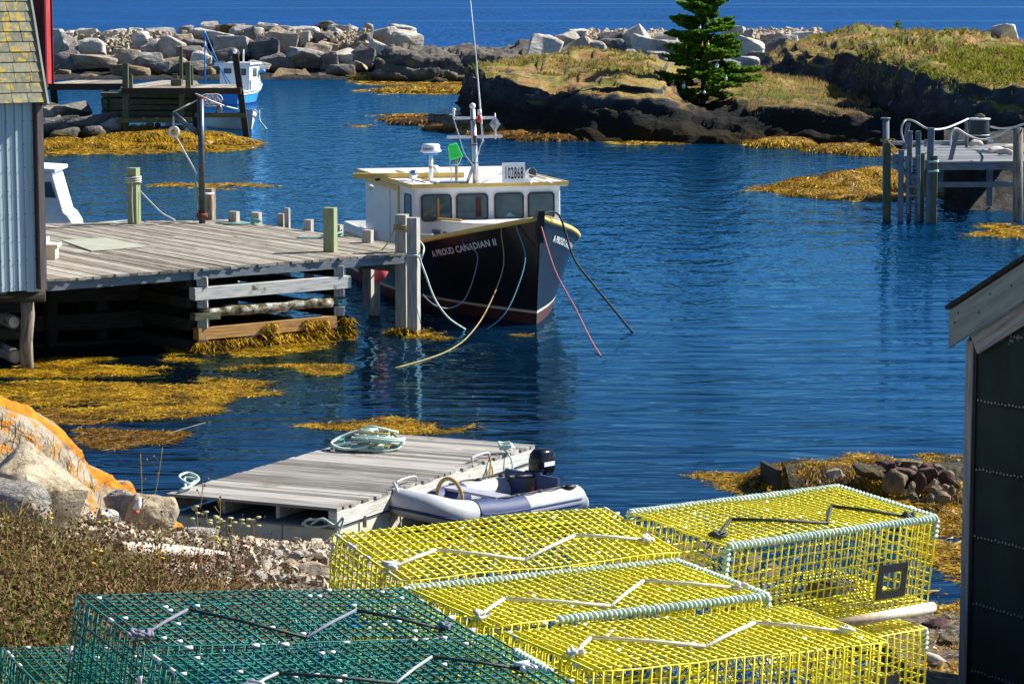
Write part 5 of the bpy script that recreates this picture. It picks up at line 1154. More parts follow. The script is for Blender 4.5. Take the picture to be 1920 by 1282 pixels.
c = W(776, 626, 0); rope_thing('post_rope', [([c + V(-.12, -.14, 1.62), c + V(.1, -.15, 1.6), c + V(.16, -.1, 1.45), WD(798, 515, 53.6), WD(815, 560, 53.5), WD(840, 595, 53.4), W(872, 617, .0)], .02, 30), ([c + V(.14, -.1, 1.5), c + V(.2, .3, 1.75), BM @ V(7.9, -1.9, 1.68), BM @ V(8.3, -1.6, 1.72)], .018, 20)], 'rope_g', 'pale green mooring line drooping from the wharf corner post')
# pink buoy
p = WD(700, 500, 56.7); t = thing('pink_buoy', 'faded pink round buoy hanging beside the hull under the wharf edge', 'buoy', p)
m = MB(); m.ball(p, .335, 24, 16, sc=(1, 1, 1.05)); m.build('float_body', MT['pink'], t); m = MB(); m.lathe([(.08, .3), (.06, .37), (.02, .38)], p); m.build('eye', MT['navy'], t); m = MB(); m.tube([p + V(0, 0, .36), p + V(.35, .5, .42)], .015, 5); m.build('hanging_line', MT['rope_w'], t)
rope_thing('sunken_line', [([W(190, 845, .012), W(260, 830, .012), W(330, 808, .012), W(385, 792, .012)], .006, 16)], 'log', 'thin brown line lying on the calm water by the orange rock')
# ------------------------------------------------------------------ grey shed on the left
sn = Vector((.60, -.80, 0)); sw = Vector((.80, .60, 0))          # wall normal, wall direction to the right
SC = WD(78, 540, 48.6); z0, z1 = SC.z, (7 - (187 + 25) * 48.4 / F)
shed = thing('grey_shed', 'grey blue metal sided shed with lichen covered shingle roof', 'shed', (SC.x - 2, SC.y, 0))
m = MB(); p = .168; x = 0; a = SC - sw * .12
def prof(u):
    f = (u / p) % 1
    return .022 if f < .09 else (-.008 if .09 <= f < .14 or f > .95 else (.006 if .5 < f < .56 else 0))
us = sorted(set([i * p + d * p for i in range(30) for d in (0, .02, .09, .10, .14, .16, .5, .51, .55, .57, .94, .96)])); us = [u for u in us if u < 4.6]
n0 = len(m.v)
for u in us:
    q = a - sw * u + sn * prof(u)
    m.v += [(q.x, q.y, z0 - .02 - .04 * smoothstep(.0, .3, .3 - u)), (q.x, q.y, z1 + .1)]
for i in range(len(us) - 1): m.face([n0 + 2 * i, n0 + 2 * i + 1, n0 + 2 * i + 3, n0 + 2 * i + 2])
sid = m
m = MB(); b = SC - sw * .1 - sn * .05; q = [b, b - sw * 4.6, b - sw * 4.6 - sn * 4, b - sn * 4]
m.prism([V(v.x, v.y, z0) for v in q], (0, 0, z1 - z0)); m.build('wall', MT['purplewood'], shed)
m = MB(); m.beam(V(SC.x, SC.y, z0 - .02), V(SC.x, SC.y, z1 + .2), .12, .2, tuple(sn)); m.build('corner_board', MT['purplewood'], shed)
for r in range(8):
    for i in range(27): c = a - sw * ((i + .09) * .168) + sn * .028; sid.box((c.x, c.y, z0 + .12 + r * .42), (.016, .016, .016), None, 1)
sid.build('siding', [MT['siding'], MT['steel']], shed)
# roof: steep slope of overlapping shingles
up_ = (V(0, 0, 1) * .965 - sn * .30 ).normalized(); tk = sn * .012
eave = SC + sn * .22 + sw * .06; eave.z = z1 - .02
m = MB(); rr_ = random.Random(8); row = 0.19
for k in range(36):
    u = -.0 - rr_.uniform(0, .25); L_ = eave + up_ * (k * row)
    uend = 4.8
    while u < uend:
        w = rr_.uniform(.30, .42); lo = L_ - sw * max(u, 0) + sn * (.024 + rr_.uniform(0, .005)); hi = L_ - sw * min(u + w - .008, uend) + sn * (.024 + rr_.uniform(0, .005))
        if u + w > 0.02:
            b0, b1 = lo, hi; t0, t1 = lo + up_ * (row * 1.25) - sn * .02, hi + up_ * (row * 1.25) - sn * .02; th = -sn * .012
            cc_ = .014; m.poly([b1 + sw * cc_, b0 - sw * cc_, b0 + up_ * cc_, t0, t1, b1 + up_ * cc_]); m.poly([b0, b1, b1 + th, b0 + th]); m.poly([b0, b0 + th, t0 + th, t0])
        u += w
m.build('shingle_roof', MT['shingle'], shed)
m = MB(); e1 = eave - sw * 4.8; top = up_ * (36 * row)
m.prism([eave - sn * .01, e1 - sn * .01, e1 + top - sn * .01, eave + top - sn * .01], -sn * .12); m.build('roof_board', MT['purplewood'], shed)
m = MB(); m.beam(eave + sw * .02 - sn * .03 - up_ * .06, eave + sw * .02 - sn * .03 + top, .04, .16, tuple(sn)); m.build('rake_board', MT['fascia'], shed)
# foundation logs
m = MB(); fp = W(52, 690, 0); m.tube([fp + V(0, 0, -.4), fp + V(-.02, 0, .5), fp + V(.03, 0, 1.0), fp + V(0, 0, z0 + .02)], [.13, .125, .13, .12], 10); m.build('foundation_post', MT['log'], shed)
m = MB()
for (px, py, r) in ((26, 604, .125), (30, 668, .135)):
    q = WD(px, py, 48.9); m.tube([q, q + V(-1.6, 3.2, 0)], r, 12); m.tube([q + V(.005, -.01, 0), q + V(.003, -.006, 0)], r * .8, 12, 1)
split_build(m, 'crib_log_end', [MT['log'], MT['driftwood']], shed)
m = MB(); q = WD(85, 553, 48.8); m.tube([q, q + V(-3.5, -.4, -.02)], .13, 10); q = WD(60, 625, 49.6); m.tube([q, q + V(-3, 0, 0)], .12, 10); q = WD(40, 575, 49.4); m.beam(q, q + V(-3, 0, 0), .2, .2); split_build(m, 'sill_log', MT['darkwood'], shed)
# ------------------------------------------------------------------ far wharf
ZF = 2.33
fw = thing('far_wharf', 'dark far wharf with timber crib and leaning posts near the red shed', 'wharf', (-20, 126, 0))
def fdeck(P, name='deck'):
    P = [W(*p, ZF) for p in P]; m = MB(); d = Vector((.12, 1, 0)).normalized(); x0 = min(p.x for p in P); x1 = max(p.x for p in P); x = x0 + .1
    while x < x1:
        c = clip(Vector((x, 120, ZF)), d, P)
        if c: m.beam(Vector((x, 120, ZF)) + d * (c[0] + rw.uniform(-.25, .1)) + V(0, 0, -.05 + rw.uniform(-.02, .02)), Vector((x, 120, ZF)) + d * c[1] + V(0, 0, -.05), .19, .09)
        x += .2
    return m.build(name, MT['deckwood'], fw)
fdeck([(60, 160), (240, 160), (240, 150), (70, 151)]); fdeck([(228, 168), (458, 168), (440, 158), (370, 158), (365, 151), (240, 150)])
m = MB(); m.beam(WD(60, 163, 128) , WD(232, 163, 127), .25, .3); m.beam(WD(228, 171, 122.2), WD(452, 171, 122.2), .25, .28); split_build(m, 'edge_beam', MT['darkwood'], fw)
m = MB()
for y in (178, 190, 201, 212, 221): m.beam(WD(193, y, 126.5), WD(370, y + 1, 124.5), .3, .22, jit=.04)
for y in (178, 190, 201, 212, 221): m.beam(WD(196, y, 126), WD(200, y - 6, 132), .25, .2, jit=.03)
split_build(m, 'crib_beam', MT['oldgreen'], fw)
m = MB(); m.prism([WD(196, 172, 127.2), WD(372, 172, 125.2), WD(372, 232, 125.2), WD(196, 228, 127.2)], (0, .2, 0)); m.build('crib_back', MT['darkwood'], fw)
m = MB(); m.beam(WD(218, 226, 122), WD(360, 225, 122), .35, .22, jit=.02); m.beam(WD(365, 216, 122.5), WD(460, 217, 123), .35, .22, jit=.02); split_build(m, 'walkway_beam', MT['oldgreen'], fw)
m = MB(); m.beam(WD(70, 205, 129), WD(112, 205, 129), .3, .2); m.beam(WD(100, 168, 129), WD(105, 215, 129), .3, .3, (0, 1, 0)); split_build(m, 'pier_post', MT['darkwood'], fw)
def fpost(x0, y0, x1, y1, D, w, mt='oldgreen'): m = MB(); m.beam(WD(x0, y0, D), WD(x1, y1, D), w, w, (0, 1, 0)); return m.build('post', MT[mt], fw)
fpost(236, 248, 235, 119, 122.5, .26); fpost(245, 165, 244, 140, 124, .2); fpost(340, 222, 341, 172, 122.5, .22); fpost(353, 166, 352, 117, 123.5, .22); fpost(359, 160, 358, 126, 126, .16); fpost(340, 158, 339, 88, 128, .15); fpost(329, 158, 328, 138, 128, .22)
fpost(441, 101, 463, 262, 123, .28, 'darkwood'); fpost(368, 250, 366, 172, 123, .3, 'darkwood')
m = MB(); m.box(WD(331, 156, 127), (.5, .4, .35)); tag(m.build('bollard_block', MT['oldgreen']), 'small green timber block standing on the far wharf', 'block')
m = MB(); m.tube(catmull([WD(366, 176, 122), WD(385, 184, 121), WD(396, 189, 121), WD(425, 200, 122), WD(452, 206, 123)], 20), .035, 5)
for i in range(5): a = WD(388 + i * 4, 186 + (i % 2) * 5, 121.6); m.tube([a + V(.3 * math.cos(q), .1, .22 * math.sin(q)) for q in np.linspace(0, 6.28, 12)[:-1]], .03, 5, closed=True)
tag(m.build('chain_coil', MT['rope_w']), 'white chain and rope coil draped behind the davit pole at the far wharf', 'rope')
rs = random.Random(12)
for i, (px, py, w, h, tn) in enumerate([(232, 237, 9, 11, 'rock_t'), (252, 240, 16, 12, 'rock_t'), (267, 238, 11, 14, 'rock_p'), (280, 235, 18, 11, 'rock_t'), (296, 236, 13, 12, 'rock_mar'), (278, 243, 20, 9, 'rock_t'), (292, 243, 11, 9, 'rock_g'), (308, 242, 20, 10, 'rock_g'), (316, 235, 15, 12, 'rock_t'), (330, 240, 16, 12, 'rock_t')]):
    D = 123.2; place_rock('ballast_stone', COBM[i % 6], WD(px, py, D), (w * D / F, .4, h * D / F), (0, rs.uniform(-.3, .3), 0), MT[tn if tn != 'rock_t' else 'rock_near'], f'{["buff", "pinkish", "pale", "grey"][i % 4]} ballast stone under the far wharf walkway, {ordn(i)} from the left', 'stone', 'ballast stones under the far wharf')
for i, (px, py, w, h, tn, lab) in enumerate([(95, 212, 46, 36, 'rock_m', 'tan lumpy shore boulder beside the grey shed roof edge'), (137, 211, 56, 32, 'rock_d', 'dark shadowed boulder under the far wharf'), (105, 236, 90, 34, 'rock_d', 'long dark shore rock left of the golden seaweed'), (168, 234, 96, 34, 'rock_d', 'dark flat shore rock in the middle below the far wharf'), (205, 236, 64, 30, 'rock_g', 'smooth grey rock at the foot of the far crib'), (122, 256, 60, 30, 'rock_d', 'dark rock half wrapped in golden seaweed'), (182, 252, 64, 34, 'rock_d', 'dark rock standing among golden seaweed below the crib'), (300, 250, 90, 14, 'rock_d', 'dark ledge under the pale ballast stones')]):
    D = 122 + (250 - py) * .1; place_rock('shore_rock', ROCKM[(i * 3 + 1) % 14], WD(px, py, D), (w * D / F * 1.1, 2.2, h * D / F * 1.15), (0, rs.uniform(-.2, .2), rs.uniform(-.3, .3)), MT[tn], lab, 'rock', None)
# red shed behind
rd = thing('red_shed', 'dark red weathered shed with bright red corner trim standing on the far wharf', 'shed', (-24, 130, ZF))
a = WD(104, 157, 127.5); zt_ = 8.2
m = MB(); m.prism([V(a.x - 8, a.y - .5, ZF), V(a.x - .42, a.y, ZF), V(a.x - .42, a.y + 1.35, ZF), V(a.x - 8, a.y + 1.35, ZF)], (0, 0, 6.5)); m.build('wall', MT['redpaint'], rd)
m = MB(); m.prism([V(a.x - .415, a.y + .05, ZF), V(a.x - .415, a.y + 1.25, ZF), V(a.x - .415, a.y + 1.25, zt_ + .4), V(a.x - .415, a.y + .05, zt_ + .4)], (.03, 0, 0)); m.build('corner_trim', MT['redtrim'], rd)
m = MB(); m.beam(V(a.x - .48, a.y - .02, ZF), V(a.x - .50, a.y - .02, zt_ + .4), .14, .14, (0, 1, 0)); m.beam(V(a.x - .36, a.y + 1.3, ZF), V(a.x - .37, a.y + 1.3, zt_ + .4), .14, .10, (0, 1, 0)); split_build(m, 'door_jamb', MT['redpaint'], rd)
m = MB(); m.prism([V(a.x - 8.2, a.y - .9, 8.7), V(a.x + .1, a.y - .4, 8.7), V(a.x + .1, a.y + 1.6, 8.7), V(a.x - 8.2, a.y + 1.6, 8.7)], (0, 0, .2)); m.build('roof', MT['gravelgrey'], rd)
# ------------------------------------------------------------------ right dock
rdk = thing('right_dock', 'small grey dock with ladder and rope rail on the right', 'dock', (11, 82, 0))
zd = 1.72; DB = 83.0
def rp(x, y, D=DB): return WD(x, y, D)
fr0, fr1 = W(1672, 286, 0), None
P = [rp(1672, 286, 83.5), rp(1752, 304, 81.0), rp(1925, 303, 80.5), rp(1925, 262, 90), rp(1740, 272, 88)]
zz = [p.z for p in P]; zd = sum(zz[:3]) / 3; P = [W(px, py, zd) for px, py in ((1674, 288), (1752, 303), (1930, 302), (1930, 268), (1730, 272))]
m = MB(); d = (P[2] - P[1]).normalized(); nr_ = V(-d.y, d.x, 0); k = 0
for k in range(-50, 60):
    o = P[1] + nr_ * (k * .15); c = clip(o, d, P)
    if c and c[1] - c[0] > .1: m.beam(o + d * c[0] + V(0, 0, -.02 + rw.uniform(-.006, .006)), o + d * c[1] + V(0, 0, -.02), .14, .045)
m.build('deck', MT['dockdeck'], rdk)
m = MB(); m.beam(P[1] + V(0, .05, -.16), P[2] + V(0, .05, -.16), .1, .2); m.beam(P[0] + V(0, .05, -.15), P[1] + V(0, .05, -.16), .1, .18); m.beam(P[1] + V(0, .3, -.72), P[2] + V(0, .3, -.72), .1, .16); m.beam(P[0] + V(.05, 0, -.25), P[1] + V(-.25, .1, -.95), .1, .12); split_build(m, 'edge_beam', MT['bluepost'], rdk)
m = MB(); m.beam(P[4] + V(-1, 0, .06), W(1862, 270, zd) + V(0, 0, .06), .12, .12); m.beam(W(1835, 286, zd) + V(0, 0, .05), W(1925, 290, zd) + V(0, 0, .05), .14, .1); split_build(m, 'kerb_board', MT['palewood'], rdk)
def rpost(x0, y0, x1, y1, w, D, mt='bluepost', name='post', rnd=False):
    m = MB(); a, b = rp(x0, y0, D), rp(x1, y1, D)
    if rnd: m.tube([a, b], w / 2, 10)
    else: m.beam(a, b, w, w, (.2, 1, 0), jit=.004)
    return m.build(name, MT[mt], rdk)
m = MB(); m.tube([rp(1661, 414, 80.5), rp(1661, 223, 80.5)], .1, 10); m.tube([rp(1660, 224, 80.5), rp(1660, 221, 80.5)], .15, 12); m.build('tall_pile', MT['bluepost'], rdk)
rpost(1664, 414, 1664, 268, .2, 80.35, 'oldgreen')
rpost(1688, 420, 1690, 281, .17, 80); rpost(1695, 280, 1703, 230, .13, 82); rpost(1704, 415, 1706, 246, .15, 80.5); rpost(1720, 418, 1722, 246, .15, 80)
rpost(1741, 420, 1746, 240, .2, 79.7); rpost(1726, 418, 1728, 287, .2, 80.2, 'oldgreen'); rpost(1750, 418, 1752, 292, .19, 79.6, 'oldgreen')
rpost(1779, 312, 1795, 248, .14, 81); rpost(1855, 386, 1856, 310, .2, 84); rpost(1908, 420, 1909, 240, .3, 80, 'log', rnd=True); rpost(1812, 276, 1812, 228, .1, 87.5); rpost(1735, 275, 1736, 262, .1, 87); rpost(1762, 360, 1765, 310, .14, 84); rpost(1798, 370, 1799, 312, .16, 86, 'darkwood')
m = MB()
for y in (315, 332, 349, 366, 383): m.beam(rp(1702, y, 79.8), rp(1722, y + 1, 79.8), .07, .05)
m.beam(rp(1702, 400, 79.85), rp(1702, 292, 79.85), .09, .07, (0, 1, 0)); m.beam(rp(1722, 400, 79.85), rp(1722, 292, 79.85), .09, .07, (0, 1, 0)); m.build('ladder', MT['bluepost'], rdk)
m = MB(); m.tube(catmull([rp(1695, 268, 81.9), rp(1690, 246, 81.8), rp(1694, 230, 81.8), rp(1702, 225, 81.9), rp(1715, 228, 81.6), rp(1735, 240, 80), rp(1752, 243, 80), rp(1775, 240, 82), rp(1800, 230, 85), rp(1815, 223, 87)], 40), .03, 7)
m.tube(catmull([rp(1782, 275, 80.8), rp(1783, 255, 80.8), rp(1788, 243, 80.8), rp(1796, 242, 80.9), rp(1815, 254, 81), rp(1840, 262, 81), rp(1868, 256, 81), rp(1895, 242, 80.2), rp(1912, 236, 80), rp(1940, 226, 80)], 40), .03, 7)
m.tube(catmull([rp(1857, 238, 87), rp(1875, 241, 86), rp(1900, 239, 83), rp(1915, 234, 80)], 20), .03, 7); split_build(m, 'rail_rope', MT['rope_w'], rdk)
m = MB()
for i in range(2): m.tube(wrap(rp(1750, 300 + 18 * i, 79.6), .15, rp(1750, 305 + 18 * i, 79.6).z, 2.2, .03), .02, 5)
m.build('tie_rope', MT['rope_g'], rdk)
m = MB(); m.tube(wrap(rp(1661, 264, 80.4), .15, rp(1661, 266, 80.4).z, 2.5, .03), .02, 5); m.tube(catmull([rp(1664, 262, 80.2), rp(1676, 262, 80.1), rp(1685, 270, 80.1)], 8), .02, 5); m.tube(catmull([rp(1664, 264, 80.2), rp(1672, 272, 80.1), rp(1679, 278, 80.1)], 8), .02, 5); tag(m.build('orange_tie', MT['rope_y']), 'orange rope tied on the capped pile of the right dock', 'rope')
p = rp(1835, 266, 89); t = thing('barrel', 'black plastic barrel with pale rim standing at the right dock', 'barrel', p)
m = MB(); m.lathe([(.30, -.1), (.335, .1), (.34, .4), (.335, .64), (.32, .7), (.33, .74)], p, n=24); m.build('barrel_body', MT['barrel'], t)
m = MB(); m.tube([p + V(.345 * math.cos(a), .345 * math.sin(a), .23) for a in np.linspace(0, 6.283, 24)[:-1]], .018, 6, closed=True); m.lathe([(.34, .73), (.37, .74), (.37, .78), (.3, .79)], p, n=24); m.build('rim', MT['clip'], t)
m = MB(); m.tube(catmull([p + V(-.14, 0, .84), p + V(0, -.05, .9), p + V(.16, 0, .83), p + V(.0, .1, .82)], 14), .05, 7); tag(m.build('weed_bundle', MT['oldgreen']), 'small green bundle lying on top of the black barrel', 'bundle')
for i, (px, py, L_, dx, dz, lab) in enumerate([(1830, 272, .45, .1, .1, 'short rounded driftwood log behind the barrel'), (1868, 283, .55, .2, .06, 'pale driftwood chunk piled on the right dock'), (1885, 287, .4, -.2, .05, 'white driftwood stub at the front of the dock pile'), (1895, 279, .6, .1, .05, 'bleached driftwood branch at the right of the dock pile')]):
    c = W(px, py, zd + .08); m = MB(); m.tube(catmull([c - V(L_ / 2, dx, 0), c + V(0, 0, dz), c + V(L_ / 2, dx, 0)], 8), [.06, .09, .1, .1, .1, .09, .08, .05], 8); tag(m.build('driftwood', MT['driftwood']), lab, 'driftwood', 'driftwood on the right dock')
p = W(1598, 368, 0); m = MB(); m.tube(catmull([p + V(0, 0, -.1), p + V(-.02, 0, .2), p + V(.02, 0, .42)], 8), .03, 6); tag(m.build('white_stake', MT['cleanwhite']), 'thin crooked white stick standing in golden seaweed', 'stake')
# ------------------------------------------------------------------ raft
ZR = .58
RA, RB, RC = W(314, 925, ZR), W(632, 953, ZR), W(1002, 833, ZR); RD = RA + (RC - RB)
raft = thing('raft', 'floating grey plank raft with white side boards in front of the wharf', 'raft', (RA + RC) / 2 - V(0, 0, ZR))
ra = (RB - RA).normalized(); rb_ = (RC - RB).normalized(); LA = (RB - RA).length; LB = (RC - RB).length; rsk = ra
rr = random.Random(21); m = MB(); nb = int(LB / .148)
for i in range(nb):
    f = (i + .5) / nb; p, q = RA.lerp(RD, f), RB.lerp(RC, f); e = rr.uniform(-.015, .02)
    m.beam(p - ra * rr.uniform(0, .03) + V(0, 0, -.018), q + ra * e + V(0, 0, -.018 + rr.uniform(-.005, .003)), LB / nb - .006, .036)
m.build('deck', MT['raftwood'], raft)
m = MB(); sd = V(rb_.y, -rb_.x, 0)
m.beam(RB - ra * .02 + sd * .0 + V(0, 0, -.135), RC - ra * .02 + V(0, 0, -.135), .05, .19); m.build('side_board', MT['palewood'], raft)
m = MB(); m.beam(RA + ra * .03 + V(0, 0, -.135), RD + ra * .03 + V(0, 0, -.135), .05, .19)
for f in (.31, .63): m.beam(RA.lerp(RB, f) + rb_ * .1 + V(0, 0, -.125), RD.lerp(RC, f) + V(0, 0, -.125), .05, .17)
m.build('joist', MT['greywood'], raft)
m = MB(); m.beam(RB - ra * .12 + rb_ * .05 + V(0, 0, -.14), RB - ra * .0 + rb_ * .05 + V(0, 0, -.14), .12, .2); m.build('corner_block', MT['palewood'], raft)
m = MB(); pl = [RA + ra * .1, RB - ra * .02, RC - ra * .02, RD + ra * .1]
m.prism([p + V(0, 0, -.27) for p in pl], (0, 0, .025)); m.build('platform_board', MT['bluepost'], raft)
for i in range(3):
    m = MB(); a0, a1 = i / 3 + .003, (i + 1) / 3 - .003; A_, B_ = RA + ra * .12, RB - ra * .03
    q = [A_.lerp(B_, a0), A_.lerp(B_, a1)]; m.prism([q[0] + rb_ * .02 + V(0, 0, -.272), q[1] + rb_ * .02 + V(0, 0, -.272), q[1] + rb_ * (LB - .05) + V(0, 0, -.272), q[0] + rb_ * (LB - .05) + V(0, 0, -.272)][::-1], (0, 0, -.5)); m.build('float', MT['float'], raft, bevel=.012)
m = MB()
for f in (.12, .3, .48, .66, .84): p = RB.lerp(RC, f) + V(0, 0, -.25); m.beam(p + ra * .012 + V(0, 0, .05), p + ra * .012 + V(0, 0, -.10), .05, .012)
split_build(m, 'strap', MT['lichenwood'], raft)
m = MB()
for f in (.18, .42, .55, .9): p = RA.lerp(RB, f) + rb_ * .12 + V(0, 0, -.245); m.tube([p, p + V(0, 0, .05)], .012, 6)
split_build(m, 'bolt', MT['nail'], raft)
m = MB()
for f in (.30, .68): p = RB.lerp(RC, f) + V(0, 0, .005) - ra * .06; m.tube(catmull([p - rb_ * .0, p + V(0, 0, .07) , p + rb_ * .42 + V(0, 0, .07), p + rb_ * .5 + V(0, 0, .0)], 10), .016, 6)
split_build(m, 'cleat', MT['alu'], raft)
p = RB.lerp(RC, .27) - ra * .03; line('mooring_rope', [p + V(0, 0, .09), p + ra * .05 + V(0, 0, .02), p + ra * .09 + V(0, 0, -.25), p + ra * .10 + V(0, 0, -.5)], .011, 'rope_w', 'white rope hanging straight down the raft side by the near cleat', group='ropes on the raft', n=14)
p = RB.lerp(RC, .27) - ra * .03; m = MB(); m.tube([p + V(0, 0, .09), W(748, 925, .55), W(772, 945, .38)], .018, 6); tag(m.build('tow_bar', MT['alu']), 'bent metal bar reaching from the raft to the dinghy bow', 'bar')
p = RB.lerp(RC, .74) + V(0, 0, .02); line('mooring_rope', [p + V(0, 0, .06), p + ra * .04 + V(0, 0, -.05), p + ra * .10 - rb_ * .15 + V(0, 0, -.30), p + ra * .12 - rb_ * .1 + V(0, 0, -.32), p + ra * .05 + V(0, 0, -.1), p + ra * .10 - rb_ * .35 + V(0, 0, -.38)], .014, 'rope_y', 'knotted tan rope tying the dinghy to the raft side', group='ropes on the raft', n=30)
p = RB.lerp(RC, .84) + V(0, 0, .02); L_ = []
for i in range(40): a = i * .9; L_.append(p + V(.09 * math.cos(a) + rr.uniform(-.03, .03), .08 * math.sin(a), .03 + .002 * i + rr.uniform(0, .03)))
line('mooring_rope', L_ + [p + ra * .08 + V(0, 0, -.1), p + ra * .09 + V(0, 0, -.42)], .013, 'rope_g', 'pale green rope bundled on the far end of the raft edge', group='ropes on the raft', n=160)
p = RA + ra * .12 + rb_ * .1
line('mooring_rope', [W(316, 965, .05), W(325, 945, .35), p + V(0, 0, .03), p + V(.1, .1, .06), p + V(.2, .35, .12), p + V(.05, .5, .17), p + V(-.05, .32, .15), p + V(.1, .2, .08), p + V(.15, .42, .1), p + V(0, .5, .1), p + V(.05, .1, .03), W(332, 958, .25), W(326, 975, .02)], .018, 'rope_g', 'loop of pale rope on the left corner of the raft', group='ropes on the raft', n=70)
p = RB + rb_ * .05
line('mooring_rope', [p + V(-.35, -.05, -.2), p + V(-.2, -.08, -.12), p + V(-.05, -.1, -.2), p + V(.06, -.08, -.1), p + V(0, -.1, -.3), p + V(-.08, -.12, -.5), p + V(.02, -.12, -.45), p + V(-.02, -.1, -.2), p + V(-.06, -.12, -.6), p + V(.0, -.12, -.65)], .015, 'rope_g', 'tangled pale rope hanging from the near corner of the raft', group='ropes on the raft', n=60)
m = MB(); rr2 = random.Random(4)
for k in range(5): m.tube([p + V(-.28 + .17 * math.cos(a) + rr2.uniform(-.03, .03), -.02, -.2 + .05 * math.sin(a) + rr2.uniform(0, .02)) for a in np.linspace(0, 6.28, 14)[:-1]], .008, 5, closed=True)
tag(m.build('twine_coil', MT['rope_g']), 'thin coiled twine tucked under the front of the raft deck', 'rope')
# heap of rope
hc = W(694, 836, ZR + .01); t = thing('rope_heap', 'big heap of pale green rope lying on the far corner of the raft', 'rope', hc)
r5 = random.Random(31)
for nm, mt_, cnt, rad in (('green_coil', 'rope_g', 14, .021), ('teal_coil', 'rope_t', 4, .017), ('tan_coil', 'rope_y', 4, .015)):
    m = MB()
    for k in range(cnt):
        cx, cy = r5.uniform(-.2, .2), r5.uniform(-.3, .3); a0 = r5.uniform(0, 6); R1, R2 = r5.uniform(.15, .38), r5.uniform(.15, .35); tlt = r5.uniform(-.5, .5); z0_ = r5.uniform(.02, .14); pts = []
        for i in range(22):
            a = a0 + i * .33; x = cx + R1 * math.cos(a); y = cy + R2 * math.sin(a); dist = math.hypot(x / .52, y / .6)
            z = max(.02, z0_ + tlt * .12 * math.sin(a) + .13 * max(0, 1 - dist)); pts.append(hc + V(x + r5.uniform(-.012, .012), y, z))
        m.tube(catmull(pts, 50), rad, 5)
    m.build(nm, MT[mt_], t)
# ------------------------------------------------------------------ inflatable dinghy
ic = V(-.48, 34.55, 0); ang = math.radians(-135)
ib = thing('inflatable_dinghy', 'pale grey and navy inflatable dinghy with outboard tied beside the raft', 'dinghy', (ic.x, ic.y, 0), (0, .0, ang), local=True)
IM = Matrix.Translation((ic.x, ic.y, 0)) @ Matrix.Rotation(ang, 4, 'Z'); II = IM.inverted()
tr = .185; hb = .56; zt0 = .22
def tube_path(side):
    return [V(-1.38, side * hb, zt0 + .02), V(-1.25, side * hb, zt0), V(-.5, side * hb, zt0), V(.2, side * hb, zt0 + .01), V(.62, side * hb, zt0 + .05)]
bowp = [V(.62, -hb, zt0 + .05), V(.92, -hb * .93, zt0 + .10), V(1.14, -hb * .62, zt0 + .17), V(1.22, 0, zt0 + .2), V(1.14, hb * .62, zt0 + .17), V(.92, hb * .93, zt0 + .10), V(.62, hb, zt0 + .05)]
m = MB()
for sd in (-1, 1):
    pp = catmull(tube_path(sd), 22); m.tube(pp, [.06, .13] + [tr] * 20, 18); 
split_build(m, 'side_tube', MT['tubegrey'], ib)
m = MB(); m.tube(catmull(bowp, 26), tr, 18, caps=False); m.build('bow_tube', MT['tubegrey'], ib)
m = MB()
for sd in (-1, 1): m.tube(catmull([V(-.28, sd * hb, zt0), V(-.05, sd * hb, zt0 + .003), V(.2, sd * hb, zt0 + .012), V(.42, sd * hb, zt0 + .035), V(.62, sd * hb, zt0 + .05)], 16), tr + .012, 18, caps=False)
split_build(m, 'navy_panel', MT['navy'], ib)
m = MB()
for sd in (-1, 1):
    for dz, r in ((-.035, .022), (.03, .012)): m.tube(catmull([p + V(0, sd * (tr + .001), dz) for p in tube_path(sd)[1:]], 16), r, 6)
m.tube(catmull([p + Vector((p.x, p.y * 1.6, 0)).normalized() * (tr + .003) + V(0, 0, -.035) for p in bowp], 22), .022, 6)
m.build('rub_strake', MT['navy'], ib)
m = MB(); m.prism([V(-1.05, -hb, .10), V(.9, -hb * .9, .14), V(1.1, 0, .2), V(.9, hb * .9, .14), V(-1.05, hb, .10)], (0, 0, .03)); m.build('floor', MT['seatgrey'], ib)
m = MB(); m.box((-.02, 0, .40), (.24, 1.02, .035)); m.build('seat', MT['seatgrey'], ib)
m = MB(); m.box((-1.06, 0, .30), (.05, 1.0, .44)); m.box((-1.09, 0, .42), (.04, .3, .24)); m.build('transom', MT['navy'], ib)
m = MB(); m.tube([V(-.02 + .02, -.28 + .24 * math.cos(a) + .1, .34 + .26 * math.sin(a)) + V(.3, 0, 0) for a in np.linspace(-.3, 3.44, 16)], .028, 8); m.build('wheel_hoop', MT['rope_y'], ib)
m = MB()
for sd in (-1, 1):
    ks = [V(x, sd * hb * .95 + sd * .04, zt0 + tr + .012) for x in (-1.05, -.62, -.2, .22)]
    for k in ks: m.ball(k, .045, 8, 6, sc=(1.3, 1, .5))
    for a, b in zip(ks[:-1], ks[1:]): m.tube(catmull([a, (a + b) / 2 + V(0, sd * .05, .01), b], 8), .013, 5)
m.ball(V(-1.15, hb + .06, zt0 + .19), .07, 8, 6, sc=(1.6, 1, .5)); m.ball(V(-1.15, -hb - .06, zt0 + .19), .07, 8, 6, sc=(1.6, 1, .5))
m.build('grab_line', MT['black'], ib)
ob = MB(); oc = V(-1.2, 0, -.13)
def rr3(cx, cy, z, w, d, k=10): return [V(cx + w * math.copysign(abs(math.cos(a)) ** .6, math.cos(a)), cy + d * math.copysign(abs(math.sin(a)) ** .6, math.sin(a)), z) for a in np.linspace(0, 6.283, 21)[:-1]]
lv = [(0, .60, .10, .10), (0, .64, .17, .125), (-.01, .72, .185, .135), (-.015, .82, .185, .135), (-.015, .90, .165, .12), (-.005, .955, .11, .09), (0, .97, .03, .03)]
n0 = len(ob.v)
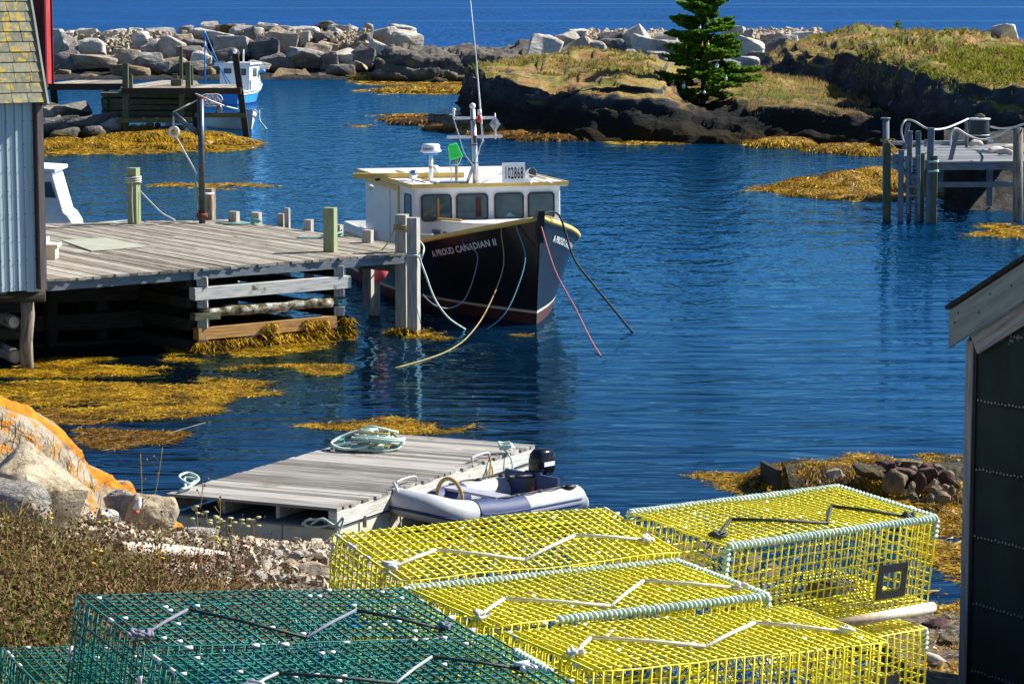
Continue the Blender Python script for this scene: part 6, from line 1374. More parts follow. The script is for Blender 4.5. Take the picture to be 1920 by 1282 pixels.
for dx, z, w, d in lv: ob.v += [tuple(p) for p in rr3(oc.x + dx - .04, 0, z + oc.z, w, d)]
for i in range(len(lv) - 1):
    for j in range(20): ob.face([n0 + i * 20 + j, n0 + i * 20 + (j + 1) % 20, n0 + (i + 1) * 20 + (j + 1) % 20, n0 + (i + 1) * 20 + j], None, 0, True)
ob.face([n0 + j for j in range(20)][::-1]); ob.face([n0 + (len(lv) - 1) * 20 + j for j in range(20)])
mo = ob.build('outboard_motor', MT['gloss'], ib)
m = MB(); m.beam(oc + V(-.03, 0, .62), oc + V(-.03, 0, -.35), .10, .12); m.box(oc + V(.12, 0, .5), (.12, .2, .18)); m.tube([oc + V(.1, .05, .62), oc + V(.55, .06, .66)], .022, 8); m.tube([oc + V(.55, .06, .66), oc + V(.68, .06, .67)], .03, 8); m.build('motor_leg', MT['black'], mo)
m = MB(); m.box(oc + V(-.055, .137, .77), (.2, .006, .06)); m.box(oc + V(-.055, -.137, .77), (.2, .006, .06)); m.build('white_decal', MT['cleanwhite'], mo)
m = MB(); m.box(oc + V(.19, .08, .42), (.03, .04, .12)); m.build('kill_cord', MT['red'], mo)
# ------------------------------------------------------------------ dark shed at right
th = math.radians(55); SD = WD(1815, 700, 20.0); wx, wy = math.cos(th), -math.sin(th); wdir = V(wx, wy, 0); wn_ = V(-math.sin(th), -math.cos(th), 0)
zg = 1.2
ds = thing('dark_shed', 'green black felt covered shed with grey trim close by on the right', 'shed', (SD.x + 1, SD.y, zg))
P0 = V(SD.x, SD.y, 0)
ztop = 7 - (632 + 25) * 20.0 / F
sl_ = .57
wwid = 2.6
m = MB(); pts = [P0 + V(0, 0, zg - .6), P0 + wdir * wwid + V(0, 0, zg - .6), P0 + wdir * wwid + V(0, 0, ztop), P0 + wdir * wwid * .5 + V(0, 0, ztop + sl_ * wwid * .5), P0 + V(0, 0, ztop)]
m.prism(pts, -wn_ * 3.2); dw = m
m = MB(); m.beam(P0 + wdir * .035 + wn_ * .012 + V(0, 0, zg - .6), P0 + wdir * .035 + wn_ * .012 + V(0, 0, ztop - .02), .075, .03, tuple(wn_)); m.build('corner_trim', MT['greywood'], ds)
m = MB(); m.beam(P0 + wdir * .085 + wn_ * .006 + V(0, 0, zg - .6), P0 + wdir * .085 + wn_ * .006 + V(0, 0, ztop - .02), .03, .02, tuple(wn_)); m.build('shadow_strip', MT['black'], ds)  # black strip drawn as the shadow line beside the corner trim
rd_ = (wdir + V(0, 0, sl_)).normalized(); rn = rd_.cross(wn_); rn = rn if rn.z > 0 else -rn
e0 = WD(1787, 600, 19.95); e0 = P0 + wdir * (-.10) + wn_ * .10 + V(0, 0, ztop - .10 * sl_ + .115)
m = MB(); m.beam(e0 , e0 + rd_ * 1.9, .025, .25, tuple(rn))
for i in range(8):
    q = Vector(m.v[i])
    if i < 4: m.v[i] = tuple(e0 + wdir * -.0 + wn_ * ((q - e0).dot(wn_)) + V(0, 0, (1 if (q - e0).dot(rn) > 0 else -1) * .142))
m.build('fascia_board', MT['fascia'], ds)
m = MB(); q = e0 - rn * .19 - wn_ * .06 + rd_ * .13; m.beam(q, q + rd_ * 1.8, .025, .15, tuple(rn)); m.build('rake_board', MT['greywood'], ds)
m = MB(); q = e0 + rn * .138 + wn_ * .03 + rd_ * .055; a_, b_ = q, q + rd_ * 1.95; m.prism([a_, b_, b_ - wn_ * 3.4, a_ - wn_ * 3.4], rn * .03); a2 = b_; b2 = b_ + (wdir - V(0, 0, sl_)).normalized() * 1.95; m.prism([a2, b2, b2 - wn_ * 3.4, a2 - wn_ * 3.4], rn * .03); m.build('roof', MT['gravelgrey'], ds)
m = MB(); rn5 = random.Random(2)
for k in range(7):
    z = 7 - (748 + 25 + k * 131 - 131) * 20.0 / F
    for i in range(46):
        p = P0 + wdir * (.12 + i * .036) + wn_ * .004 + V(0, 0, z + rn5.uniform(-.006, .006) - .004 * math.sin(i * .2 + k)); dw.tube([p - wn_ * .004, p + wn_ * .006], .0075, 6, 1)
for k in range(7):
    z = 7 - (748 + 25 + k * 131 - 131) * 20.0 / F - .022; pts = [P0 + wdir * (.1 + i * .1) + wn_ * .003 + V(0, 0, z - .004 * math.sin(i * .55 + k)) for i in range(18)]; dw.tube(pts, .006, 5)
dw.build('wall', [MT['blackfelt'], MT['nail']], ds)
m = MB()
for i, (px, py, s) in enumerate([(1867, 633, .035), (1883, 638, .03), (1893, 634, .035), (1907, 640, .02), (1879, 645, .015)]):
    t_ = (px - 1815) / 88 * .58; D = SD.y + wy * t_; p = WD(px, py, D + .0) ; p = P0 + wdir * t_ + wn_ * .003 + V(0, 0, 7 - (py + 25) * D / F)
    m.prism([p + wdir * (s * math.cos(a) * rn5.uniform(.6, 1)) + V(0, 0, s * math.sin(a) * rn5.uniform(.6, 1)) for a in np.linspace(0, 6.28, 10)[:-1]], wn_ * .002)
m.build('paint_splash', MT['bluepost'], ds)
m = MB()
for f, o_ in ((.08, .02), (.15, .07), (.35, -.02), (.52, .06), (.75, .02)): p = e0 + rd_ * f + rn * o_ + wn_ * .0125; m.tube([p, p + wn_ * .003], .009, 6)
m.build('fascia_nail', MT['black'], ds)
# ------------------------------------------------------------------ lobster traps
TL, TW, TH = 1.22, .56, .36
def wire_grid(m, r, seed, bump):
    rn = random.Random(seed); q = 4
    ph = [rn.uniform(0, 6.28) for _ in range(6)]
    def top(x, y): return TH + bump * (math.sin(x * 4.1 + ph[0]) * math.cos(y * 5 + ph[1]) + .5 * math.sin(x * 9 + ph[2] + y * 3)) * (1 - abs(x) / TL) 
    ys = np.linspace(-TW / 2, TW / 2, 16); xs = np.linspace(-TL / 2, TL / 2, 33); zs = np.linspace(0, TH, 10)
    jj = lambda s=.0022: rn.uniform(-s, s)
    for y in ys:
        dy = jj(.004); m.tube([V(x, y + dy * math.sin(3 * x + ph[3]), top(x, y) + jj()) for x in np.linspace(-TL / 2, TL / 2, 13)], r, q, sm=True); m.tube([V(-TL / 2, y, 0), V(TL / 2, y, 0)], r, q)
    for z in zs[1:-1]:
        for s in (-1, 1): m.tube([V(x, s * (TW / 2 + bump * .4 * math.sin(5 * x + ph[4])), z + bump * .5 * math.sin(4 * x + ph[5] + s) + jj()) for x in np.linspace(-TL / 2, TL / 2, 9)], r, q)
    for x in xs:
        dx = jj(.004)
        m.tube([V(x + dx * math.sin(5 * y), y, top(x, y) + r * 1.6 + jj(.001)) for y in np.linspace(-TW / 2, TW / 2, 6)], r, q)
        for s in (-1, 1):
            yy = s * (TW / 2 + bump * .4 * math.sin(5 * x + ph[4]) + s * 0) + s * r * 1.6
            m.tube([V(x + jj(.003), yy, top(x, s * TW / 2)), V(x + jj(.003), yy, TH / 2), V(x, yy, 0)], r, q)
        m.tube([V(x, -TW / 2, 0), V(x, TW / 2, 0)], r, q)
    for s in (-1, 1):
        for y in ys: m.tube([V(s * (TL / 2 + r * 1.6), y + jj(.003), TH), V(s * (TL / 2 + r * 1.6), y, 0)], r, q)
        for z in zs[1:-1]: m.tube([V(s * TL / 2, -TW / 2, z + jj(.003)), V(s * TL / 2, TW / 2, z + jj(.003))], r, q)
    return top
def helix(p, q, rad, pitch, r0=None):
    p, q = Vector(p), Vector(q); d = (q - p); L = d.length; d.normalize(); u = d.orthogonal().normalized(); w = d.cross(u); n = int(L / pitch * 7); ph = random.uniform(0, 6)
    return [p + d * (L * i / n) + (u * math.cos(ph + 6.283 * L / pitch * i / n) + w * math.sin(ph + 6.283 * L / pitch * i / n)) * rad for i in range(n + 1)]
TRAPM = {}
def trap(label, pos, rot, col, seed, rope_edges=(), cord=None, vent=False, clips=22, bump=.006, runner=False, simple=False, group=None, net=True):
    t = thing('lobster_trap', label, 'lobster trap', pos, rot, group or ('yellow wire lobster traps' if col == 'y' else 'green wire lobster traps'), local=True)
    rn = random.Random(seed); r = .0041 if col == 'y' else .0031
    m = MB(); top = wire_grid(m, r, seed, bump)
    nf0 = len(m.f)
    for i in range(clips):
        e = rn.random()
        if e < .55: x, y = rn.choice(np.linspace(-TL / 2, TL / 2, 33)) + .019, rn.choice(np.linspace(-TW / 2, TW / 2, 16)); m.tube([V(x - .010, y, top(x, y) + .003), V(x + .010, y, top(x, y) + .003)], .006, 6)
        elif e < .75: x, y = rn.choice((-1, 1)) * TL / 2, rn.uniform(-TW / 2, TW / 2); m.tube([V(x, y - .016, TH + .003), V(x, y + .016, TH + .003)], .007, 6)
        elif e < .9: x = rn.uniform(-TL / 2, TL / 2); m.tube([V(x, -TW / 2 - .004, TH - .004), V(x + .03, -TW / 2 - .004, TH - .004)], .007, 6)
        else: y = rn.choice((-1, 1)) * TW / 2; z = rn.uniform(.05, TH); m.tube([V(-TL / 2 - .004, y, z - .02), V(-TL / 2 - .004, y, z + .02)], .0075, 6)
    m.m = [1 if i >= nf0 else 0 for i in range(len(m.f))]; m.build('wire_frame', [MT['wire_' + col], MT['clip']], t)
    if rope_edges:
        m = MB(); C4 = {'F': ((-TL / 2, TW / 2), (TL / 2, TW / 2)), 'N': ((-TL / 2, -TW / 2), (TL / 2, -TW / 2)), 'R': ((TL / 2, -TW / 2), (TL / 2, TW / 2)), 'L': ((-TL / 2, -TW / 2), (-TL / 2, TW / 2))}
        for e, a, b in rope_edges:
            if e in C4:
                p, q = V(*C4[e][0], TH), V(*C4[e][1], TH); m.tube(helix(p.lerp(q, a), p.lerp(q, b), .0105, .021), .0085, 5)
            else:
                x, y = {'NR': (TL / 2, -TW / 2), 'NL': (-TL / 2, -TW / 2), 'FL': (-TL / 2, TW / 2), 'FR': (TL / 2, TW / 2)}[e]; m.tube(helix(V(x, y, a * TH), V(x, y, b * TH), .0105, .021), .0085, 5)
        m.build('edge_rope', MT['rope_g'], t)
    if cord:
        pts, mats = cord; segs = [V(x, y, top(x, y) + .014) for x, y in pts]
        for i in range(len(segs) - 1):
            m = MB(); m.tube([segs[i], (segs[i] + segs[i + 1]) / 2 + V(0, 0, .004), segs[i + 1]], .0072 if col == 'y' else .0055, 7); m.build('door_cord', MT[mats[i % len(mats)]], t)
        for sgm in (segs[0], segs[-1]):
            m = MB()
            for k in range(3): m.tube(catmull([sgm + V(rn.uniform(-.03, .03), rn.uniform(-.03, .03), rn.uniform(0, .02)) for _ in range(5)], 12), .0075, 5)
            m.build('cord_knot', MT[mats[0]], t)
    if net:
        for side in (-1, 1):
            m = MB(); x0_ = -.18 + rn.uniform(-.03, .03) + (.0 if side < 0 else .12)
            ring = [V(x0_ + .07 * math.cos(a), side * .10, .17 + .07 * math.sin(a)) for a in np.linspace(0, 6.283, 15)[:-1]]
            wall = [V(x0_ + .2 * math.copysign(min(1, abs(math.cos(a)) * 1.3), math.cos(a)), side * (TW / 2 - .01), .18 + .165 * math.copysign(min(1, abs(math.sin(a)) * 1.3), math.sin(a))) for a in np.linspace(0, 6.283, 15)[:-1]]
            for i in range(14):
                for o_ in (-2, 2): m.tube([wall[i], wall[i].lerp(ring[(i + o_) % 14], .5) - V(0, 0, .01), ring[(i + o_) % 14]], .0028, 3, caps=False)
            m.tube(ring, .006, 5, closed=True); m.build('entrance_net', MT['net_b'] if col == 'y' or side < 0 else MT['net_g'], t)
        m = MB(); xm = .12
        for i in range(15):
            a0 = -TW / 2 + TW * i / 14
            for sgn in (-1, 1):
                pts = [V(xm + .18 * u + rn.uniform(-.004, .004), a0 + sgn * TW * .35 * u, TH * (1 - u) * .98 + .01) for u in np.linspace(0, 1, 7) if abs(a0 + sgn * TW * .35 * u) <= TW / 2]
                if len(pts) > 1: m.tube(pts, .0028, 3, caps=False)
        m.build('parlour_net', MT['net_b'] if col == 'y' else MT['net_g'], t)
        for k in range(12):
            m = MB(); c = V(rn.choice((-.15, .1, .3, .35)) + rn.uniform(-.05, .05), rn.choice((-1, 1)) * rn.uniform(.15, .27), rn.uniform(.08, .3))
            m.tube(catmull([c + V(rn.uniform(-.05, .05), rn.uniform(-.02, .02), rn.uniform(-.05, .05)) for _ in range(9)], 36), .0045, 4); m.build('twine_tangle', MT['net_b'] if col == 'y' or k % 3 == 0 else MT['net_g'], t)
    m = MB()
    for x in (-.34, .32): m.box((x, 0, .02), (.19, .09, .05)); 
    split_build(m, 'ballast_brick', MT['rock_brn' if col == 'y' else 'black'], t)
    if vent:
        vx, vz, R = .36, .12, None; m = MB(); y = -TW / 2 - .012
        for (a, b, w, h) in ((0, .056, .175, .035), (0, -.056, .175, .03), (-.072, 0, .03, .085), (.072, 0, .03, .085)): m.box((vx + a, y, vz + b), (w, .008, h))
        m.build('escape_vent', MT['black'], t)
    if runner:
        m = MB(); m.tube([V(-.0, -TW / 2 - .02, -.025), V(TL / 2 + .02, -TW / 2 - .02, -.02)], .022, 10); m.build('runner_pipe', MT['pipe'], t)
    return t
def tpl(pos, rot, pts):
    R = Euler(rot).to_matrix(); M = Matrix.Translation(pos) @ R.to_4x4(); I = M.inverted(); out = []
    for px, py in pts:
        o = I @ Vector((0, 0, CH)); d = (I.to_3x3() @ ray(px, py)); k = (TH + .012 - o.z) / d.z; q = o + d * k; out.append((max(-.6, min(.6, q.x)), max(-.27, min(.27, q.y))))
    return out
zz_y = [(-.53, -.16), (-.36, .04), (-.02, -.09), (.17, .10), (.55, .0)]
zz_y3 = [(-.54, -.14), (-.40, .02), (.06, -.06), (.26, .10), (.56, .03)]
zz_d = [(-.5, -.2), (-.42, .03), (.02, -.10), (.10, .10), (.54, .08)]
trap('back yellow wire trap with plain edges and white cord, nearest the raft', (-.047, 10.197, 4.503), (.142, .014, .523), 'y', 1, cord=(tpl((-.047, 10.197, 4.503), (.142, .014, .523), [(735, 1065), (817, 1032), (984, 1049), (1077, 1006), (1215, 1014)]), ('rope_w', 'rope_w')), bump=.007)
trap('middle yellow wire trap edged with pale rope and crossed by white cord', (.261, 9.549, 4.445), (.049, .038, .586), 'y', 2, rope_edges=(('F', 0, 1), ('R', 0, 1), ('N', .22, 1), ('NR', .7, 1)), cord=(tpl((.261, 9.549, 4.445), (.049, .038, .586), [(887, 1158), (945, 1120), (1145, 1135), (1206, 1092), (1382, 1103)]), ('rope_w', 'rope_w')), bump=.008)
trap('front yellow wire trap with plain edges and white cord at the bottom of the picture', (.622, 9.02, 4.405), (.025, .046, .535), 'y', 3, cord=(tpl((.622, 9.02, 4.405), (.025, .046, .535), [(1078, 1230), (1107, 1195), (1324, 1211), (1415, 1166), (1588, 1187)]), ('rope_w', 'rope_w')), bump=.007)
trap('raised yellow wire trap edged in pale rope with dark cord and black vent', (1.091, 10.751, 4.494), (.086, .036, .699), 'y', 4, rope_edges=(('F', 0, 1), ('R', 0, 1), ('N', 0, 1), ('NL', .62, 1), ('NR', .75, 1), ('FL', .7, 1)), cord=(tpl((1.091, 10.751, 4.494), (.086, .036, .699), [(1347, 1005), (1370, 974), (1550, 988), (1558, 949), (1702, 968)]), ('bungee_d', 'bungee_d')), vent=True, runner=True, bump=.011)
trap('lower yellow wire trap under the raised rope edged one at the right', (1.062, 10.70, 4.0), (.01, .008, .661), 'y', 5, rope_edges=(('NR', .75, 1),), vent=True)
trap('yellow wire trap buried beneath the back yellow trap by the raft', (-.03, 10.15, 4.09), (.10, .0, .53), 'y', 6, clips=20)
trap('yellow wire trap buried beneath the middle rope edged trap', (.28, 9.56, 4.04), (.05, .03, .585), 'y', 7, clips=20)
zz_g = [(-.53, -.12), (-.31, .11), (.05, -.06), (.17, .12), (.56, .02)]
trap('large dark green wire trap at the back of the green stack', (-.821, 8.704, 4.563), (.097, .1, .547), 'g', 8, cord=(tpl((-.821, 8.704, 4.563), (.097, .1, .547), [(266, 1194), (352, 1142), (574, 1195), (667, 1145), (837, 1181)]), ('rope_gr', 'bungee_d')), clips=44, bump=.006)
trap('dark green wire trap in front of the others at the bottom edge', (-.493, 8.153, 4.514), (.093, .078, .555), 'g', 9, cord=(tpl((-.493, 8.153, 4.514), (.093, .078, .555), [(470, 1290), (521, 1259), (742, 1282), (809, 1233), (985, 1256)]), ('alu', 'bungee_d')), clips=44, bump=.006, rope_edges=(('R', .3, .7),))
trap('lower green wire trap at the bottom left corner', (-1.322, 9.986, 4.058), (.075, .094, .464), 'g', 10, clips=40, bump=.005)
trap('green wire trap buried under the large back green trap', (-.80, 8.72, 4.16), (.09, .09, .55), 'g', 11, clips=20)
# ------------------------------------------------------------------ left foreground
oc_ = []
for px, py, D, dzf in [(-330, 690, 26, 1), (-120, 712, 26.6, 1), (0, 758, 27.0, 1), (60, 784, 27.2, 1), (120, 828, 27.5, 1), (170, 872, 27.9, 1), (215, 914, 28.4, 1), (255, 952, 28.9, 1), (320, 985, 29.6, .6), (390, 1025, 30.4, .4)]:
    c = WD(px, py, D); zg_ = gz(c.x, 25.2)
    oc_.append([Vector((c.x - 1.5, 23.6, gz(c.x, 23.6) - .5)), Vector((c.x - .85, 24.9, zg_ + .15 + (c.z - zg_) * .22)), Vector((c.x - .4, 26.0, zg_ + (c.z - zg_) * .66)), c + V(-.03, -.3, -.06), c + V(.05, .25, -.02), c + V(.05, .9, -.5), c + V(.08, 1.9, -1.9), c + V(.08, 2.6, -3.6)])
o, GO = loft('lichen_outcrop', oc_, 120, 80, MT['rock_orange'], .13, 1.7, 14, kind=None, strata=.12, band=(.53, .06))
tag(o, 'big sloping outcrop covered in orange lichen at the left water edge', 'rock')
def near_rock(px, py, D, size, rot, mt_, label, k, cat='boulder', group=None, me=None): return place_rock('boulder' if cat == 'boulder' else 'stone', (me or ROCKM)[k], WD(px, py, D), size, rot, MT[mt_], label, cat, group)
near_rock(70, 930, 24.0, (1.02, .8, .72), (.15, .45, .3), 'rock_cream', 'large cream granite boulder below the orange outcrop', 1)
near_rock(12, 960, 23.4, (.7, .8, .7), (.2, .1, .7), 'rock_g', 'grey shaded boulder at the left edge beside the cream boulder', 5)
near_rock(280, 972, 26.5, (.52, .5, .58), (.1, .25, .2), 'rock_cream', 'upright tan boulder left of the raft corner', 2)
near_rock(238, 968, 26.6, (.34, .5, .5), (.1, -.3, .5), 'rock_g', 'grey rock leaning against the upright tan boulder', 8)
near_rock(365, 1000, 29.2, (.55, .6, .25), (.1, .3, .2), 'rock_g', 'low grey ledge stone in front of the raft float', 3)
near_rock(200, 975, 25.2, (.22, .22, .2), (.1, .3, .2), 'rock_p', 'small pale stone between the cream boulder and tan boulder', 6)
def gp(px, py, off=0.0):
    D = 25.0; p = WD(px, py, D)
    for _ in range(12): p.z = gz(p.x, p.y) + off; D = (CH - p.z) * F / (py + 25); p = WD(px, py, D)
    return p
m = MB()
a = gp(222, 1030, .10); b = gp(455, 1042, .06)
m.tube(catmull([a, a.lerp(b, .3) + V(0, 0, .01), a.lerp(b, .65), b + V(0, 0, -.03)], 14), [.075, .072, .07, .07, .066, .064, .062, .06, .058, .055, .05, .048, .042, .02], 10)
m.tube([a, a + (a - b).normalized() * .004], .06, 10, 1); tag(m.build('driftwood_log', [MT['driftwood'], MT['darkwood']]), 'bleached driftwood log lying on the pebbly shore', 'log')
m = MB(); p = WD(258, 948, 26.2); m.tube([p + V(.03, 0, .08), p, p - V(.02, 0, .04)], [.02, .035, .035], 9); m.tube([p - V(.02, 0, .04), p - V(.025, 0, .075)], .037, 9, 1); tag(m.build('small_float', [MT['cleanwhite'], MT['rope_r']]), 'small white and orange float lying on the shore rocks', 'float')
# individual stones near the water
sr = random.Random(77); st = []
for i, (px, py, w, h, mt_) in enumerate([(470, 1068, 30, 26, 'rock_p'), (500, 1078, 44, 26, 'rock_g'), (545, 1078, 50, 34, 'rock_near'), (590, 1090, 60, 44, 'rock_near'), (520, 1058, 24, 26, 'rock_p'), (556, 1058, 36, 24, 'rock_g'), (585, 1062, 46, 20, 'rock_near'), (486, 1096, 40, 24, 'rock_g'), (560, 1104, 70, 30, 'rock_near'), (600, 1056, 30, 20, 'rock_p'), (447, 1060, 34, 18, 'rock_near'), (430, 1080, 30, 22, 'rock_p'), (455, 1092, 36, 20, 'rock_near'), (400, 1066, 26, 18, 'rock_near'), (380, 1085, 30, 20, 'rock_p'), (352, 1062, 26, 18, 'rock_near'), (340, 1045, 30, 18, 'rock_p'), (330, 1090, 34, 24, 'rock_p'), (300, 1080, 26, 20, 'rock_near'), (415, 1100, 32, 20, 'rock_p'), (530, 1104, 30, 22, 'rock_p'), (276, 1050, 26, 16, 'rock_p'), (235, 1000, 24, 16, 'rock_p'), (300, 1050, 22, 16, 'rock_near')]):
    D = 27.5 - (py - 1040) * .075; p = WD(px, py, D); p.z = gz(p.x, D) + h * D / F * .3
    for _ in range(8): D = (7 - p.z) * F / (py + 25); p = WD(px, py, D); p.z = gz(p.x, p.y) + h * D / F * .3
    place_rock('shore_stone', COBM[i % 6] if i % 3 else ROCKM[i % 14], p, (w * D / F, w * D / F * .8, h * D / F), (sr.uniform(-.3, .3), sr.uniform(-.4, .4), sr.uniform(0, 3)), MT[mt_],
               f'{dict(rock_p="pale", rock_g="grey", rock_near="tan")[mt_]} shore stone, {ordn(sorted([q for q in [470, 500, 545, 590, 520, 556, 585, 486, 560, 600, 447, 430, 455, 400, 380, 352, 340, 330, 300, 415, 530, 276, 235, 301]]).index(px if i != 23 else 301))} from the left between log and yellow traps', 'stone', 'stones on the pebbly shore')
# gravel
m = MB(); base = [rock_geo(500 + i, .75, 0, .04, 9) for i in range(6)]; gr_ = random.Random(9)
for i in range(7500):
    y = gr_.uniform(11.5, 32.5); x = gr_.uniform(-.215 * y, .02 * y) if gr_.random() < .992 else gr_.uniform(.14 * y, .2 * y)
    s = gr_.uniform(.010, .042) * (1 + 1.1 * (gr_.random() ** 6)); vs, f = base[gr_.randrange(6)]; R = Euler((gr_.uniform(0, 6), gr_.uniform(0, 6), gr_.uniform(0, 6))).to_matrix(); c = V(x, y, gz(x, y) + .07 * fbm((x * 1.1, y * 1.1, 0), 4) + s * .3)
    m.mesh([c + R @ V(v[0] * s, v[1] * s * .8, v[2] * s * .65) for v in vs], f)
tag(m.build('beach_gravel', MT['rock_pile']), kind='stuff')
# weeds
def gpt(x, y): return (x, y, gz(x, y) + .07 * fbm((x * 1.1, y * 1.1, 0), 4) - .01)
def wpts(n, seed, dens, yr=(11.8, 28)):
    r = random.Random(seed); out = []
    while len(out) < n:
        y = r.uniform(*yr); x = r.uniform(-.212 * y, -.055 * y); px = CX + F * x / y
        if r.random() < dens(px, y): out.append(gpt(x, y))
    return out
def dn(px, y):
    d = 1.0 if y < 15 else (.85 if y < 18.5 else (.40 if y < 22 else .14)); d *= smoothstep(640, 240, px) if y > 14 else smoothstep(900, 500, px)
    return d
WP = wpts(9500, 5, dn); NRW = [p for p in WP if p[1] < 18.2]; FRW = [p for p in WP if p[1] >= 18.2]
blades('weed_stalks', NRW, (.08, .36), .0075, .4, MT['stalk'], seed=11); blades('weed_stalks', FRW, (.04, .15), .007, .4, MT['stalk'], seed=16)
WP2 = wpts(9000, 6, dn); blades('weed_foliage', [p for p in WP2 if p[1] < 19], (.04, .22), .017, .8, MT['stalk'], seed=12)
hd = []; hf = []; hr = np.random.RandomState(4)
for p in WP[:7000]:
    k = hr.randint(1, 4)
    for j in range(k):
        c = np.array(p) + [hr.randn() * .035, hr.randn() * .035, hr.uniform(.08, .34) if p[1] < 18.2 else hr.uniform(.04, .14)]; s = hr.uniform(.006, .0145)
        for q in range(2):
            a = hr.rand(3) - .5; a /= np.linalg.norm(a); b = np.cross(a, hr.rand(3) - .5); b /= np.linalg.norm(b); n0 = len(hd)
            hd += [c - a * s, c - b * s, c + a * s, c + b * s]; hf.append((n0, n0 + 1, n0 + 2, n0 + 3))
tag(np_mesh('seed_heads', hd, hf, MT['seedhead']), kind='stuff')
blades('green_undergrowth', [gpt(random.uniform(-.21 * y, -.155 * y), y) for y in np.random.RandomState(3).uniform(11.6, 15.6, 2600)], (.05, .26), .045, .9, MT['leaf'], seed=13)
blades('undergrowth_below_traps', [gpt(random.uniform(-.2 * y, .06 * y), y) for y in np.random.RandomState(8).uniform(8.0, 11.8, 1500)], (.05, .2), .03, .9, MT['stalk'], seed=15)
blades('shore_grass', [tuple(GO[j, i] + np.array([0, 0, 0])) for j, i in zip(np.random.RandomState(1).randint(4, 34, 2600), np.random.RandomState(2).randint(0, 110, 2600)) if fbm(Vector(GO[j, i]) * 1.1, 3) > -.05], (.05, .22), .009, .5, MT['stalk'], seed=14)
def bush(n, seed, yr, pxr, hgt, name, m_, wd):
    r = random.Random(seed); out = []
    while len(out) < n:
        y = r.uniform(*yr); px = r.uniform(*pxr); x = (px - CX) * y / F
        if fbm((x * 1.3 + seed, y * .8, 0), 3) > -.05: out.append(gpt(x, y))
    blades(name, out, hgt, wd, .6, MT[m_], seed=seed); return out
B1 = bush(2600, 21, (13, 21.5), (-60, 300), (.12, .46), 'weed_bushes', 'stalk', .010)
B2 = bush(2200, 22, (13, 20), (-60, 280), (.08, .34), 'leafy_bushes', 'bushleaf', .020)
B3 = bush(700, 23, (14, 22), (120, 460), (.10, .34), 'reddish_weeds', 'redweed', .010)
hd = []; hf = []
for p in B1[:2000] + B3[:400]:
    for j in range(hr.randint(1, 4)):
        c = np.array(p) + [hr.randn() * .05, hr.randn() * .05, hr.uniform(.15, .42)]; s_ = hr.uniform(.007, .016)
        for q in range(2):
            a = hr.rand(3) - .5; a /= np.linalg.norm(a); b = np.cross(a, hr.rand(3) - .5); b /= np.linalg.norm(b); n0 = len(hd)
            hd += [c - a * s_, c - b * s_, c + a * s_, c + b * s_]; hf.append((n0, n0 + 1, n0 + 2, n0 + 3))
tag(np_mesh('seed_heads', hd, hf, MT['seedhead']), kind='stuff')
# single plants the photo picks out
def herb(px, py, D, h, kind, label, lean=(0, 0)):
    p = WD(px, py, D); p.z = gz(p.x, p.y) if kind != 'sky' else p.z; t = thing('wild_carrot' if kind == 'umbel' else ('dry_stalk' if kind == 'sky' else 'yellow_flower'), label, 'plant', p, group=None, local=False)
    top = p + V(lean[0], lean[1], h); m = MB(); m.tube(catmull([p, p.lerp(top, .5) + V(.01, 0, 0), top], 6), .004, 5)
    rr_ = random.Random(int(px)); hs = []
    for k in range(3):
        b = p.lerp(top, .45 + .15 * k); e = b + V(rr_.uniform(-.07, .07), rr_.uniform(-.04, .04), rr_.uniform(.05, .1)); m.tube([b, e], .0028, 4); hs.append(e)
    m.build('stem', MT['stalk'], t); m = MB(); hs.append(top)
    for e in hs:
        if kind == 'umbel': m.lathe([(.006, -.02), (.03, .0), (.026, .008), (.002, .012)], e, n=9)
        elif kind == 'sky': m.ball(e, .012, 6, 4)
        else: m.lathe([(.004, -.006), (.022, .0), (.015, .008), (.002, .01)], e, n=8)
    m.build('flower_head', MT['umbel' if kind == 'umbel' else ('seedhead' if kind == 'sky' else 'flower_y')], t)
for px, py, D, h, lab in [(370, 1040, 29.0, .42, 'pale green wild carrot, leftmost of the row before the raft float'), (388, 1042, 29.0, .36, 'wild carrot standing before the left seam of the raft float'), (405, 1048, 28.6, .30, 'buff wild carrot beside the driftwood end'), (420, 1050, 28.4, .24, 'short pale wild carrot just above the log end'), (434, 1050, 28.4, .28, 'white wild carrot in front of the middle raft float'), (455, 1060, 28.0, .26, 'pale wild carrot just right of the log tip'), (475, 1068, 27.8, .26, 'buff wild carrot, rightmost of the row before the raft')]: herb(px, py, D, h, 'umbel', lab)
for px, py, D, h, lab in [(198, 1010, 24.0, .12, 'large yellow flower head among weeds near the tan boulder'), (85, 975, 22.8, .16, 'yellow flowers growing in front of the cream boulder'), (305, 1085, 21.4, .1, 'yellow flower low among pebbles below the log'), (420, 1062, 24.0, .08, 'yellow flower beside the right end of the log'), (190, 1110, 18.5, .34, 'yellow goldenrod plume above the green trap'), (12, 890, 23.0, .1, 'yellow flower at the left edge below the orange outcrop')]: herb(px, py, D, h, 'y', lab)
for px, py, D, h, lx, lab in [(265, 960, 26.8, .62, .0, 'tall thin dry stalk leaning against the water beside the raft'), (285, 955, 26.8, .66, .12, 'tallest dry stalk standing left of the raft corner'), (375, 955, 27.0, .30, .03, 'dry brown stalk in front of the dark raft joists'), (410, 985, 27.0, .3, .02, 'thin dry stalk at the middle of the raft front'), (300, 1040, 22.5, .38, .02, 'dark dry stalk standing in front of the log'), (265, 980, 26, .24, .02, 'bushy dry stalk above the upright tan boulder')]: herb(px, py, D, h, 'sky', lab, (lx, 0))
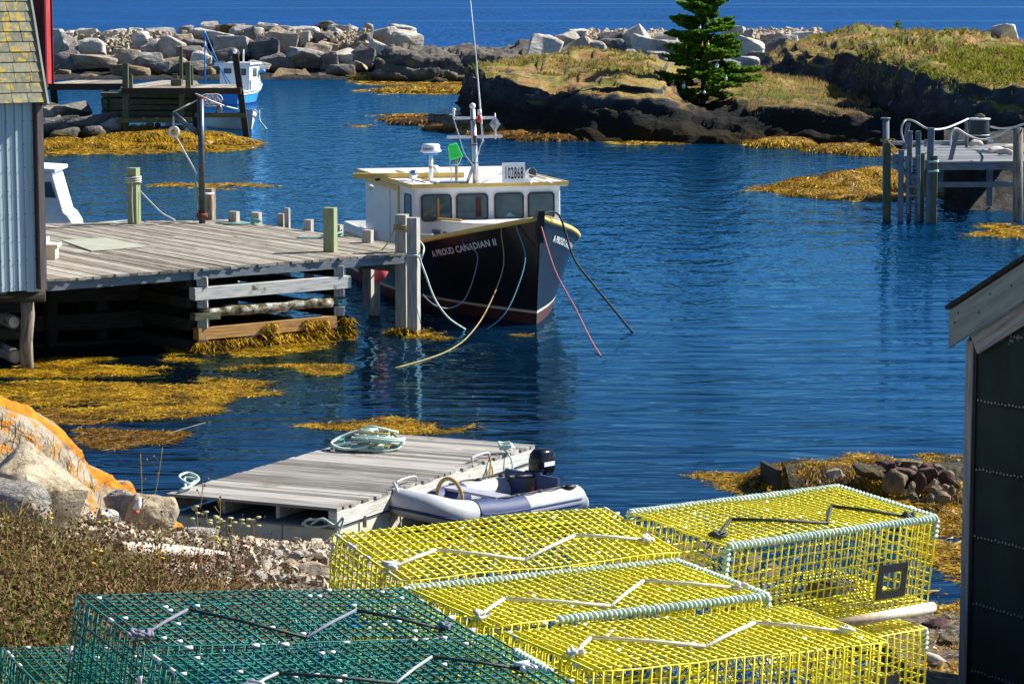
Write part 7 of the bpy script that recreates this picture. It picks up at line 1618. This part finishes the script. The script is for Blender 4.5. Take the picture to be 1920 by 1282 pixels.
# ------------------------------------------------------------------ right rock pile
RP = [(1565, 888, 30, 14, 'rock_near', 'flat cream slab lying in brown seaweed left of the rock pile'), (1630, 884, 60, 18, 'rock_d', 'dark grey layered slab at the left of the rock pile'), (1678, 905, 48, 46, 'rock_brn', 'big round brown boulder in the front of the rock pile'), (1668, 872, 30, 18, 'rock_mar', 'maroon wedge stone at the top left of the rock pile'), (1684, 870, 26, 14, 'rock_oliv', 'olive flat stone on the top left of the rock pile'), (1708, 872, 34, 14, 'rock_oliv', 'olive grey long stone on top of the rock pile'),
      (1735, 876, 26, 14, 'rock_mar', 'small maroon stone at the top middle of the rock pile'), (1740, 888, 40, 24, 'rock_mar', 'large maroon boulder in the middle of the rock pile'), (1758, 876, 26, 12, 'rock_oliv', 'pale olive stone at the top right of the rock pile'), (1775, 896, 28, 28, 'rock_mar', 'tilted maroon stone on the right of the rock pile'), (1725, 905, 22, 36, 'rock_mar', 'narrow upright brown maroon slab in the rock pile'), (1700, 884, 40, 12, 'rock_mar', 'long dark maroon slab across the rock pile'), (1752, 906, 16, 16, 'rock_near', 'small tan cobble in the right half of the rock pile'),
      (1755, 918, 24, 14, 'rock_brn', 'brown cobble low on the right of the rock pile'), (1772, 916, 20, 16, 'rock_near', 'buff cobble near the right bottom of the rock pile'), (1785, 920, 14, 18, 'rock_brn', 'brown cobble at the far right bottom of the rock pile'), (1765, 932, 36, 22, 'rock_brn', 'weedy brown boulder at the bottom right of the rock pile'), (1712, 930, 18, 14, 'rock_oliv', 'olive cobble beside the big round brown boulder'), (1745, 934, 16, 16, 'rock_oliv', 'pale olive cobble at the bottom of the rock pile'), (1790, 908, 22, 14, 'rock_d', 'dark stone at the right end of the rock pile'), (1710, 912, 14, 18, 'rock_oliv', 'small olive stone wedged right of the round boulder'), (1655, 866, 24, 8, 'rock_d', 'thin dark stone at the back of the rock pile'), (1712, 878, 14, 10, 'rock_near', 'tiny tan cobble on top of the rock pile'), (1780, 888, 20, 10, 'rock_oliv', 'flat olive stone at the upper right of the rock pile')]
for i, (px, py, w, h, mt_, lab) in enumerate(RP):
    D = 35.8 + (905 - py) * .032; place_rock('pile_rock', (COBM[i % 6] if w < 30 or mt_ == 'rock_brn' else ROCKM[(i * 5) % 14]), WD(px, py, D), (w * D / F * 1.12, w * D / F * .95, h * D / F * 1.2), (sr.uniform(-.2, .2), sr.uniform(-.3, .3), sr.uniform(-.4, .4)), MT[mt_], lab, 'rock', 'rocks of the small shore pile')
m = MB(); p, q = WD(1430, 875, 37.2), WD(1462, 885, 36.4); m.beam(p + V(0, 0, -.05), q + V(0, 0, -.1), .07, .26, jit=.006); tag(m.build('timber_stub', MT['darkwood']), 'dark broken timber end standing out of the seaweed', 'timber')
cmn = []
for px in (1480, 1540, 1600, 1660, 1720, 1780, 1840): c = W(px, 925, 0); cmn.append([c + V(0, -.6, -.3), c + V(0, -.1, .05), c + V(0, .3, .22), c + V(0, .9, .24), c + V(0, 1.5, .12), c + V(0, 2.0, -.25)])
loft('rock_pile_terrain', cmn, 50, 20, MT['ground'], .06, 1.5, 61)
BRK = [(1790, 1140, 24, 26, 'rock_oliv', 'olive shore rock high beside the dark shed corner'), (1775, 1160, 40, 18, 'rock_near', 'tan flat shore rock behind the lower yellow trap'), (1772, 1170, 20, 22, 'rock_d', 'black angular rock behind the lower yellow trap'), (1758, 1190, 36, 34, 'rock_mar', 'dark maroon weed covered rock right of the lower yellow trap'), (1788, 1196, 30, 26, 'rock_oliv', 'grey olive rock touching the dark shed corner'), (1778, 1216, 32, 28, 'rock_brn', 'brown rock above the small driftwood stub'), (1752, 1214, 14, 14, 'rock_near', 'small tan rock beside the trap corner'), (1790, 1170, 26, 18, 'rock_near', 'tan rock leaning on the dark shed corner'), (1760, 1262, 30, 26, 'rock_brn', 'brown rock at the bottom beside the dark shed'), (1792, 1250, 30, 24, 'rock_mar', 'maroon rock low by the dark shed corner'), (1745, 1152, 26, 14, 'rock_near', 'small tan rock just under the trap pipe end')]
for i, (px, py, w, h, mt_, lab) in enumerate(BRK):
    D = 28 - (py - 1150) * .062; p = WD(px, py, D)
    for _ in range(6): p.z = gz(p.x, p.y) + h * D / F * .3; D = (7 - p.z) * F / (py + 25); p = WD(px, py, D)
    place_rock('shore_rock', ROCKM[(i * 3) % 14] if i % 2 else COBM[i % 6], p, (w * D / F * 1.8, w * D / F * 1.5, h * D / F * 2.0), (sr.uniform(-.3, .3), sr.uniform(-.3, .3), sr.uniform(-.5, .5)), MT[mt_], lab, 'rock', 'rocks beside the dark shed')
a, b = WD(1738, 1232, 22.0), WD(1772, 1250, 21.4); m = MB(); m.tube([a, a.lerp(b, .5) + V(0, 0, .01), b], [.05, .055, .05], 8); tag(m.build('driftwood_stub', MT['driftwood']), 'short bleached driftwood stub beside the lower yellow trap', 'driftwood')
P = []
for i in range(9000):
    px = random.uniform(1725, 1812); py = random.uniform(1125, 1285); D = 28 - (py - 1150) * .05
    p = WD(px, py, D)
    for _ in range(4): p.z = gz(p.x, p.y); D = (7 - p.z) * F / (py + 25); p = WD(px, py, D)
    if fbm((p.x * 2.2, p.y * 1.2, 3), 3) > -.22: P.append((p.x, p.y, p.z + .03))
fronds('strand_rockweed', P, .16, .022, MT['weed'], 72, .05, .15)
# ------------------------------------------------------------------ labels of the stuff
STUFF = dict(dry_grass=('dry golden grass on the island', 'grass'), headland_grass=('golden grass on the right headland', 'grass'), juniper_mat=('low yellow green juniper spreading over the headland', 'shrub'), ledge_meadow=('dry meadow grass around the spruce', 'grass'), bright_sedge=('bright green sedge at the foot of the headland', 'grass'))
for o in list(S.objects):
    if o.parent is None and o.get('kind') == 'stuff':
        b = o.name.split('.')[0]
        lab, cat = STUFF.get(b, (b.replace('_', ' ') + ' spread over the shore and water edge', 'rockweed' if 'weed' in b and 'stalk' not in b and 'foliage' not in b else ('stones' if b in ('breakwater_rubble', 'shingle_bank', 'beach_gravel') else 'plants')))
        o['label'] = lab; o['category'] = cat
